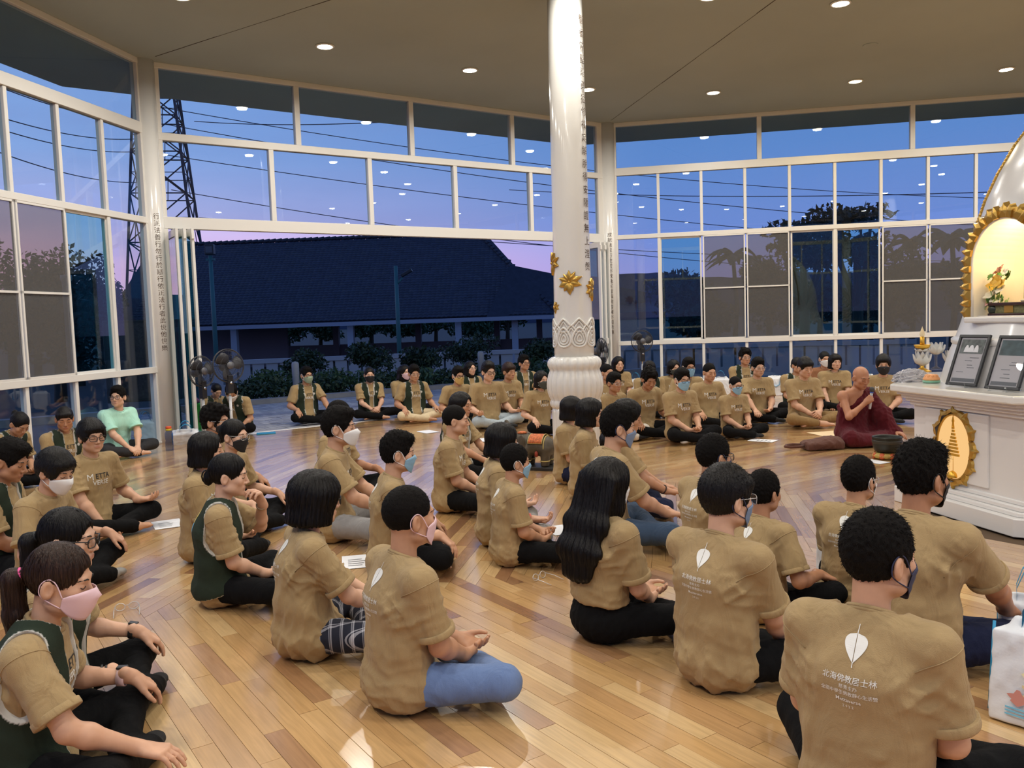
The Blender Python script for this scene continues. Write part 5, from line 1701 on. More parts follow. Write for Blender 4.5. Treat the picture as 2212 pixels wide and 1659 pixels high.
def build_person(P, name='person'):
    S = P.get('S', 1.0)*1.03
    pts, up3, nb, ntop, H, h0, sh = skeleton(P)
    top = h0+H@A3(0, -.01, .117+P.get('hairtop', .014))
    # place: the head top seen at a pixel, its height known from the seated figure
    pos = at_z(P['px'][0], P['px'][1], top[2]*S+P.get('dz', 0))
    yaw = 0
    for _ in range(3):
        tgt = P.get('look', (CA[0], CA[1]))
        base = pos[:2]
        ang = math.atan2(tgt[1]-base[1], tgt[0]-base[0]) + P.get('turn', 0.0)
        yaw = ang-PI/2
        c, s = math.cos(yaw), math.sin(yaw)
        off = np.array([top[0]*c-top[1]*s, top[0]*s+top[1]*c])*S
    loc = (pos[0]-off[0], pos[1]-off[1], P.get('dz', 0))
    root = empty(name, loc, yaw); root.scale = (S, S, S)
    tag(root, P['label'], 'person', P.get('group'))
    P['_root'] = root; P['_loc'] = loc; P['_yaw'] = yaw
    D = math.hypot(pos[0], pos[1]); LQ = lod(D)
    fat = P.get('fat', 1.0); female = P.get('female', False)
    seed = P['seed']
    rnd = random.Random(seed)
    # ---------------- legs
    kz, ks, ky = P.get('kneez', .125), P.get('kneex', .31), P.get('kneey', .27)
    hips = {s: A3(s*.085, .0, .105) for s in (-1, 1)}
    knee = {s: A3(s*ks, ky, kz+(P.get('kneeup', 0) if s == P.get('kneeside', 1) else 0)) for s in (-1, 1)}
    ank = {-1: A3(.085, .285, .060), 1: A3(-.085, .365, .055)}
    toe = {-1: A3(.235, .300, .035), 1: A3(-.230, .355, .035)}
    # ---------------- arms
    arms = {}
    for s, nm in ((-1, P.get('arms', ('lap', 'lap'))[0]), (1, P.get('arms', ('lap', 'lap'))[1])):
        tg, pole, hd, pn, cu = ARM_POSES[nm]
        m = A3(s, 1, 1)
        w = A3(*tg)*m; 
        if nm in ('lap', 'lap2', 'clasp') and s < 0: w = w+A3(0, .026, .026)
        w = w + A3(0, pts[2][1]*.25, 0) + (A3(0, 0, kz-.125) if nm in ('knee', 'dangle', 'kneeup') else 0)
        if nm in ('knee', 'dangle', 'kneeup', 'far'): w = w+A3(s*(ks-.31)*.8, (ky-.27), 0)
        w = w + A3(*P.get('hand_off', {}).get(s, (0, 0, 0)))
        e, w = ik(sh[s], w, .262, .232, A3(*pole)*m)
        arms[s] = (sh[s], e, w, unit(A3(*hd)*m), unit(A3(*pn)*m), cu, nm)
    parts = []; tones = []
    base_skin = np.array(srgb(*P.get('skin', (196, 148, 116))))
    # head and neck
    g = Grid((-.10, -.135, -.185), (.10, .135, .135), LQ['head'])
    head_prims(g, female)
    Hi = H.T
    nk = Hi@(nb-A3(0, 0, .03)-h0)
    g.op(cap((0, -.028, -.045), (nk[0], nk[1], max(nk[2], -.175)), .041 if female else .0455, .048 if female else .053), .022)
    HV, HF = g.nets()
    C = np.tile(base_skin, (len(HV), 1))
    lip = np.exp(-((HV[:, 0]/.021)**4+((HV[:, 2]+.066)/.0095)**4))*(HV[:, 1] > .07)
    C = C*(1-lip[:, None]*.55)+np.array(srgb(168, 92, 84))*lip[:, None]*.55
    chk = np.exp(-(((abs(HV[:, 0])-.042)/.02)**2+((HV[:, 2]+.03)/.02)**2))*(HV[:, 1] > .03)*.25
    C = C*(1-chk[:, None])+base_skin*np.array([1.08, .86, .82])*chk[:, None]
    stub = np.clip((HV[:, 2]-.02)/.03, 0, 1)*np.clip((.075-HV[:, 1])/.03, 0, 1) if P['hair'] not in ('bald',) else np.zeros(len(HV))
    C = C*(1-.75*stub[:, None])+np.array([.02, .015, .012])*.75*stub[:, None]
    bvh_head = BVHTree.FromPolygons(HV.tolist(), HF.tolist())
    parts.append((HV@H.T+h0, HF)); tones.append(C)
    # arms with hands
    for s in (-1, 1):
        S0, E, W, hd, pn, cu, nm = arms[s]
        bare = P.get('bare_arm', {}).get(s, False)
        st = S0+(E-S0)*(.0 if bare else .30)
        tip = W+hd*.17
        lo = np.minimum(np.minimum(st, E), np.minimum(W, tip))-.07; hi = np.maximum(np.maximum(st, E), np.maximum(W, tip))+.07
        g = Grid(lo, hi, LQ['hand'])
        af = P.get('arm', 1.0)*(.92 if female else 1.0)
        if bare: g.op(ell(S0, (.062, .06, .062))); g.op(cap(S0, E, .052*af, .040*af), .03)
        else: g.op(cap(st, E, .047*af, .039*af))
        mid = E+(W-E)*.28
        g.op(cap(E, mid, .0385*af, .0405*af), .02); g.op(cap(mid, W, .0405*af, .0255*af), .02)
        hand_prims(g, W, hd, pn, s if True else 1, cu, P.get('spread', 1.05), .9 if nm == 'mic' else .0)
        V, F = g.nets(); parts.append((V, F)); tones.append(np.tile(base_skin*np.array([1.0, .98, .97]), (len(V), 1)))
    # feet
    ft = P.get('feet', 'sock')
    foot_mesh = []
    for s in (-1, 1):
        a, t = ank[s], toe[s]; u = unit(t-a); sd = unit(np.cross(u, A3(0, 0, 1))); upv = np.cross(sd, u)
        g = Grid(np.minimum(a, t)-.09, np.maximum(a, t)+.09, LQ['cloth']*.62 if D < 9 else LQ['cloth']*.7)
        g.op(cap(knee[s]+(a-knee[s])*.72, a, .038, .034)); g.op(ell(a-u*.03, (.034, .034, .032)), .02)
        g.op(capm(a, a+u*.10, .030, .026, [u, sd, upv], (1, 1.25, .85)), .02)
        if ft == 'bare':
            for i in range(5): g.op(cap(a+u*.09+sd*(i-2)*.017, a+u*(.135-.006*i)+sd*(i-2)*.018, .011-.0008*i, .0085-.0006*i), .003)
        else: g.op(capm(a+u*.08, a+u*.125, .028, .022, [u, sd, upv], (1, 1.3, .75)), .02)
        g.op(half_space((0, 0, -1), (0, 0, .004)), .004, 'i')
        foot_mesh.append(g.nets())
    if ft == 'bare':
        for V, F in foot_mesh: parts.append((V, F)); tones.append(np.tile(base_skin*.96, (len(V), 1)))
    # inner trunk that joins head, arms and legs inside the clothes
    g = Grid((-.34, -.18, .0), (.34, .34, .62), .028)
    for i in range(3): g.op(capm(pts[i], pts[i+1]-(up3*.10 if i == 2 else 0), .066, .060, np.eye(3), (1.3, 1, 1)), .03)
    g.op(cap(sh[-1]-A3(0, 0, .01), sh[1]-A3(0, 0, .01), .030, .030), .02)
    for s in (-1, 1): g.op(cap(sh[s], sh[s]+(arms[s][1]-sh[s])*.4, .036, .036), .02); g.op(cap(hips[s], knee[s], .05, .04), .03); g.op(cap(knee[s], ank[s], .036, .03), .02)
    g.op(cap(pts[3]-up3*.05, ntop, .04, .04), .02)
    V, F = g.nets(); parts.append((V, F)); tones.append(np.tile(base_skin, (len(V), 1)))
    if P.get('monk'):
        g = Grid((-.30, -.22, .06), (.30, .26, .64), LQ['head']*1.4)
        for i, (ra, rb, xs) in enumerate(((.100, .096, 1.4), (.096, .104, 1.45), (.104, .072, 1.6))):
            g.op(capm(pts[i], pts[i+1]-(up3*.04 if i == 2 else 0), ra, rb, np.eye(3), (xs, 1, 1)), .04)
        g.op(cap(sh[-1], sh[1], .046, .046), .05)
        for s in (-1, 1):
            g.op(cap(nb, sh[s], .036, .046), .03)
            g.op(cap(nb+A3(s*.02, .045, -.02), sh[s]+A3(-s*.02, .03, .012), .010, .010), .012)     # collar bone
        g.op(cap(nb-up3*.03, ntop, .05, .046), .03)
        V, F = g.nets(); parts.append((V, F)); tones.append(np.tile(base_skin, (len(V), 1)))
    V, F = join(parts)
    me = np_mesh('body', V, F); set_col(me, np.concatenate(tones))
    obj('body', me, SKIN, root)
    # brows, lashes
    def face_pt(x, z, dy=.0012):
        h = bvh_head.ray_cast(Vector((x, .3, z)), Vector((0, -1, 0)))
        y = h[0].y if h[0] is not None else .08
        return h0+H@A3(x, y+dy, z)
    def face_tube(pp, r, nm, m, par=root):
        MB().tube([tuple(face_pt(x, z)) for x, z in pp], r, 5).build(nm, m, par)
    fn_cam = unit(A3(-loc[0], -loc[1], 0)); hf = rotz(yaw)@H@A3(0, 1, 0)
    if D < 17 and hf@fn_cam > -.75:
        for s in (-1, 1):
            face_tube([(s*.016, .019), (s*.026, .0235), (s*.038, .0235), (s*.049, .017)], [.0018, .0030, .0028, .0012], 'eyebrow', BROW)
            if P.get('eyes', 'shut') == 'shut': face_tube([(s*.018, -.003), (s*.025, -.0065), (s*.034, -.008), (s*.043, -.0055), (s*.047, -.002)], .0015, 'eyelash', BROW)
            else:
                c = face_pt(s*.032, -.001, -.0062); o = MB().lathe([(0, -.0095), (.006, -.0078), (.0095, 0), (.006, .0078), (0, .0095)], 12).build('eyeball', EYEW, root)
                o.matrix_local = Matrix.Translation(c)
                c2 = face_pt(s*.032, -.001, .0016)
                MB().lathe([(0, .0010), (.0042, .0006), (.0048, 0)], 10).build('iris', mat('iris', (.012, .008, .006), .2), root).matrix_local = Matrix.Translation(c2) @ Matrix.Rotation(yaw*0, 4, 'Z') @ Matrix([list(H[0])+[0], list(H[1])+[0], list(H[2])+[0], [0, 0, 0, 1]]) @ Matrix.Rotation(-PI/2, 4, 'X')
                face_tube([(s*.017, .001), (s*.025, .0065), (s*.034, .007), (s*.044, .003), (s*.048, -.001)], .0014, 'eyelash', BROW)
    if ft in ('sock', 'sock_grey', 'sock_white'):
        sm = {'sock': mat('sock_black', (.012, .012, .013), .9), 'sock_grey': mat('sock_grey', srgb(150, 148, 145), .9), 'sock_white': mat('sock_white', srgb(205, 203, 200), .9)}[ft]
        for V, F in foot_mesh: obj('sock', np_mesh('sock', V, F), sm, root)
    # ---------------- hair
    if P['hair'] != 'bald':
        gd = Hi@A3(0, 0, -1)
        fall = None
        if P['hair'] == 'long':         # hangs over the collar and down the back of the shirt
            ze = nb[2]-max(.06, P.get('hairlen', .4)-.26)
            zb = [nb[2]-.005, pts[2][2]+.03, ze] if ze < pts[2][2] else [nb[2]-.005, ze]
            def back_y(z):
                for i in (2, 1, 0):
                    if z >= pts[i][2] or i == 0:
                        t_ = (z-pts[i][2])/(pts[i+1][2]-pts[i][2]); return pts[i][1]+(pts[i+1][1]-pts[i][1])*t_
            fall = [Hi@(A3(0, back_y(z)-(.095 if z > pts[2][2]+.06 else .120)*(1 if z > pts[1][2] else 1.05), z)-h0) for z in zb]
        V, F, tail = hair_sdf(P['hair'], LQ['hair'], gd, P.get('hairlen', .13), fall, P.get('hairwide', 2.0))
        V = V*A3(P.get('hairvol', 1), P.get('hairvol', 1), 1+(P.get('hairvol', 1)-1)*.6)
        if D < 8.5 and P['hair'] in ('crew', 'spiky', 'short', 'buzz', 'curly', 'sidepart', 'fringe', 'bowl'):
            V, F = join([(V, F), hair_fuzz(V, F, 3600 if D < 5 else 1800, {'crew': .010, 'spiky': .017, 'short': .013, 'buzz': .0028, 'curly': .016, 'fringe': .010, 'bowl': .010}.get(P['hair'], .012), seed, gd)])
        elif D < 7.5:
            V, F = join([(V, F), hair_strands(V, F, 1500 if D < 5 else 700, .09, seed, gd)])
        hm = HAIRM[P.get('haircol', 'crop' if P['hair'] in ('crew', 'buzz', 'spiky', 'short', 'curly') else 'black')]
        ho = obj('hair', np_mesh('hair', V@H.T+h0, F), hm, root)
        if tail and P['hair'] == 'ponytail':
            a, b = h0+H@tail[0], h0+H@tail[1]; u = unit(b-a)
            Mx = Vector(u).to_track_quat('Z', 'Y').to_matrix().to_4x4()
            MB().lathe([(.020, -.007), (.026, 0), (.020, .007)], 16).build('hair_tie', mat('tie_'+P.get('tie', 'black'), {'pink': srgb(236, 84, 150), 'black': (.01, .01, .01)}[P.get('tie', 'black')], .6), root).matrix_local = Matrix.Translation(a+(b-a)*.25) @ Mx
        if P['hair'] == 'claw':
            c = h0+H@A3(0, -.135, -.015)
            MB().tube([tuple(c+H@A3(x*.02, -.012*math.cos(x*2.4), .045*x*0+.04*math.sin(x*1.5))) for x in (-1.2, -.8, -.4, 0, .4, .8, 1.2)], .005, 6).build('hair_claw', BLACKP, root)
        if P['hair'] == 'bun' and P.get('clip'):
            c = h0+H@A3(.06, -.085, .0); mb = MB()
            for q in range(6): mb.lathe([(0, .006), (.010, .003), (.012, -.002)], 8, c+H@A3(.008, .014*math.cos(q*PI/3), .014*math.sin(q*PI/3)))
            mb.build('flower_clip', PAPER, root)
    # ---------------- spectacles
    gl = P.get('glasses')
    if gl:
        gm = BLACKP if gl == 'black' else mat('rim_clear', (.62, .60, .58), .2, metal=.3)
        rr = .0024 if gl == 'black' else .0016
        fr = empty('glasses', parent=root)
        mb = MB()
        for s in (-1, 1):
            ring = []
            for i in range(20):
                t = 2*PI*i/20; cx_, cz_ = abs(math.cos(t))**.6*math.copysign(1, math.cos(t)), abs(math.sin(t))**.6*math.copysign(1, math.sin(t))
                x = s*.034+.0255*cx_; z = -.003+.019*cz_
                ring.append(h0+H@A3(x, .1075-(abs(x)/.07)**2*.016, z))
            mb.tube([tuple(p) for p in ring], rr, 6, closed=True)
            mb.tube([tuple(h0+H@A3(*q)) for q in ((s*.0595, .0955, .006), (s*.070, .088, .008), (s*.079, .03, .008), (s*.081, -.012, .008), (s*.080, -.030, -.010))], rr, 6)
            lens = MB().add([tuple(p) for p in ring], [tuple(range(20))]).build('lens', LENS, fr)
        mb.tube([tuple(h0+H@A3(*q)) for q in ((-.0095, .108, .003), (0, .1115, .006), (.0095, .108, .003))], rr, 6)
        mb.build('rims', gm, fr)
    # ---------------- mask
    mk = P.get('mask')
    if mk:
        col_, kind = mk if isinstance(mk, tuple) else (mk, 'pleat')
        NU, NV = 17, 11; RR = np.zeros((NU, NV)); ZZ = np.zeros((NU, NV)); PH = np.zeros((NU, NV))
        for i in range(NU):
            u = -1+2*i/(NU-1)
            for j in range(NV):
                v = j/(NV-1); zt, zb = -.008-.026*u*u, -.122+.052*u*u
                z = zt+(zb-zt)*v; ph = u*1.12
                dr = Vector((math.sin(ph), math.cos(ph), 0))
                h = bvh_head.ray_cast(Vector((0, 0, max(z, -.104)))+dr*.3, -dr)
                RR[i, j] = (math.hypot(h[0].x, h[0].y) if h[0] is not None else .07)+.003; ZZ[i, j] = z; PH[i, j] = ph
        SM = RR.copy()
        for _ in range(14):
            Q = np.pad(SM, 1, mode='edge'); SM = np.maximum((Q[:-2, 1:-1]+Q[2:, 1:-1]+Q[1:-1, :-2]+Q[1:-1, 2:])/4, RR)
        for i in range(NU):
            u = -1+2*i/(NU-1)
            for j in range(NV):
                v = j/(NV-1)
                if kind == 'cone': SM[i, j] += .026*max(0, 1-abs(u)*1.05)**1.1*math.sin(PI*(.08+.84*v))**.8
                else: SM[i, j] += .006*(1-u*u)*math.sin(PI*v)+.0013*math.sin(v*6*PI)*(1-abs(u)**3)
        def mp_(i, j, o=0): return h0+H@A3((SM[i, j]+o)*math.sin(PH[i, j]), (SM[i, j]+o)*math.cos(PH[i, j]), ZZ[i, j])
        V = [mp_(i, j) for i in range(NU) for j in range(NV)]+[mp_(i, j, -.0025) for i in range(NU) for j in range(NV)]
        o_ = NU*NV; F = []
        for i in range(NU-1):
            for j in range(NV-1):
                a = i*NV+j; F += [(a, a+1, a+NV+1, a+NV), (o_+a, o_+a+NV, o_+a+NV+1, o_+a+1)]
            a = i*NV; F.append((a, a+NV, o_+a+NV, o_+a)); a = i*NV+NV-1; F.append((a, o_+a, o_+a+NV, a+NV))
        mo = obj('face_mask', np_mesh('face_mask', np.array(V), np.array(F)), MASKM[col_], root)
        for s, i in ((-1, 0), (1, NU-1)):
            a, b = mp_(i, 0), mp_(i, NV-1)
            q = [a, h0+H@A3(s*.0800, .012, .012), h0+H@A3(s*.0815, -.012, .024), h0+H@A3(s*.0800, -.034, .004), h0+H@A3(s*.0785, -.034, -.028), h0+H@A3(s*.076, -.010, -.048), b]
            MB().tube(smooth_path(q), .0020 if D < 8 else .0028, 6).build('ear_loop', MASKM['navy' if col_ == 'slate' else col_ if col_ in ('black', 'navy', 'pink') else 'white'], mo)
    if P.get('monk'): return root, (pts, up3, nb, ntop, sh, arms, hips, knee, ank, LQ)
    # ---------------- shirt
    cs = LQ['cloth']
    shirtm = P.get('shirt', TEE)
    g = Grid((-.46, -.30, -.02), (.46, .36, .70), cs)
    wf = (.96 if female else 1.0)*fat
    X3 = np.eye(3)
    def trunk(G, inf=0.0, low=True):
        if low: G.op(ell((0, -.012, .105), (.188*wf+inf, .158*wf+inf, .125)))
        for i, (ra, rb, xs) in enumerate(((.122, .112, 1.45), (.112, .116, 1.48), (.116, .080, 1.62))):
            a, b = pts[i], (pts[i+1] if i < 2 else pts[3]-up3*.035)
            d_ = unit(b-a); f_ = np.cross(d_, A3(1, 0, 0)); f_ = unit(f_)
            bel = A3(0, .016*(fat-.9)*3, 0) if i == 0 else 0
            G.op(capm(a+bel, b, ra*(wf if i < 2 else 1)+inf, rb*(wf if i < 1 else 1)+inf, [A3(1, 0, 0), f_, d_], (xs, 1, 1)), .05)
    trunk(g)
    g.op(cap(sh[-1], sh[1], .056, .056), .05)
    for s in (-1, 1): g.op(cap(nb-up3*.028, sh[s]+A3(0, 0, .002), .048, .052), .035)
    for s in (-1, 1):
        S0, E = arms[s][0], arms[s][1]; u = unit(E-S0); L_ = np.linalg.norm(E-S0)
        hem = S0+u*L_*P.get('sleeve', .80)
        g2 = Grid(np.minimum(S0, hem)-.13, np.maximum(S0, hem)+.13, cs)
        g2.op(cap(S0, hem+u*.05, .064, .078*P.get('sleevew', 1)))
        g2.op(half_space(u, hem), .004, 'i')
        if cs < .011: g2.op(capm(hem, hem, .056, .056, [u, unit(np.cross(u, A3(.3, 1, .2))), unit(np.cross(u, np.cross(u, A3(.3, 1, .2))))], (.35, 1, 1)), .004, 'd')
        # graft the sleeve into the shirt field
        i0 = np.round((g2.lo-g.lo)/cs).astype(int); 
        a0_ = np.maximum(i0, 0); a1_ = np.minimum(i0+g2.n, g.n)
        sA = tuple(slice(a0_[q], a1_[q]) for q in range(3)); sB = tuple(slice(a0_[q]-i0[q], a1_[q]-i0[q]) for q in range(3))
        A_, B_ = g.f[sA], g2.f[sB]; kk = .03
        hh = np.clip(.5+.5*(B_-A_)/kk, 0, 1); g.f[sA] = B_*(1-hh)+A_*hh-kk*hh*(1-hh)
    nkd = unit(ntop-nb)
    # collar
    ncol = unit(nkd+A3(0, .30, 0)); cc = nb+nkd*.006
    g.op(cap(nb-up3*.02, cc, .076, .064), .012)
    g.op(half_space(ncol, cc+ncol*.012, nb-A3(.055, .055, .0), nb+A3(.055, .065, .12)), .004, 'i')
    if P.get('tuck'): g.op(half_space((0, 0, -1), (0, 0, .185)), .02, 'i')
    else: g.op(half_space((0, 0, -1), (0, 0, .004)), .006, 'i')
    V, F = g.nets(); N = vnormals(V, F)
    V = cloth_folds(V, N, seed*7+1, .0150*P.get('fold', 1), 'shirt')
    V[:, 2] = np.maximum(V[:, 2], .003)
    so = obj('shirt', np_mesh('shirt', V, F), shirtm, root)
    qz = lambda v: Vector(v).to_track_quat('Z', 'Y').to_matrix().to_4x4()
    ring = [(.0600+.0085*math.cos(t), .0085*math.sin(t)*1.3) for t in [2*PI*i/10 for i in range(11)]]
    MB().lathe(ring, 36).build('collar', shirtm, so).matrix_local = Matrix.Translation(cc+ncol*.008) @ qz(ncol)
    if D < 12:
        for s in (-1, 1):
            S0, E = arms[s][0], arms[s][1]; u = unit(E-S0); L_ = np.linalg.norm(E-S0); hem = S0+u*L_*P.get('sleeve', .80); rh = .064+(.078*P.get('sleevew', 1)-.064)*L_*P.get('sleeve', .80)/(L_*P.get('sleeve', .80)+.05)
            MB().lathe([(rh-.001, -.024), (rh+.0016, -.022), (rh+.0024, -.002), (rh+.0008, .002), (rh-.005, .0005)], 32).build('sleeve_hem', shirtm, so).matrix_local = Matrix.Translation(hem) @ qz(u)
    facing = rotz(yaw)@A3(0, 1, 0)
    towards = facing@fn_cam
    vest = P.get('vest')
    if D < 12 or towards > 0:
        bvh = BVHTree.FromPolygons(V.tolist(), F.tolist())
    if D < 8:
        for s in (-1, 1):
            S0, E = arms[s][0], arms[s][1]; u = unit(E-S0+A3(s*.10, 0, 0)); a_ = unit(np.cross(u, A3(0, 1, 0))); b_ = np.cross(u, a_)
            rg = []
            for i in range(40):
                t = 2*PI*i/40; h = bvh.ray_cast(Vector(S0+u*.015+(a_*math.cos(t)+b_*math.sin(t))*.16), Vector(-(a_*math.cos(t)+b_*math.sin(t))))
                if h[0] is not None and (np.array(h[0])-S0)@A3(s, 0, 0) > -.05: rg.append(tuple(h[0]+h[1]*.0008))
                else: rg.append(None)
            best, cur = [], []
            for p_ in rg+rg:
                if p_ is None: cur = []
                else:
                    cur = cur+[p_]
                    if len(cur) > len(best) and len(cur) <= 40: best = cur
            if len(best) > 5: MB().tube(best, .0017, 5).build('sleeve_seam', shirtm, so)
    if P.get('print', True) and shirtm is TEE:
        if towards < .45 and not vest and D < 11:
            cz = pts[2][2]+.055
            it = [(LEAF2D[0], LEAF2D[1], 0, .045)]
            project_print(it, bvh, True, cz, 'back_print_leaf', so, PRINTW, 0)
            it = []
            for txt, sz, dv in (('北海佛教居士林', .0205, -.030), ('慈青主办', .0125, -.050), ('全國中學生佛教靜心生活營', .0125, -.066), ('Mettaverse', .0150, -.084), ('2 0 2 2', .0105, -.101)):
                Vt, Ft = text_mesh(txt, sz); it.append((Vt, Ft, -.004, dv))
            project_print(it, bvh, True, cz, 'back_print_lettering', so, PRINTW)
        if towards > -.3:
            cz = pts[2][2]+.015
            project_print([(*text_mesh('M', .068), -.078, 0), (*text_mesh('VERSE', .050), .004, -.046)], bvh, False, cz, 'chest_print_white', so, PRINTW)
            project_print([(*text_mesh('ETTA', .052), .022, .002)], bvh, False, cz, 'chest_print_black', so, PRINTK)
            project_print([(*text_mesh('2 0 2 2', .014), 0, -.088)], bvh, False, cz, 'chest_print_year', so, PRINTG)
    # ---------------- vest
    if vest:
        cv = cs*.92 if D > 5 else cs*.66
        g = Grid((-.30, -.26, .04), (.30, .30, .66), cv)
        wf0 = wf; trunk(g, .013)
        g.op(cap(sh[-1]*A3(.80, 1, 1), sh[1]*A3(.80, 1, 1), .066, .066), .05)
        for s in (-1, 1): g.op(cap(nb-up3*.012, sh[s]*A3(.82, 1, 1)+A3(0, 0, .004), .058, .062), .035)
        cuts = []
        for s in (-1, 1):
            S0, E = arms[s][0], arms[s][1]; u = unit(E-S0)
            cuts.append(cap(S0*A3(1.0, 1, 1)+A3(s*.012, 0, .03), S0+A3(s*.055, 0, -.10)+u*.02, .070, .092))
        cuts.append(cap(nb-up3*.01, nb+up3*.12, .078, .080))
        fy = A3(0, .16, 0)
        cuts.append(cap(nb+A3(0, .10, .02), nb+A3(0, .12, -.16), .062, .038)); cuts.append(boxp((0, .24, .27), (.026+.02*(seed % 3), .20, .30)))
        for c_ in cuts: g.op(c_, 0, 'd')
        bot = half_space((0, .28, -1), (0, -.12, .055)); g.op(bot, 0, 'i')
        V, F = g.nets(); N = vnormals(V, F)
        X, Y, Z = V[:, 0], V[:, 1], V[:, 2]
        edge = np.full(len(V), 9.0)
        for c_ in cuts: edge = np.minimum(edge, abs(c_[2](X, Y, Z)))
        edge = np.minimum(edge, abs(bot[2](X, Y, Z)))
        V = cloth_folds(V, N, seed*7+3, .006, 'shirt')
        tone = np.where((edge < max(.0045, cv*.5))[:, None], np.array([.62, .60, .54]), np.array(srgb(40, 50, 39)))
        me = np_mesh('vest', V, F); set_col(me, tone)
        vo = obj('vest', me, VESTM, root)
        bv = BVHTree.FromPolygons(V.tolist(), F.tolist())
        if towards > -.2:
            pl = []; 
            for i in range(16): rr_ = .020 if i % 2 == 0 else .012; pl.append((rr_*math.cos(2*PI*i/16), rr_*math.sin(2*PI*i/16)))
            project_print([(pl, [tuple(range(16))], .085, .0)], bv, False, pts[2][2]+.03, 'vest_emblem', vo, PRINTG)
        if towards < .5 and D < 8:
            rp = random.Random(3); out = []
            for i in range(28):
                t = 2*PI*i/28; out.append((.045*math.cos(t)*(1+.35*rp.random()), .095*math.sin(t)*(1+.25*rp.random())))
            VV_ = [(0, 0)]+out+[(x*.5, y*.5) for x, y in out]; n_ = 28
            FF_ = [(0, 1+n_+i, 1+n_+(i+1) % n_) for i in range(n_)]+[(1+n_+i, 1+i, 1+(i+1) % n_, 1+n_+(i+1) % n_) for i in range(n_)]
            project_print([(VV_, FF_, .0, 0)], bv, True, pts[2][2]+.01, 'vest_back_print', vo, PRINTB)
            project_print([([(x*.4, y*.35) for x, y in out], [tuple(range(28))], .02, .085)], bv, True, pts[2][2]+.01, 'vest_back_mark', vo, PRINTY)
    # ---------------- trousers
    g = Grid((-.46, -.24, -.02), (.46, .50, .34), cs)
    hw = .168*wf
    g.op(ell((0, -.008, .100), (hw, .142*wf, .095)))
    if P.get('tuck'): g.op(capm((0, -.012, .10), pts[1]+A3(0, 0, -.02), .118*wf, .104*wf, X3, (1.42, 1, 1)), .04)
    tr = P.get('leg', 1.0)
    for s in (-1, 1):
        g.op(cap(hips[s], knee[s], .088*tr, .066*tr), .035)
        a2 = knee[s]+(ank[s]-knee[s])*P.get('trouserlen', .93)
        g2 = (cap(knee[s], a2, .064*tr, .050*tr)); g.op(g2, .03)
    g.op(half_space((0, 0, -1), (0, 0, .004)), .006, 'i')
    V, F = g.nets(); N = vnormals(V, F)
    V = cloth_folds(V, N, seed*7+2, .0075, 'trousers'); V[:, 2] = np.maximum(V[:, 2], .003)
    pm_ = P.get('pants', 'black')
    to = obj('trousers', np_mesh('trousers', V, F), PANTS[pm_] if isinstance(pm_, str) else pm_, root)
    # ---------------- wrist bands
    for (s, off, w_, col_, nm) in P.get('bands', ()):
        E, W = arms[s][1], arms[s][2]; u = unit(W-E); c = W-u*off; r_b = .0275+off*.10
        Mx = Vector(u).to_track_quat('Z', 'Y').to_matrix().to_4x4()
        b_ = MB().lathe([(r_b, -w_), (r_b+.003, -w_), (r_b+.0035, w_), (r_b, w_), (r_b, -w_)], 24).build(nm, mat('band_'+nm+str(len(col_))+'%d' % int(sum(col_)*1000), col_, .5), root)
        b_.matrix_local = Matrix.Translation(c) @ Mx
        if nm == 'wrist_watch':
            nrm = A3(0, 0, 1); nrm = unit(nrm-u*(nrm@u))
            MB().box((-.016, -.019, 0), (.016, .019, .009)).build('watch_case', BLACKP, b_, bevel=.004)
            b_.children[0].matrix_local = Matrix.Translation((0, 0, 0)) @ Mx.inverted() @ Matrix.Translation(nrm*(r_b)) @ Vector(nrm).to_track_quat('Z', 'Y').to_matrix().to_4x4()
    return root
# ---- special cloths
def plaid_mat():
    m = bpy.data.materials.new('cloth_plaid'); m.use_nodes = True
    N, L = m.node_tree.nodes, m.node_tree.links; b = N['Principled BSDF']; b.inputs['Roughness'].default_value = .9
    tc = N.new('ShaderNodeTexCoord'); mp = N.new('ShaderNodeMapping'); mp.inputs['Rotation'].default_value = (0, .1, .35)
    L.new(tc.outputs['Object'], mp.inputs[0])
    tot = None
    for i, (d, sc, ph) in enumerate((('X', 6, 0), ('Y', 6, 0), ('X', 6, .16), ('Y', 6, .16))):
        w = N.new('ShaderNodeTexWave'); w.bands_direction = d; w.inputs['Scale'].default_value = sc; w.inputs['Phase Offset'].default_value = ph*6.28
        L.new(mp.outputs[0], w.inputs['Vector'])
        g = N.new('ShaderNodeMath'); g.operation = 'GREATER_THAN'; g.inputs[1].default_value = .955 if i < 2 else .99
        L.new(w.outputs['Fac'], g.inputs[0])
        if tot is None: tot = g.outputs[0]
        else:
            a = N.new('ShaderNodeMath'); a.operation = 'ADD'; L.new(tot, a.inputs[0]); L.new(g.outputs[0], a.inputs[1]); tot = a.outputs[0]
    cr = N.new('ShaderNodeValToRGB'); cr.color_ramp.elements[0].color = (.012, .014, .028, 1); cr.color_ramp.elements[1].color = (.55, .55, .60, 1)
    sc_ = N.new('ShaderNodeMath'); sc_.operation = 'MULTIPLY'; sc_.inputs[1].default_value = .5; L.new(tot, sc_.inputs[0])
    L.new(sc_.outputs[0], cr.inputs[0]); L.new(cr.outputs[0], b.inputs['Base Color'])
    return m
PLAID = plaid_mat()
MINT = fabric('mint', srgb(176, 226, 206)); RUST = fabric('rust', srgb(150, 104, 74)); CHAR = fabric('charcoal', srgb(50, 50, 52))
G_NEAR, G_BACK, G_SIDE, G_FAR = 'students seated in the near rows', 'students seated near the far wall', 'people seated along the left glass wall', 'people seated at the open doorway'
D1, D2, D3, D4 = (204, 158, 128), (192, 144, 112), (180, 130, 98), (214, 170, 142)
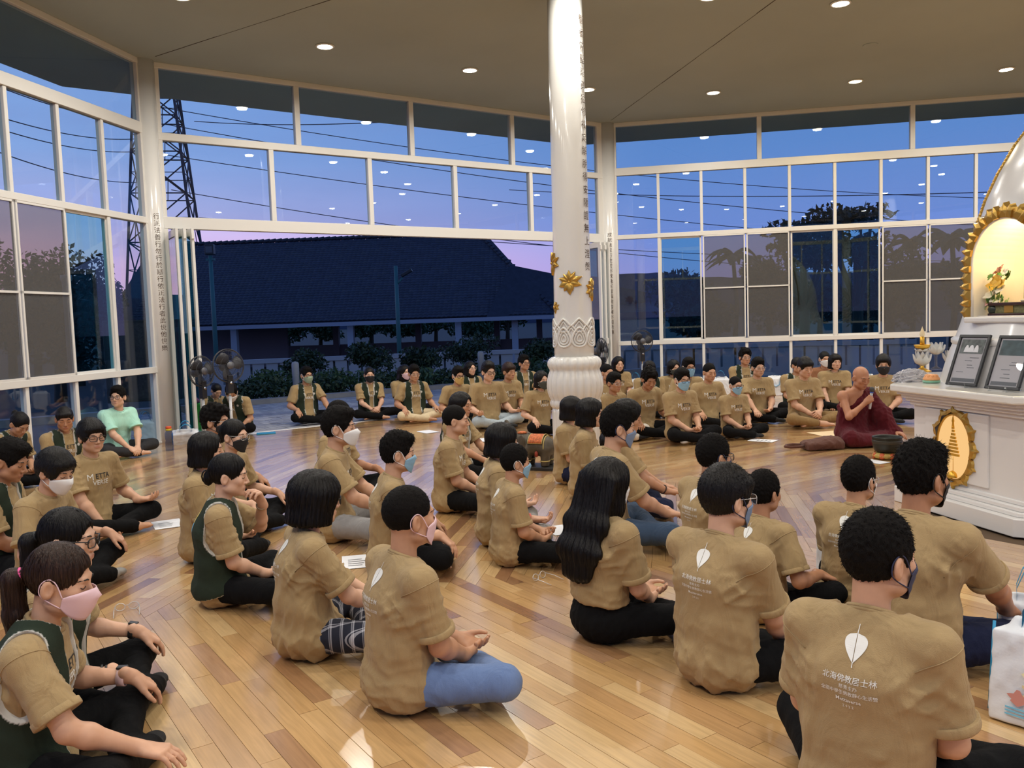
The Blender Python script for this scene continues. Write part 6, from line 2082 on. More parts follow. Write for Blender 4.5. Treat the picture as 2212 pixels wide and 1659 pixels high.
CORAL, BLK, PINKB, BRN = (.70, .16, .12), (.010, .010, .010), (.72, .50, .50), (.05, .025, .015)
PEOPLE = [
 # ---------------- left foreground
 dict(px=(137, 1170), S=.95, hair='ponytail', hairlen=.20, haircol='brown', tie='pink', female=True, vest=True, mask=('pink', 'cone'), head=(-.12, .22), arms=('dangle', 'far'), turn=-.25, skin=D1, bands=((-1, .035, .014, PINKB, 'wrist_watch'),), lean=.16, kneez=.15, group=G_SIDE, label='woman in a dark green vest with pink hair tie and pink mask, nearest left'),
 dict(px=(145, 1094), S=.95, hair='ponytail', hairlen=.22, female=True, vest=True, glasses='black', head=(-.15, .10), arms=('dangle', 'dangle'), turn=-.2, skin=D4, bands=((1, .06, .004, BLK, 'bracelet'), (1, .045, .004, BLK, 'bracelet'), (-1, .03, .010, BLK, 'wrist_watch')), lean=.12, group=G_SIDE, label='ponytailed woman in black glasses and green vest behind the woman with the pink mask'),
 dict(px=(127, 972), S=.96, hair='bowl', mask=('white', 'cone'), head=(-.2, .35), arms=('dangle', 'dangle'), turn=-.2, feet='sock_grey', skin=D1, lean=.10, kneez=.16, group=G_SIDE, label='boy in a khaki tee and white cone mask looking down at the left edge'),
 dict(px=(30, 950), S=1.0, hair='short', vest=True, head=(-.1, .35), arms=('lap', 'lap'), skin=D3, group=G_SIDE, label='short-haired young man in a green vest cut by the left picture edge'),
 dict(px=(50, 893), S=.93, hair='bun', female=True, vest=True, head=(-.2, .62), lean=.28, slouch=.25, arms=('lap', 'lap'), skin=D2, group=G_SIDE, label='woman in a green vest with a bun bowing her head by the left windows'),
 dict(px=(138, 878), S=.93, hair='bun', clip=True, hairlen=.131, female=True, vest=True, head=(-.45, .28), arms=('lap', 'lap'), turn=-.35, skin=D3, group=G_SIDE, label='woman in a green vest with a white flower hair clip by the left windows'),
 dict(px=(195, 905), S=.98, hair='bowl', glasses='black', head=(-.25, .06), arms=('kneeup', 'low'), turn=-.42, feet='bare', skin=D1, group=G_SIDE, label='barefoot boy in black glasses and khaki tee facing right in front of the mint-shirted man'),
 dict(px=(254, 834), S=.99, hair='short', glasses='black', eyes='open', head=(-.95, -.04), arms=('feet', 'feet'), turn=-.15, feet='bare', shirt=MINT, pants=CHAR, lean=.22, skin=D4, group=G_SIDE, stripes=True, label='man in a mint green tee and dark striped trousers beside the left corner column'),
 # ---------------- left middle rows
 dict(px=(463, 875), S=1.0, hair='curly', mask='black', glasses='clear', head=(0, .05), arms=('dangle', 'knee'), skin=D2, group=G_NEAR, label='curly-haired student partly hidden behind the girl in a black mask'),
 dict(px=(504, 904), S=.95, hair='lowbun', female=True, mask='black', glasses='clear', head=(-.15, .08), arms=('dangle', 'dangle'), turn=-.1, feet='sock', skin=D4, group=G_NEAR, label='girl with drawn-back hair, clear glasses and a black face mask'),
 dict(px=(443, 930), S=.96, hair='bob', female=True, head=(.1, .04), arms=('lap', 'lap'), skin=D1, group=G_NEAR, label='girl with a round black bob left of the woman touching her nose'),
 dict(px=(494, 977), S=.94, hair='claw', female=True, vest=True, head=(-.1, .12), arms=('nose', 'lap'), skin=D4, bands=((-1, .03, .006, (.4, .3, .2), 'bracelet'),), group=G_NEAR, label='woman in a green vest with a hair claw touching her nose'),
 dict(px=(683, 1018), S=.95, hair='bob', hairlen=.14, hairvol=1.17, female=True, glasses='black', fat=1.16, head=(.1, .10), arms=('front', 'front'), pants=PLAID, fold=1.4, slouch=.2, skin=D4, group=G_NEAR, label='girl with shoulder-length black hair and plaid trousers'),
 dict(px=(732, 862), S=1.0, hair='buzz', head=(-.1, .05), arms=('dangle', 'knee'), pants='black', skin=D3, group=G_NEAR, label='buzz-cut boy mostly hidden behind the boy in the white cone mask'),
 dict(px=(729, 880), S=1.05, hair='short', mask=('white', 'cone'), head=(0, .03), arms=('front', 'front'), pants='grey', skin=D1, bands=((1, .03, .003, (.6, .45, .1), 'bracelet'),), group=G_NEAR, label='boy in a white cone mask and grey trousers facing right'),
 dict(px=(858, 934), S=.95, hair='spiky', mask='blue', head=(.05, .08), arms=('dangle', 'dangle'), pants='black', feet='bare', skin=D1, group=G_NEAR, label='boy in a light blue mask resting both hands on his knees'),
 dict(px=(878, 1045), S=.985, hair='buzz', mask='pink', head=(.05, .02), arms=('lap', 'lap'), pants='jeans', feet='sock_grey', skin=D2, group=G_NEAR, label='buzz-cut boy in light blue jeans and a pink mask, front and centre'),
 dict(px=(982, 873), S=.96, hair='buzz', head=(.1, .04), arms=('lap', 'lap'), pants='black', skin=D1, bands=((-1, .03, .005, BLK, 'bracelet'),), group=G_NEAR, label='unmasked boy with cropped hair in front of the long-haired girl in a vest'),
 dict(px=(997, 845), S=.95, hair='long', hairlen=.40, female=True, vest=True, head=(-.1, .12), arms=('front', 'front'), skin=D2, group=G_NEAR, label='long-haired girl in a green vest behind the boy with cropped hair'),
 dict(px=(1086, 912), S=.93, hair='bob', hairlen=.12, hairvol=1.06, female=True, mask='white', head=(.05, .1), arms=('kneeup', 'kneeup'), pants='grey', skin=D4, bands=((1, .045, .006, CORAL, 'wristband'),), group=G_NEAR, label='girl with a black bob, grey trousers and a coral wristband, palms upturned'),
 dict(px=(1111, 960), S=.83, hair='crew', mask='blue', head=(.05, .03), arms=('lap2', 'lap2'), pants='black', skin=D2, group=G_NEAR, label='small boy in a blue mask and black trousers right of the boy in jeans'),
 dict(px=(1235, 855), S=.90, hair='bob', hairlen=.125, hairvol=1.06, female=True, arms=('lap', 'lap'), pants='navy', skin=D4, group=G_NEAR, label='girl with a bob and navy trousers directly in front of the white pillar'),
 dict(px=(1275, 859), S=.95, hair='bob', hairlen=.135, hairvol=1.07, female=True, head=(-.05, .06), arms=('lap', 'lap'), skin=D4, group=G_NEAR, label='girl with a bob just right of the girl in navy trousers before the pillar'),
 dict(px=(1336, 877), S=1.04, hair='spiky', mask='slate', head=(-.05, .12), arms=('front', 'front'), pants='denim', skin=D1, group=G_NEAR, label='boy in blue denim and a pale mask looking down, right of the pillar'),
 dict(px=(1361, 860), S=1.02, hair='long', hairlen=.31, female=True, head=(-.1, .25), arms=('front', 'front'), pants='navy', skin=D2, bands=((1, .03, .003, BRN, 'bracelet'),), group=G_NEAR, label='dark-haired girl with a thin bracelet behind the boy in denim'),
 dict(px=(1313, 986), S=.96, hair='long', hairlen=.49, hairvol=1.04, hairwide=2.7, female=True, head=(.12, .06), arms=('lap', 'lap'), tuck=True, mask='white', skin=D4, group=G_NEAR, label='girl with waist-length straight black hair seen from behind'),
 # ---------------- right foreground
 dict(px=(1541, 938), S=.93, hair='crew', glasses='black', mask='navy', arms=('lap', 'lap'), skin=D2, group=G_NEAR, label='boy in black glasses and navy mask behind the boy with thick hair'),
 dict(px=(1569, 1005), S=1.0, hair='fringe', glasses='clear', mask='slate', head=(-.25, .06), arms=('low', 'low'), skin=D4, fold=1.2, group=G_NEAR, label='boy with thick black hair, clear glasses and a navy-strapped mask, back to the camera'),
 dict(px=(1650, 1016), S=.82, hair='crew', head=(.02, .05), fat=1.08, arms=('knee', 'knee'), kneez=.17, skin=D3, group=G_NEAR, label='small unmasked boy hugging his knees right of the thick-haired boy'),
 dict(px=(1855, 986), S=.87, hair='crew', glasses='clear', mask='white', arms=('lap', 'lap'), skin=D2, group=G_NEAR, label='crop-haired boy with clear glasses left of the tall boy in a black mask'),
 dict(px=(1990, 956), S=1.06, hair='spiky', mask='black', head=(-.25, .05), arms=('far', 'far'), pants='navy', skin=D3, turn=-.1, group=G_NEAR, label='tall boy in a black mask and navy trousers before the altar'),
 dict(px=(1898, 1102), S=1.03, hair='crew', mask='navy', head=(-.45, .06), fat=1.0, broad=.95, arms=('lap2', 'lap2'), fold=1.2, skin=D1, group=G_NEAR, label='largest foreground boy with cropped hair and a navy mask at lower right'),
 # ---------------- right middle
 dict(px=(1326, 805), S=.93, hair='short', glasses='clear', arms=('lap', 'lap'), pants='white', skin=D3, feet='sock', head=(-.1, .05), group=G_BACK, label='boy in glasses and off-white trousers just right of the pillar'),
 dict(px=(1405, 797), S=1.0, hair='curly', head=(-.2, .42), lean=.18, arms=('knee', 'knee'), skin=D3, turn=-.1, group=G_BACK, label='dark-haired boy looking down at his lap right of the boy in off-white trousers'),
 dict(px=(1311, 785), S=.97, hair='buzz', arms=('lap', 'lap'), skin=D2, group=G_BACK, label='buzz-cut boy half hidden by the right side of the pillar'),
 dict(px=(1336, 769), S=.97, hair='long', hairlen=.35, female=True, head=(-.1, .1), arms=('lap', 'lap'), skin=D4, group=G_BACK, label='long-haired girl behind the buzz-cut boy beside the pillar'),
 dict(px=(1402, 778), S=.95, hair='long', hairlen=.38, female=True, mask='white', vest=True, head=(-.2, .05), arms=('lap', 'lap'), turn=-.3, skin=D4, group=G_BACK, label='long-haired girl in a vest under the right-hand standing fan'),
 dict(px=(1456, 776), S=.94, hair='bob', female=True, arms=('lap', 'lap'), mask='grey', head=(.1, .15), skin=D4, group=G_BACK, label='girl with a bob beside the glasses-wearing boy in a blue mask by the right windows'),
 dict(px=(1487, 773), S=1.0, hair='short', glasses='black', mask='blue', arms=('lap', 'knee'), head=(-.1, .05), skin=D3, group=G_BACK, label='boy in black glasses and blue mask, rear one of the two before the right windows'),
 dict(px=(1473, 796), S=.98, hair='short', glasses='black', mask='blue', arms=('lap', 'lap'), feet='sock_white', head=(-.15, .08), skin=D1, turn=-.1, group=G_BACK, label='boy in glasses and blue mask with white socks, front one of the two'),
 dict(px=(1533, 783), S=.97, hair='buzz', head=(-.05, .15), arms=('knee', 'knee'), fat=1.08, skin=D2, group=G_BACK, label='unmasked buzz-cut boy with elbows out behind the blue-masked boys'),
 dict(px=(1589, 812), S=.84, hair='buzz', glasses='black', mask='blue', head=(-.05, .1), arms=('lap', 'lap'), skin=D1, group=G_BACK, label='small boy in glasses and blue mask in front of the vest-wearing man'),
 dict(px=(1609, 753), S=1.03, hair='curly', glasses='clear', vest=True, arms=('lap', 'lap'), skin=D2, group=G_BACK, label='curly-haired man in a green vest and glasses against the right windows'),
 dict(px=(1637, 773), S=.99, hair='spiky', glasses='clear', arms=('lap', 'far'), head=(-.02, .06), skin=D1, group=G_BACK, label='slim boy in clear glasses right of the small boy in a blue mask'),
 dict(px=(1723, 771), S=.93, hair='lowbun', female=True, vest=True, head=(.3, .1), arms=('lap', 'lap'), skin=D2, group=G_BACK, label='girl in a vest mostly hidden behind the boy in khaki trousers'),
 dict(px=(1741, 772), S=1.02, hair='fringe', head=(-.05, .2), arms=('clasp', 'clasp'), pants='khaki', feet='bare', skin=D1, turn=.1, trouserlen=.7, group=G_BACK, label='barefoot boy in khaki trousers with clasped hands left of the monk'),
 dict(px=(1781, 758), S=.96, hair='lowbun', female=True, mask='white', shirt=RUST, head=(.1, .05), arms=('lap', 'lap'), skin=D2, group=G_BACK, label='woman in a rust brown top and white mask behind the row left of the monk'),
 dict(px=(1804, 763), S=.96, hair='bobfringe', hairlen=.128, eyes='open', female=True, head=(.15, .05), arms=('low', 'low'), feet='sock_white', skin=D4, turn=-.1, group=G_BACK, label='girl with a fringe and black bob just left of the monk'),
 dict(px=(1908, 766), S=1.0, hair='bowl', mask='black', eyes='open', arms=('lap', 'lap'), skin=D1, turn=-.25, group=G_BACK, label='boy with thick hair and a black mask behind the monk'),
 # ---------------- doorway and centre back
 dict(px=(499, 831), S=.95, hair='short', vest=True, mask='white', head=(.5, .65), lean=.35, slouch=.3, arms=('low', 'feet'), skin=D2, look=(-4.9, 6), feet='bare', bands=((-1, .03, .008, BLK, 'wrist_watch'),), group=G_FAR, label='man in a green vest and white mask leaning over behind the left fans'),
 dict(px=(470, 829), S=.84, hair='bun', female=True, vest=True, head=(-.1, .5), lean=.2, arms=('lap', 'lap'), skin=D1, group=G_FAR, label='woman in a green vest behind the pole of the left fan'),
 dict(px=(661, 792), S=1.0, hair='short', glasses='black', vest=True, mask=('green', 'cone'), head=(.1, .05), arms=('far', 'knee'), turn=-.15, skin=D2, group=G_FAR, label='man in a green vest with a sage green mask at the doorway'),
 dict(px=(797, 792), S=.95, hair='bun', female=True, vest=True, mask='black', head=(-.15, .08), arms=('clasp', 'clasp'), feet='bare', turn=-.25, skin=D4, group=G_FAR, label='barefoot woman in a green vest and black mask at the doorway'),
 dict(px=(873, 787), S=.95, hair='long', hairlen=.38, female=True, mask='pink', head=(.05, .05), arms=('lap', 'lap'), skin=D4, group=G_FAR, label='long-haired woman in a pink mask behind the man in cream trousers'),
 dict(px=(894, 788), S=.99, hair='short', glasses='clear', vest=True, head=(-.1, .15), arms=('knee', 'knee'), pants='cream', feet='bare', turn=-.2, skin=D2, group=G_FAR, label='barefoot man in cream trousers, glasses and a green vest at the doorway'),
 dict(px=(989, 792), S=.97, hair='spiky', glasses='black', mask='yellow', arms=('knee', 'knee'), head=(-.1, .08), fat=1.06, skin=D2, turn=-.1, group=G_FAR, label='boy in black glasses and a yellow mask'),
 dict(px=(1015, 779), S=.96, hair='shoulder', glasses='clear', female=True, vest=True, head=(.1, .02), arms=('lap', 'lap'), skin=D4, group=G_FAR, label='woman in clear glasses and a vest behind the boy in a yellow mask'),
 dict(px=(1055, 781), S=1.06, hair='sidepart', glasses='black', arms=('kneeup', 'kneeup'), pants='pale', head=(-.05, .12), fat=1.1, skin=D4, turn=-.15, group=G_FAR, label='large boy in black glasses and pale jeans with upturned palms'),
 dict(px=(1099, 783), S=1.0, hair='fringe', haircol='brown', arms=('lap', 'lap'), head=(.05, .08), skin=D2, group=G_FAR, label='unmasked boy with brown hair right of the large boy in pale jeans'),
 dict(px=(1130, 767), S=1.02, hair='short', glasses='black', vest=True, head=(.15, -.05), arms=('lap', 'lap'), skin=D2, group=G_FAR, label='man in glasses and a green vest with raised chin behind the brown-haired boy'),
 dict(px=(1169, 800), S=.94, hair='bob', hairlen=.115, female=True, mask='grey', head=(.0, .05), arms=('knee', 'knee'), skin=D4, turn=-.15, group=G_FAR, label='girl with a straight bob and dark grey mask at the left edge of the pillar'),
]
for i, P in enumerate(PEOPLE):
    P['seed'] = i+11
    rt_ = build_person(P)
    if P.get('stripes'):
        to = [c for c in rt_.children if c.name.startswith('trousers')][0]
        bv = BVHTree.FromPolygons([tuple(v.co) for v in to.data.vertices], [tuple(p.vertices) for p in to.data.polygons])
        for q in range(4):
            VV = []
            for e in range(9):
                for w_ in (0, .011):
                    yy = .10+q*.024+w_; zz = .055+.0105*e
                    h = bv.ray_cast(Vector((.8, yy+.02*e/8, zz)), Vector((-1, 0, 0)))
                    VV.append(tuple(h[0]+Vector((.002, 0, .001))) if h[0] is not None else None)
            VV = [v for v in VV if v]
            if len(VV) == 18: MB().add(VV, [(k*2, k*2+1, k*2+3, k*2+2) for k in range(8)]).build('stripe', PRINTW, to)

# ================================================================== THE MONK
MP = dict(px=(1863, 793), S=1.0, hair='bald', hairtop=.0, head=(-.12, .30), arms=('far', 'mic'), bare_arm={1: True}, monk=True, feet='bare', skin=(184, 130, 98), turn=.22, lean=.10, arm=.86, seed=5, kneez=.10, hand_off={-1: (-.08, -.02, -.11)}, label='monk in a dark red robe speaking into a microphone beside the altar')
mroot, (pts, up3, nb, ntop, sh, arms, hips, knee, ank, LQ) = build_person(MP)
ROBE = fabric('maroon', srgb(88, 26, 34), .9, .08, .35)
g = Grid((-.52, -.30, -.02), (.52, .56, .66), .0125)
g.op(ell((0, -.01, .11), (.21, .18, .13)))
for i, (ra, rb, xs) in enumerate(((.132, .124, 1.42), (.124, .124, 1.45), (.124, .088, 1.6))):
    g.op(capm(pts[i], pts[i+1]-(up3*.03 if i == 2 else 0), ra, rb, np.eye(3), (xs, 1, 1)), .05)
g.op(cap(nb-A3(0, 0, .02), sh[-1], .058, .066), .05)
g.op(cap(sh[-1], arms[-1][1], .078, .088), .05); g.op(cap(arms[-1][1], arms[-1][1]+(arms[-1][2]-arms[-1][1])*.86, .088, .066), .05)
g.op(cap(arms[-1][1]+A3(.02, 0, -.02), A3(-.26, .18, .10), .09, .10), .06)          # hanging fold under the arm
pl_n = unit(A3(.62, .10, .78)); pl_c = A3(-.045, 0, .575)
g.op(half_space(pl_n, pl_c, A3(-.10, -.4, .0), A3(.6, .6, .8)), .012, 'i')
for s in (-1, 1): g.op(cap(hips[s], knee[s], .10, .085), .04); g.op(cap(knee[s], ank[s], .08, .06), .04)
g.op(ell((0, .22, .055), (.34, .20, .075)), .06)
S0, E, W = arms[1][0], arms[1][1], arms[1][2]
g.op(cap(S0+A3(.03, 0, .03), E, .060, .050), .012, 'd')
g.op(half_space((0, 0, -1), (0, 0, .004)), .006, 'i')
V, F = g.nets(); N = vnormals(V, F)
V = cloth_folds(V, N, 77, .014, 'robe'); V[:, 2] = np.maximum(V[:, 2], .003)
ro = obj('robe', np_mesh('robe', V, F), ROBE, mroot)
# band of cloth edge across the chest
bvr = BVHTree.FromPolygons(V.tolist(), F.tolist())
# microphone held before the mouth
W_, hd, pn = arms[1][2], arms[1][3], arms[1][4]
c = W_+hd*.070+pn*.026
mdir = unit(A3(-.10, .05, 1.0)); mw = mroot.matrix_basis
mic = empty('microphone'); tag(mic, "cordless microphone with a silver grille held in the monk's hand", 'microphone')
mic.matrix_world = mw @ Matrix.Translation(c) @ Vector(mdir).to_track_quat('Z', 'Y').to_matrix().to_4x4()
MB().lathe([(.010, -.11), (.014, -.10), (.0145, .04), (.017, .065)], 18).build('handle', mat('mic_grey', (.55, .55, .58), .35), mic)
MB().lathe([(.0185, .062), (.0195, .068), (.0185, .076)], 18).build('blue_ring', mat('mic_blue', (.05, .10, .40), .4), mic)
MB().lathe([(.017, .076), (.0255, .092), (.027, .108), (.021, .124), (0, .130)], 18).build('grille', mat('mic_grille', (.10, .10, .10), .5, metal=.5, bump=.8, bscale=300), mic)
# ================================================================== THINGS ON THE FLOOR
def flr(x, y, z=0.0): p = at_z(x, y, z); return (p[0], p[1], z)
# papers
def sheet(px, py, rz, label, w=.21, h=.297, m=PAPER, lines=False, curl=.012):
    p = flr(px, py)
    root = empty('paper_sheet', (p[0], p[1], .001), rz); tag(root, label, 'paper', 'papers lying on the floor')
    V = []; F = []; n = 6
    for i in range(n+1):
        for j in range(n+1):
            u, v = i/n-.5, j/n-.5
            V.append((u*w, v*h, .002+curl*max(0, abs(v)*2-.5)**2*(1 if v > 0 else .3)))
    k = (n+1)**2
    V += [(x, y, z-.0015) for x, y, z in V]
    for i in range(n):
        for j in range(n):
            a = i*(n+1)+j; F += [(a, a+n+1, a+n+2, a+1), (k+a, k+a+1, k+a+n+2, k+a+n+1)]
    MB().add(V, F, 0, True).build('sheet', m, root)
    if lines:
        for q in range(4): MB().box((-w*.32, -h*.3+q*.045, .0045), (w*(.1+.05*(q % 3)), -h*.3+q*.045+.006, .005)).build('printed_line', BLACKP, root)
sheet(925, 933, .6, 'white paper sheet on the floor before the boy in a yellow mask')
sheet(1045, 951, .3, 'white paper sheet beside the knee of the boy in pale jeans')
sheet(1210, 975, 1.0, 'white paper sheet corner poking out at the foot of the pillar', .16, .24)
sheet(1648, 952, .9, 'printed white paper sheet on the floor left of the brown bag', lines=True)
sheet(1892, 998, .5, 'white paper sheet on the floor before the singing bowl', .16, .22)
sheet(362, 1133, .5, 'white paper sheet near the barefoot boy in black glasses', lines=True)
sheet(775, 1214, .2, 'white paper sheet with a doodle beside the boy in grey trousers', lines=True)
sheet(1208, 1146, .4, 'white paper sheet half under the girl with waist-length hair', .18, .25)
sheet(1395, 921, .3, 'white paper sheet by the dark-haired boy looking down', .18, .25)
sheet(545, 937, .2, 'white paper and blue booklet at the doorway track', .18, .25)
sheet(1800, 938, .2, 'pale cream cloth sheet on the floor behind the brown bag', .42, .5, mat('cream_cloth', srgb(222, 196, 156), .9), curl=.0)
# loose spectacles on the floor
def loose_glasses(px, py, rz, label):
    p = flr(px, py); root = empty('spectacles', (p[0], p[1], .002), rz); tag(root, label, 'glasses')
    m = mat('rim_clear', (.62, .60, .58), .2, metal=.3); mb = MB()
    for s in (-1, 1):
        ring = [(s*.034+.025*math.cos(2*PI*i/18), 0+.006*math.sin(2*PI*i/18), .020+.018*math.sin(2*PI*i/18)) for i in range(18)]
        mb.tube(ring, .0022, 6, closed=True)
        MB().add(ring, [tuple(range(18))]).build('lens', LENS, root)
        mb.tube([(s*.060, 0, .024), (s*.064, -.06, .018), (s*.062, -.13, .004)], .002, 6)
    mb.tube([(-.009, 0, .024), (0, .002, .027), (.009, 0, .024)], .002, 6)
    mb.build('rims', m, root)
loose_glasses(1165, 1252, .9, 'clear-rimmed spectacles lying on the floor before the small boy in a blue mask')
loose_glasses(275, 1318, .4, 'clear-rimmed spectacles lying beside the grey-socked feet at the left')

# ---- tote bags
BLUE = mat('bag_blue', srgb(40, 140, 184), .6); BAGW = mat('bag_white', srgb(226, 228, 232), .7, bump=.1, bscale=60)
def ribbon(mb, pts, w, axis=(0, 1, 0)):
    V = []; F = []; ax_ = Vector(axis)
    for p in pts: V += [Vector(p)-ax_*w, Vector(p)+ax_*w, Vector(p)+ax_*w+Vector((0, 0, .002)), Vector(p)-ax_*w+Vector((0, 0, .002))]
    for i in range(len(pts)-1):
        for q in range(4): F.append((i*4+q, i*4+(q+1) % 4, (i+1)*4+(q+1) % 4, (i+1)*4+q))
    mb.add(V, F, 0, True)
def tote(loc, rz, label, w=.30, h=.34, d=.10, tilt=0.0, handle='up', print_=False, body=None, group='white tote bags with blue handles'):
    root = empty('tote_bag', loc, rz); root.rotation_euler = (tilt, 0, rz); tag(root, label, 'bag', group)
    g = Grid((-w*.7, -d*1.2, -.02), (w*.7, d*1.2, h*1.1), .012)
    g.op(boxp((0, 0, h*.42), (w*.44, d*.38, h*.40), .02)); g.op(capm((-w*.3, 0, h*.9), (w*.3, 0, h*.9), .02, .02, np.eye(3), (1, 1, 2)), .05)
    V, F = g.nets(); N = vnormals(V, F); V = cloth_folds(V, N, int(abs(loc[0])*91+abs(loc[1])*37) % 999, .010, 'robe'); V[:, 2] = np.maximum(V[:, 2], .0)
    obj('bag_body', np_mesh('bag_body', V, F), body or BAGW, root)
    MB().tube([(-w*.5, -d*.2, .02), (-w*.5, -d*.2, h*.9)], .006, 6).build('edge_trim', BLUE, root); MB().tube([(w*.5, -d*.2, .02), (w*.5, -d*.2, h*.9)], .006, 6).build('edge_trim', BLUE, root)
    for s in (-1, 1):
        mb = MB()
        top = h*.92
        if handle == 'up': pts_ = [(-w*.22, s*.02, top-.06), (-w*.22, s*.025, top+.05), (-w*.12, s*.04, top+.12), (0, s*.045, top+.14), (w*.12, s*.04, top+.12), (w*.22, s*.025, top+.05), (w*.22, s*.02, top-.06)]
        else: pts_ = [(-w*.22, -d*.5, top-.02), (-w*.20, -d*.62-s*.01, top*.6), (0, -d*.64-s*.01, top*.5), (w*.20, -d*.62-s*.01, top*.6), (w*.22, -d*.5, top-.02)]
        ribbon(mb, pts_, .012); mb.build('handle', BLUE, root)
    if print_:
        for q, (x, z, r_, c) in enumerate(((-.06, .10, .030, srgb(206, 140, 128)), (.0, .13, .045, srgb(224, 205, 160)), (.07, .09, .035, srgb(222, 190, 160)), (.02, .20, .06, srgb(240, 234, 196)))):
            pp = [(x+r_*(1+.3*math.sin(5*t+q))*math.cos(t), -d*.5-.0125, z+r_*.8*(1+.25*math.cos(4*t+q))*math.sin(t)) for t in [2*PI*i/22 for i in range(22)]]
            MB().add(pp, [tuple(range(22))]).build('printed_patch', mat('patch%d' % q, c, .7), root)
        for q in range(3): MB().box((-.10, -d*.5-.013, .035+q*.012), (.10-q*.03, -d*.5-.011, .040+q*.012)).build('printed_line', PRINTB, root)
    return root
p = flr(2235, 1590); tote((p[0]+.06, p[1]+.05, 0), -.9, 'white tote bag with blue trim and a pastel print at the lower right edge', .34, .38, .12, tilt=-.12, print_=True)
p = flr(1800, 1262); tote((p[0], p[1], 0), .2, 'tote bag with a blue handle in front of the crop-haired boy in clear glasses',   .15, .30, .08)
p = flr(2195, 1440); tote((p[0]+.12, p[1]+.1, 0), -.5, 'tote bag with a blue handle beyond the tall boy in navy trousers', .24, .27, .08)
p = flr(318, 962); tote((p[0]-.05, p[1]+.1, 0), .7, 'white tote bag with a tall blue strap behind the mint-shirted man', .30, .34, .10)
p = flr(402, 958); tote((p[0], p[1], 0), .4, 'white and blue tote bag lying against the left corner column', .34, .22, .12, tilt=.5)
p = flr(497, 922); tote((p[0], p[1], 0), .3, 'white tote bag with upright blue handles beside the leaning man', .26, .26, .09)
for i, (x, dd) in enumerate(((1370, .5), (1442, .45), (1555, .45), (1672, .45), (1870, .45), (1500, .40))):
    v = ray(x, 700); n2, t2 = wall_frame(2); k = (n2@HC+APO-dd)/(n2@v[:2])
    tote((v[0]*k, v[1]*k, 0), math.atan2(t2[1], t2[0])+(.15 if i % 2 else -.1), 'white tote bag with blue handles under the right windows, %s from the left' % ('first', 'second', 'fourth', 'fifth', 'sixth', 'third')[i], .34, .36, .12, handle='up' if i % 2 == 0 else 'down')
# brown cloth bag
p = flr(1772, 970)
bb = empty('cloth_bag', (p[0], p[1], 0), .12); tag(bb, 'slouched brown cloth bag with a looped handle on the floor left of the monk', 'bag')
g = Grid((-.36, -.22, -.02), (.36, .22, .20), .011)
g.op(ell((0.03, 0, .06), (.25, .14, .062))); g.op(ell((.10, 0, .07), (.16, .12, .070)), .04); g.op(boxp((.02, 0, .04), (.19, .10, .022), .02), .03)
g.op(half_space((0, 0, -1), (0, 0, .003)), .006, 'i')
V, F = g.nets(); N = vnormals(V, F); V = cloth_folds(V, N, 3, .010, 'robe'); V[:, 2] = np.maximum(V[:, 2], .002)
BRB = fabric('bag_brown', srgb(98, 66, 56), .8)
obj('bag_body', np_mesh('bag_body', V, F), BRB, bb)
MB().tube([(-.20, .04, .05), (-.28, .07, .055), (-.36, .06, .050), (-.40, .0, .048), (-.36, -.05, .046), (-.27, -.05, .045), (-.20, -.03, .05)], [.016]*7, 8).build('handle', BRB, bb)
# singing bowl on a cushion
p = flr(1916, 990)
cu_ = empty('bowl_cushion', (p[0], p[1], 0)); tag(cu_, 'round yellow and orange patterned cushion under the singing bowl', 'cushion')
MB().lathe([(.10, .002), (.13, .012), (.138, .032), (.128, .052), (.10, .062), (0, .058)], 36).build('pad', mat('gold_brocade', srgb(190, 160, 84), .7, noise=.4, nscale=18), cu_)
for q in range(8):
    t = 2*PI*q/8; MB().lathe([(0, .012), (.024, .008), (.034, 0)], 12).build('orange_patch', mat('orange_silk', srgb(196, 92, 48), .6), cu_).matrix_local = Matrix.Translation((.125*math.cos(t), .125*math.sin(t), .035)) @ Matrix.Rotation(t, 4, 'Z') @ Matrix.Rotation(math.radians(75), 4, 'Y')
bw = empty('singing_bowl', (p[0], p[1], .060)); tag(bw, 'dark bronze singing bowl with an engraved band in front of the monk', 'bowl')
MB().lathe([(0, .006), (.08, .004), (.115, .018), (.132, .06), (.138, .15), (.142, .160), (.136, .163), (.128, .150), (.122, .06), (.105, .026), (0, .018)], 48).build('bowl', mat('dark_bronze', (.035, .036, .030), .45, metal=.6, noise=.3, nscale=14), bw)
MB().lathe([(.1365, .095), (.1395, .100), (.1405, .125), (.1390, .130)], 48, rib=lambda t, i: 1+.006*math.sin(26*t)).build('engraved_band', mat('bronze_band', (.07, .065, .05), .5, metal=.6), bw)

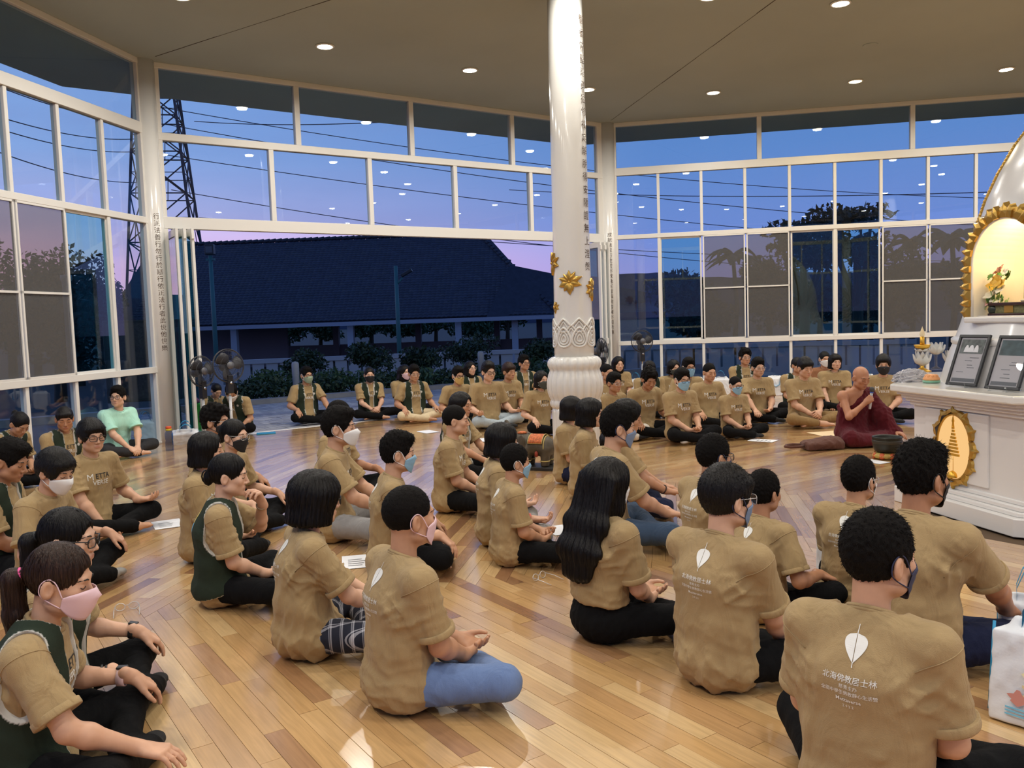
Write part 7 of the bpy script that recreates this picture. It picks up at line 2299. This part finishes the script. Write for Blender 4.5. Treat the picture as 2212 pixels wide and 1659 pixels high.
# ---- carved elephant
p = flr(1163, 1012)
el = empty('elephant_statue', (p[0], p[1], 0), 2.75); tag(el, 'carved wooden elephant with a raised trunk and orange saddle cloth before the pillar', 'statue')
WOODE = mat('carved_wood', (.075, .058, .036), .55, noise=.25, nscale=20)
MB().box((-.24, -.13, 0), (.30, .13, .035)).build('plinth', mat('dark_plinth', (.020, .019, .018), .4), el, bevel=.006)
g = Grid((-.25, -.17, .03), (.45, .17, .55), .009); U = g.op
U(ell((.0, 0, .235), (.165, .110, .105))); U(ell((-.09, 0, .225), (.09, .10, .10)), .04); U(ell((.165, 0, .285), (.080, .078, .088)), .05)
for sx in (-.105, .095):
    for sy in (-.062, .062): U(cap((sx, sy, .20), (sx+.008, sy, .055), .050, .044), .03)
for a, b, r1, r2 in (((.22, 0, .27), (.275, 0, .235), .045, .040), ((.275, 0, .235), (.325, 0, .265), .040, .034), ((.325, 0, .265), (.335, 0, .36), .034, .028), ((.335, 0, .36), (.315, 0, .44), .028, .022), ((.315, 0, .44), (.335, 0, .475), .022, .020)): U(cap(a, b, r1, r2), .02)
for s in (-1, 1): U(ell((.135, s*.088, .285), (.050, .014, .072), rotz(-s*.5)), .015)
U(half_space((0, 0, -1), (0, 0, .036)), .0, 'i')
V, F = g.nets(); obj('body', np_mesh('body', V, F), WOODE, el)
SADC = mat('saddle_cloth', srgb(186, 98, 50), .7, noise=.45, nscale=70); TRIMC = mat('saddle_trim', srgb(176, 158, 96), .6)
V = []; F = []
for i in range(9):
    for j in range(13):
        x = -.085+.15*i/8; t = -1.25+2.5*j/12
        V.append((x, .118*math.sin(t), .235+.113*math.cos(t)))
for i in range(8):
    for j in range(12): F.append((i*13+j, i*13+j+1, (i+1)*13+j+1, (i+1)*13+j))
o = MB().add(V, F, 0, True).build('saddle_cloth', SADC, el); md = o.modifiers.new('solid', 'SOLIDIFY'); md.thickness = .006
for x in (-.085, .065): MB().tube([(x, .121*math.sin(-1.25+2.5*j/12), .235+.117*math.cos(-1.25+2.5*j/12)) for j in range(13)], .005, 6).build('cloth_trim', TRIMC, el)
for s in (-1, 1): MB().tube([(-.085+.15*j/6, s*.113, .271) for j in range(7)], .005, 6).build('cloth_trim', TRIMC, el)
MB().lathe([(0, .02), (.03, .016), (.055, 0)], 18).build('head_cloth', SADC, el).matrix_local = Matrix.Translation((.165, 0, .36))
MB().tube([(-.10, .112*math.sin(t), .235+.10*math.cos(t)) for t in [(-2.0+4.0*j/14) for j in range(15)]], .006, 6).build('harness', TRIMC, el)
for s in (-1, 1): MB().lathe([(.004, .03), (.016, .02), (.018, -.02), (0, -.03)], 10, (-.03, s*.125, .165)).build('tassel', mat('red_tassel', srgb(140, 50, 30), .7), el)
for sx in (-.105, .095):
    for sy in (-.062, .062): MB().lathe([(.048, 0), (.052, .006), (.048, .012)], 16, (sx+.006, sy, .085)).build('ankle_ring', TRIMC, el)

# ---- standing fans
CAGE = mat('fan_cage', (.05, .05, .055), .4, metal=.3)
def fan(loc, rz, h, label, head_r=.20, tilt=.1, col=GREYP):
    root = empty('standing_fan', loc, rz); tag(root, label, 'fan', 'standing fans')
    MB().lathe([(.19, 0), (.20, .012), (.185, .03), (.05, .05), (.028, .08)], 32).build('base', BLACKP, root)
    MB().lathe([(.018, .06), (.018, h*.62)], 14).build('lower_pole', mat('pole_white', (.6, .6, .6), .3), root)
    MB().lathe([(.013, h*.6), (.013, h-.15)], 14).build('upper_pole', CHROME, root)
    MB().box((-.04, -.045, h-.36), (.04, .035, h-.12)).build('control_box', BLACKP, root, bevel=.012)
    MB().lathe([(.018, 0), (.022, .004), (0, .008)], 14).build('dial', CHROME, root).matrix_local = Matrix.Translation((0, -.046, h-.22)) @ Matrix.Rotation(PI/2, 4, 'X')
    hd_ = empty('fan_head', (0, 0, h), parent=root); hd_.rotation_euler = (-tilt, 0, 0)
    MB().lathe([(.0, .17), (.045, .165), (.062, .14), (.066, .06), (.05, .03)], 24).build('motor', col, hd_).rotation_euler = (-PI/2, 0, 0)
    mb = MB()
    for y, s in ((-.055, .30), (-.052, .62), (-.03, .90), (-.01, 1.0), (.012, 1.0), (.03, .92), (.04, .6)): mb.tube([(head_r*s*math.cos(2*PI*i/40), y, head_r*s*math.sin(2*PI*i/40)) for i in range(40)], .0026 if s < .99 else .006, 5, closed=True)
    for i in range(44):
        t = 2*PI*i/44; c, s = math.cos(t), math.sin(t)
        mb.tube([(head_r*q*c, y, head_r*q*s) for q, y in ((.25, -.055), (.62, -.052), (.9, -.03), (1, 0), (.92, .03), (.6, .04), (.25, .045))], .0011, 4)
    mb.build('cage', CAGE, hd_)
    MB().lathe([(.05, -.004), (.05, .004), (0, .006)], 20).build('badge', col, hd_).matrix_local = Matrix.Translation((0, -.056, 0)) @ Matrix.Rotation(PI/2, 4, 'X')
    BL = mat('fan_blade', (.030, .030, .036), .5)
    for b_ in range(3):
        V = []; F = []
        for i in range(8):
            q = i/7; r_ = .03+q*(head_r-.05)
            for k_ in (-1, 0, 1):
                a = 2*PI*b_/3 + k_*(.25+.42*math.sin(PI*(.15+.75*q)))+.35*q
                V.append((r_*math.cos(a), -.012+.022*k_, r_*math.sin(a)))
        for i in range(7):
            for k_ in range(2): F.append((i*3+k_, i*3+k_+1, (i+1)*3+k_+1, (i+1)*3+k_))
        o = MB().add(V, F, 0, True).build('blade', BL, hd_); md = o.modifiers.new('solid', 'SOLIDIFY'); md.thickness = .003
    MB().lathe([(.0, -.04), (.022, -.036), (.028, -.01), (.028, .02)], 16).build('hub', BLACKP, hd_).rotation_euler = (PI/2, 0, 0)
    MB().tube([(.03, .10, h), (.06, .13, h-.1), (.05, .08, h-.28), (.03, .02, h-.34)], .004, 6).build('cord', BLACKP, root)
p = at_px(429, 0, 11.9); fan(p, math.radians(62), at_d(425, 803, 11.9)[2], 'grey standing fan nearest the left corner column', .205)
p = at_px(488, 0, 11.6); fan(p, math.radians(48), at_d(492, 790, 11.6)[2], 'grey standing fan with a tall pole in front of the leaning man', .215)
p = at_px(1300, 0, 14.9); fan(p, math.radians(62), at_d(1297, 757, 14.9)[2], 'standing fan behind the pillar at the right doorway post', .215)
p = at_px(1386, 0, 15.2); fan(p, math.radians(10), at_d(1386, 737, 15.2)[2], 'standing fan in front of the right glass wall', .195, .05)

# ---- left corner clutter
p = flr(398, 948); sp = empty('speaker', (p[0]-.12, p[1]+.45, 0), .35); tag(sp, 'black portable speaker with a handle beside the left corner column', 'speaker')
MB().box((-.19, -.16, 0), (.19, .16, .48)).build('cabinet', BLACKP, sp, bevel=.03)
MB().box((-.15, -.168, .05), (.15, -.158, .42)).build('grille', mat('speaker_grille', (.006, .006, .007), .7, bump=.6, bscale=200), sp)
MB().tube([(-.08, 0, .47), (-.08, 0, .54), (.08, 0, .54), (.08, 0, .47)], .014, 8).build('handle', BLACKP, sp)
p = flr(424, 945); gb = empty('green_bag', (p[0], p[1]+.05, 0), .3); tag(gb, 'bright green upright bag with a pink top beside the fan pole', 'bag')
g = Grid((-.14, -.10, -.02), (.14, .10, .56), .011); g.op(boxp((0, 0, .24), (.075, .035, .22), .025)); g.op(half_space((0, 0, -1), (0, 0, .002)), 0, 'i')
V, F = g.nets(); V = cloth_folds(V, vnormals(V, F), 8, .010, 'robe'); V[:, 2] = np.maximum(V[:, 2], 0)
obj('bag_body', np_mesh('bag_body', V, F), mat('bag_green', srgb(118, 196, 70), .6), gb)
MB().lathe([(.05, 0), (.06, .03), (.03, .07), (0, .08)], 14, (0, 0, .49)).build('pink_top', mat('bag_pink', srgb(200, 80, 130), .6), gb)
p = flr(367, 973); wb = empty('water_bottle', (p[0], p[1], 0)); tag(wb, 'clear bluish water bottle with an orange and yellow lid by the mint-shirted man', 'bottle')
MB().lathe([(.045, 0), (.05, .01), (.05, .10), (.043, .13), (.05, .16), (.05, .22), (.035, .25), (.032, .26)], 24).build('bottle', glass_mat('blue_plastic', (.62, .68, .86), ior=1.3, rough=.1), wb)
MB().lathe([(.037, .255), (.037, .275), (.036, .278)], 20).build('yellow_ring', mat('lid_yellow', srgb(214, 200, 60), .4), wb)
MB().lathe([(.036, .278), (.036, .305), (.03, .31)], 20).build('orange_lid', mat('lid_orange', srgb(220, 90, 50), .4), wb)
p = flr(575, 937); o = MB().box((-.13, -.09, 0), (.13, .09, .012)).build('booklet', BLUE); o.location = (p[0], p[1], .002); o.rotation_euler = (0, 0, .3); tag(o, 'blue booklet lying at the doorway track', 'booklet')
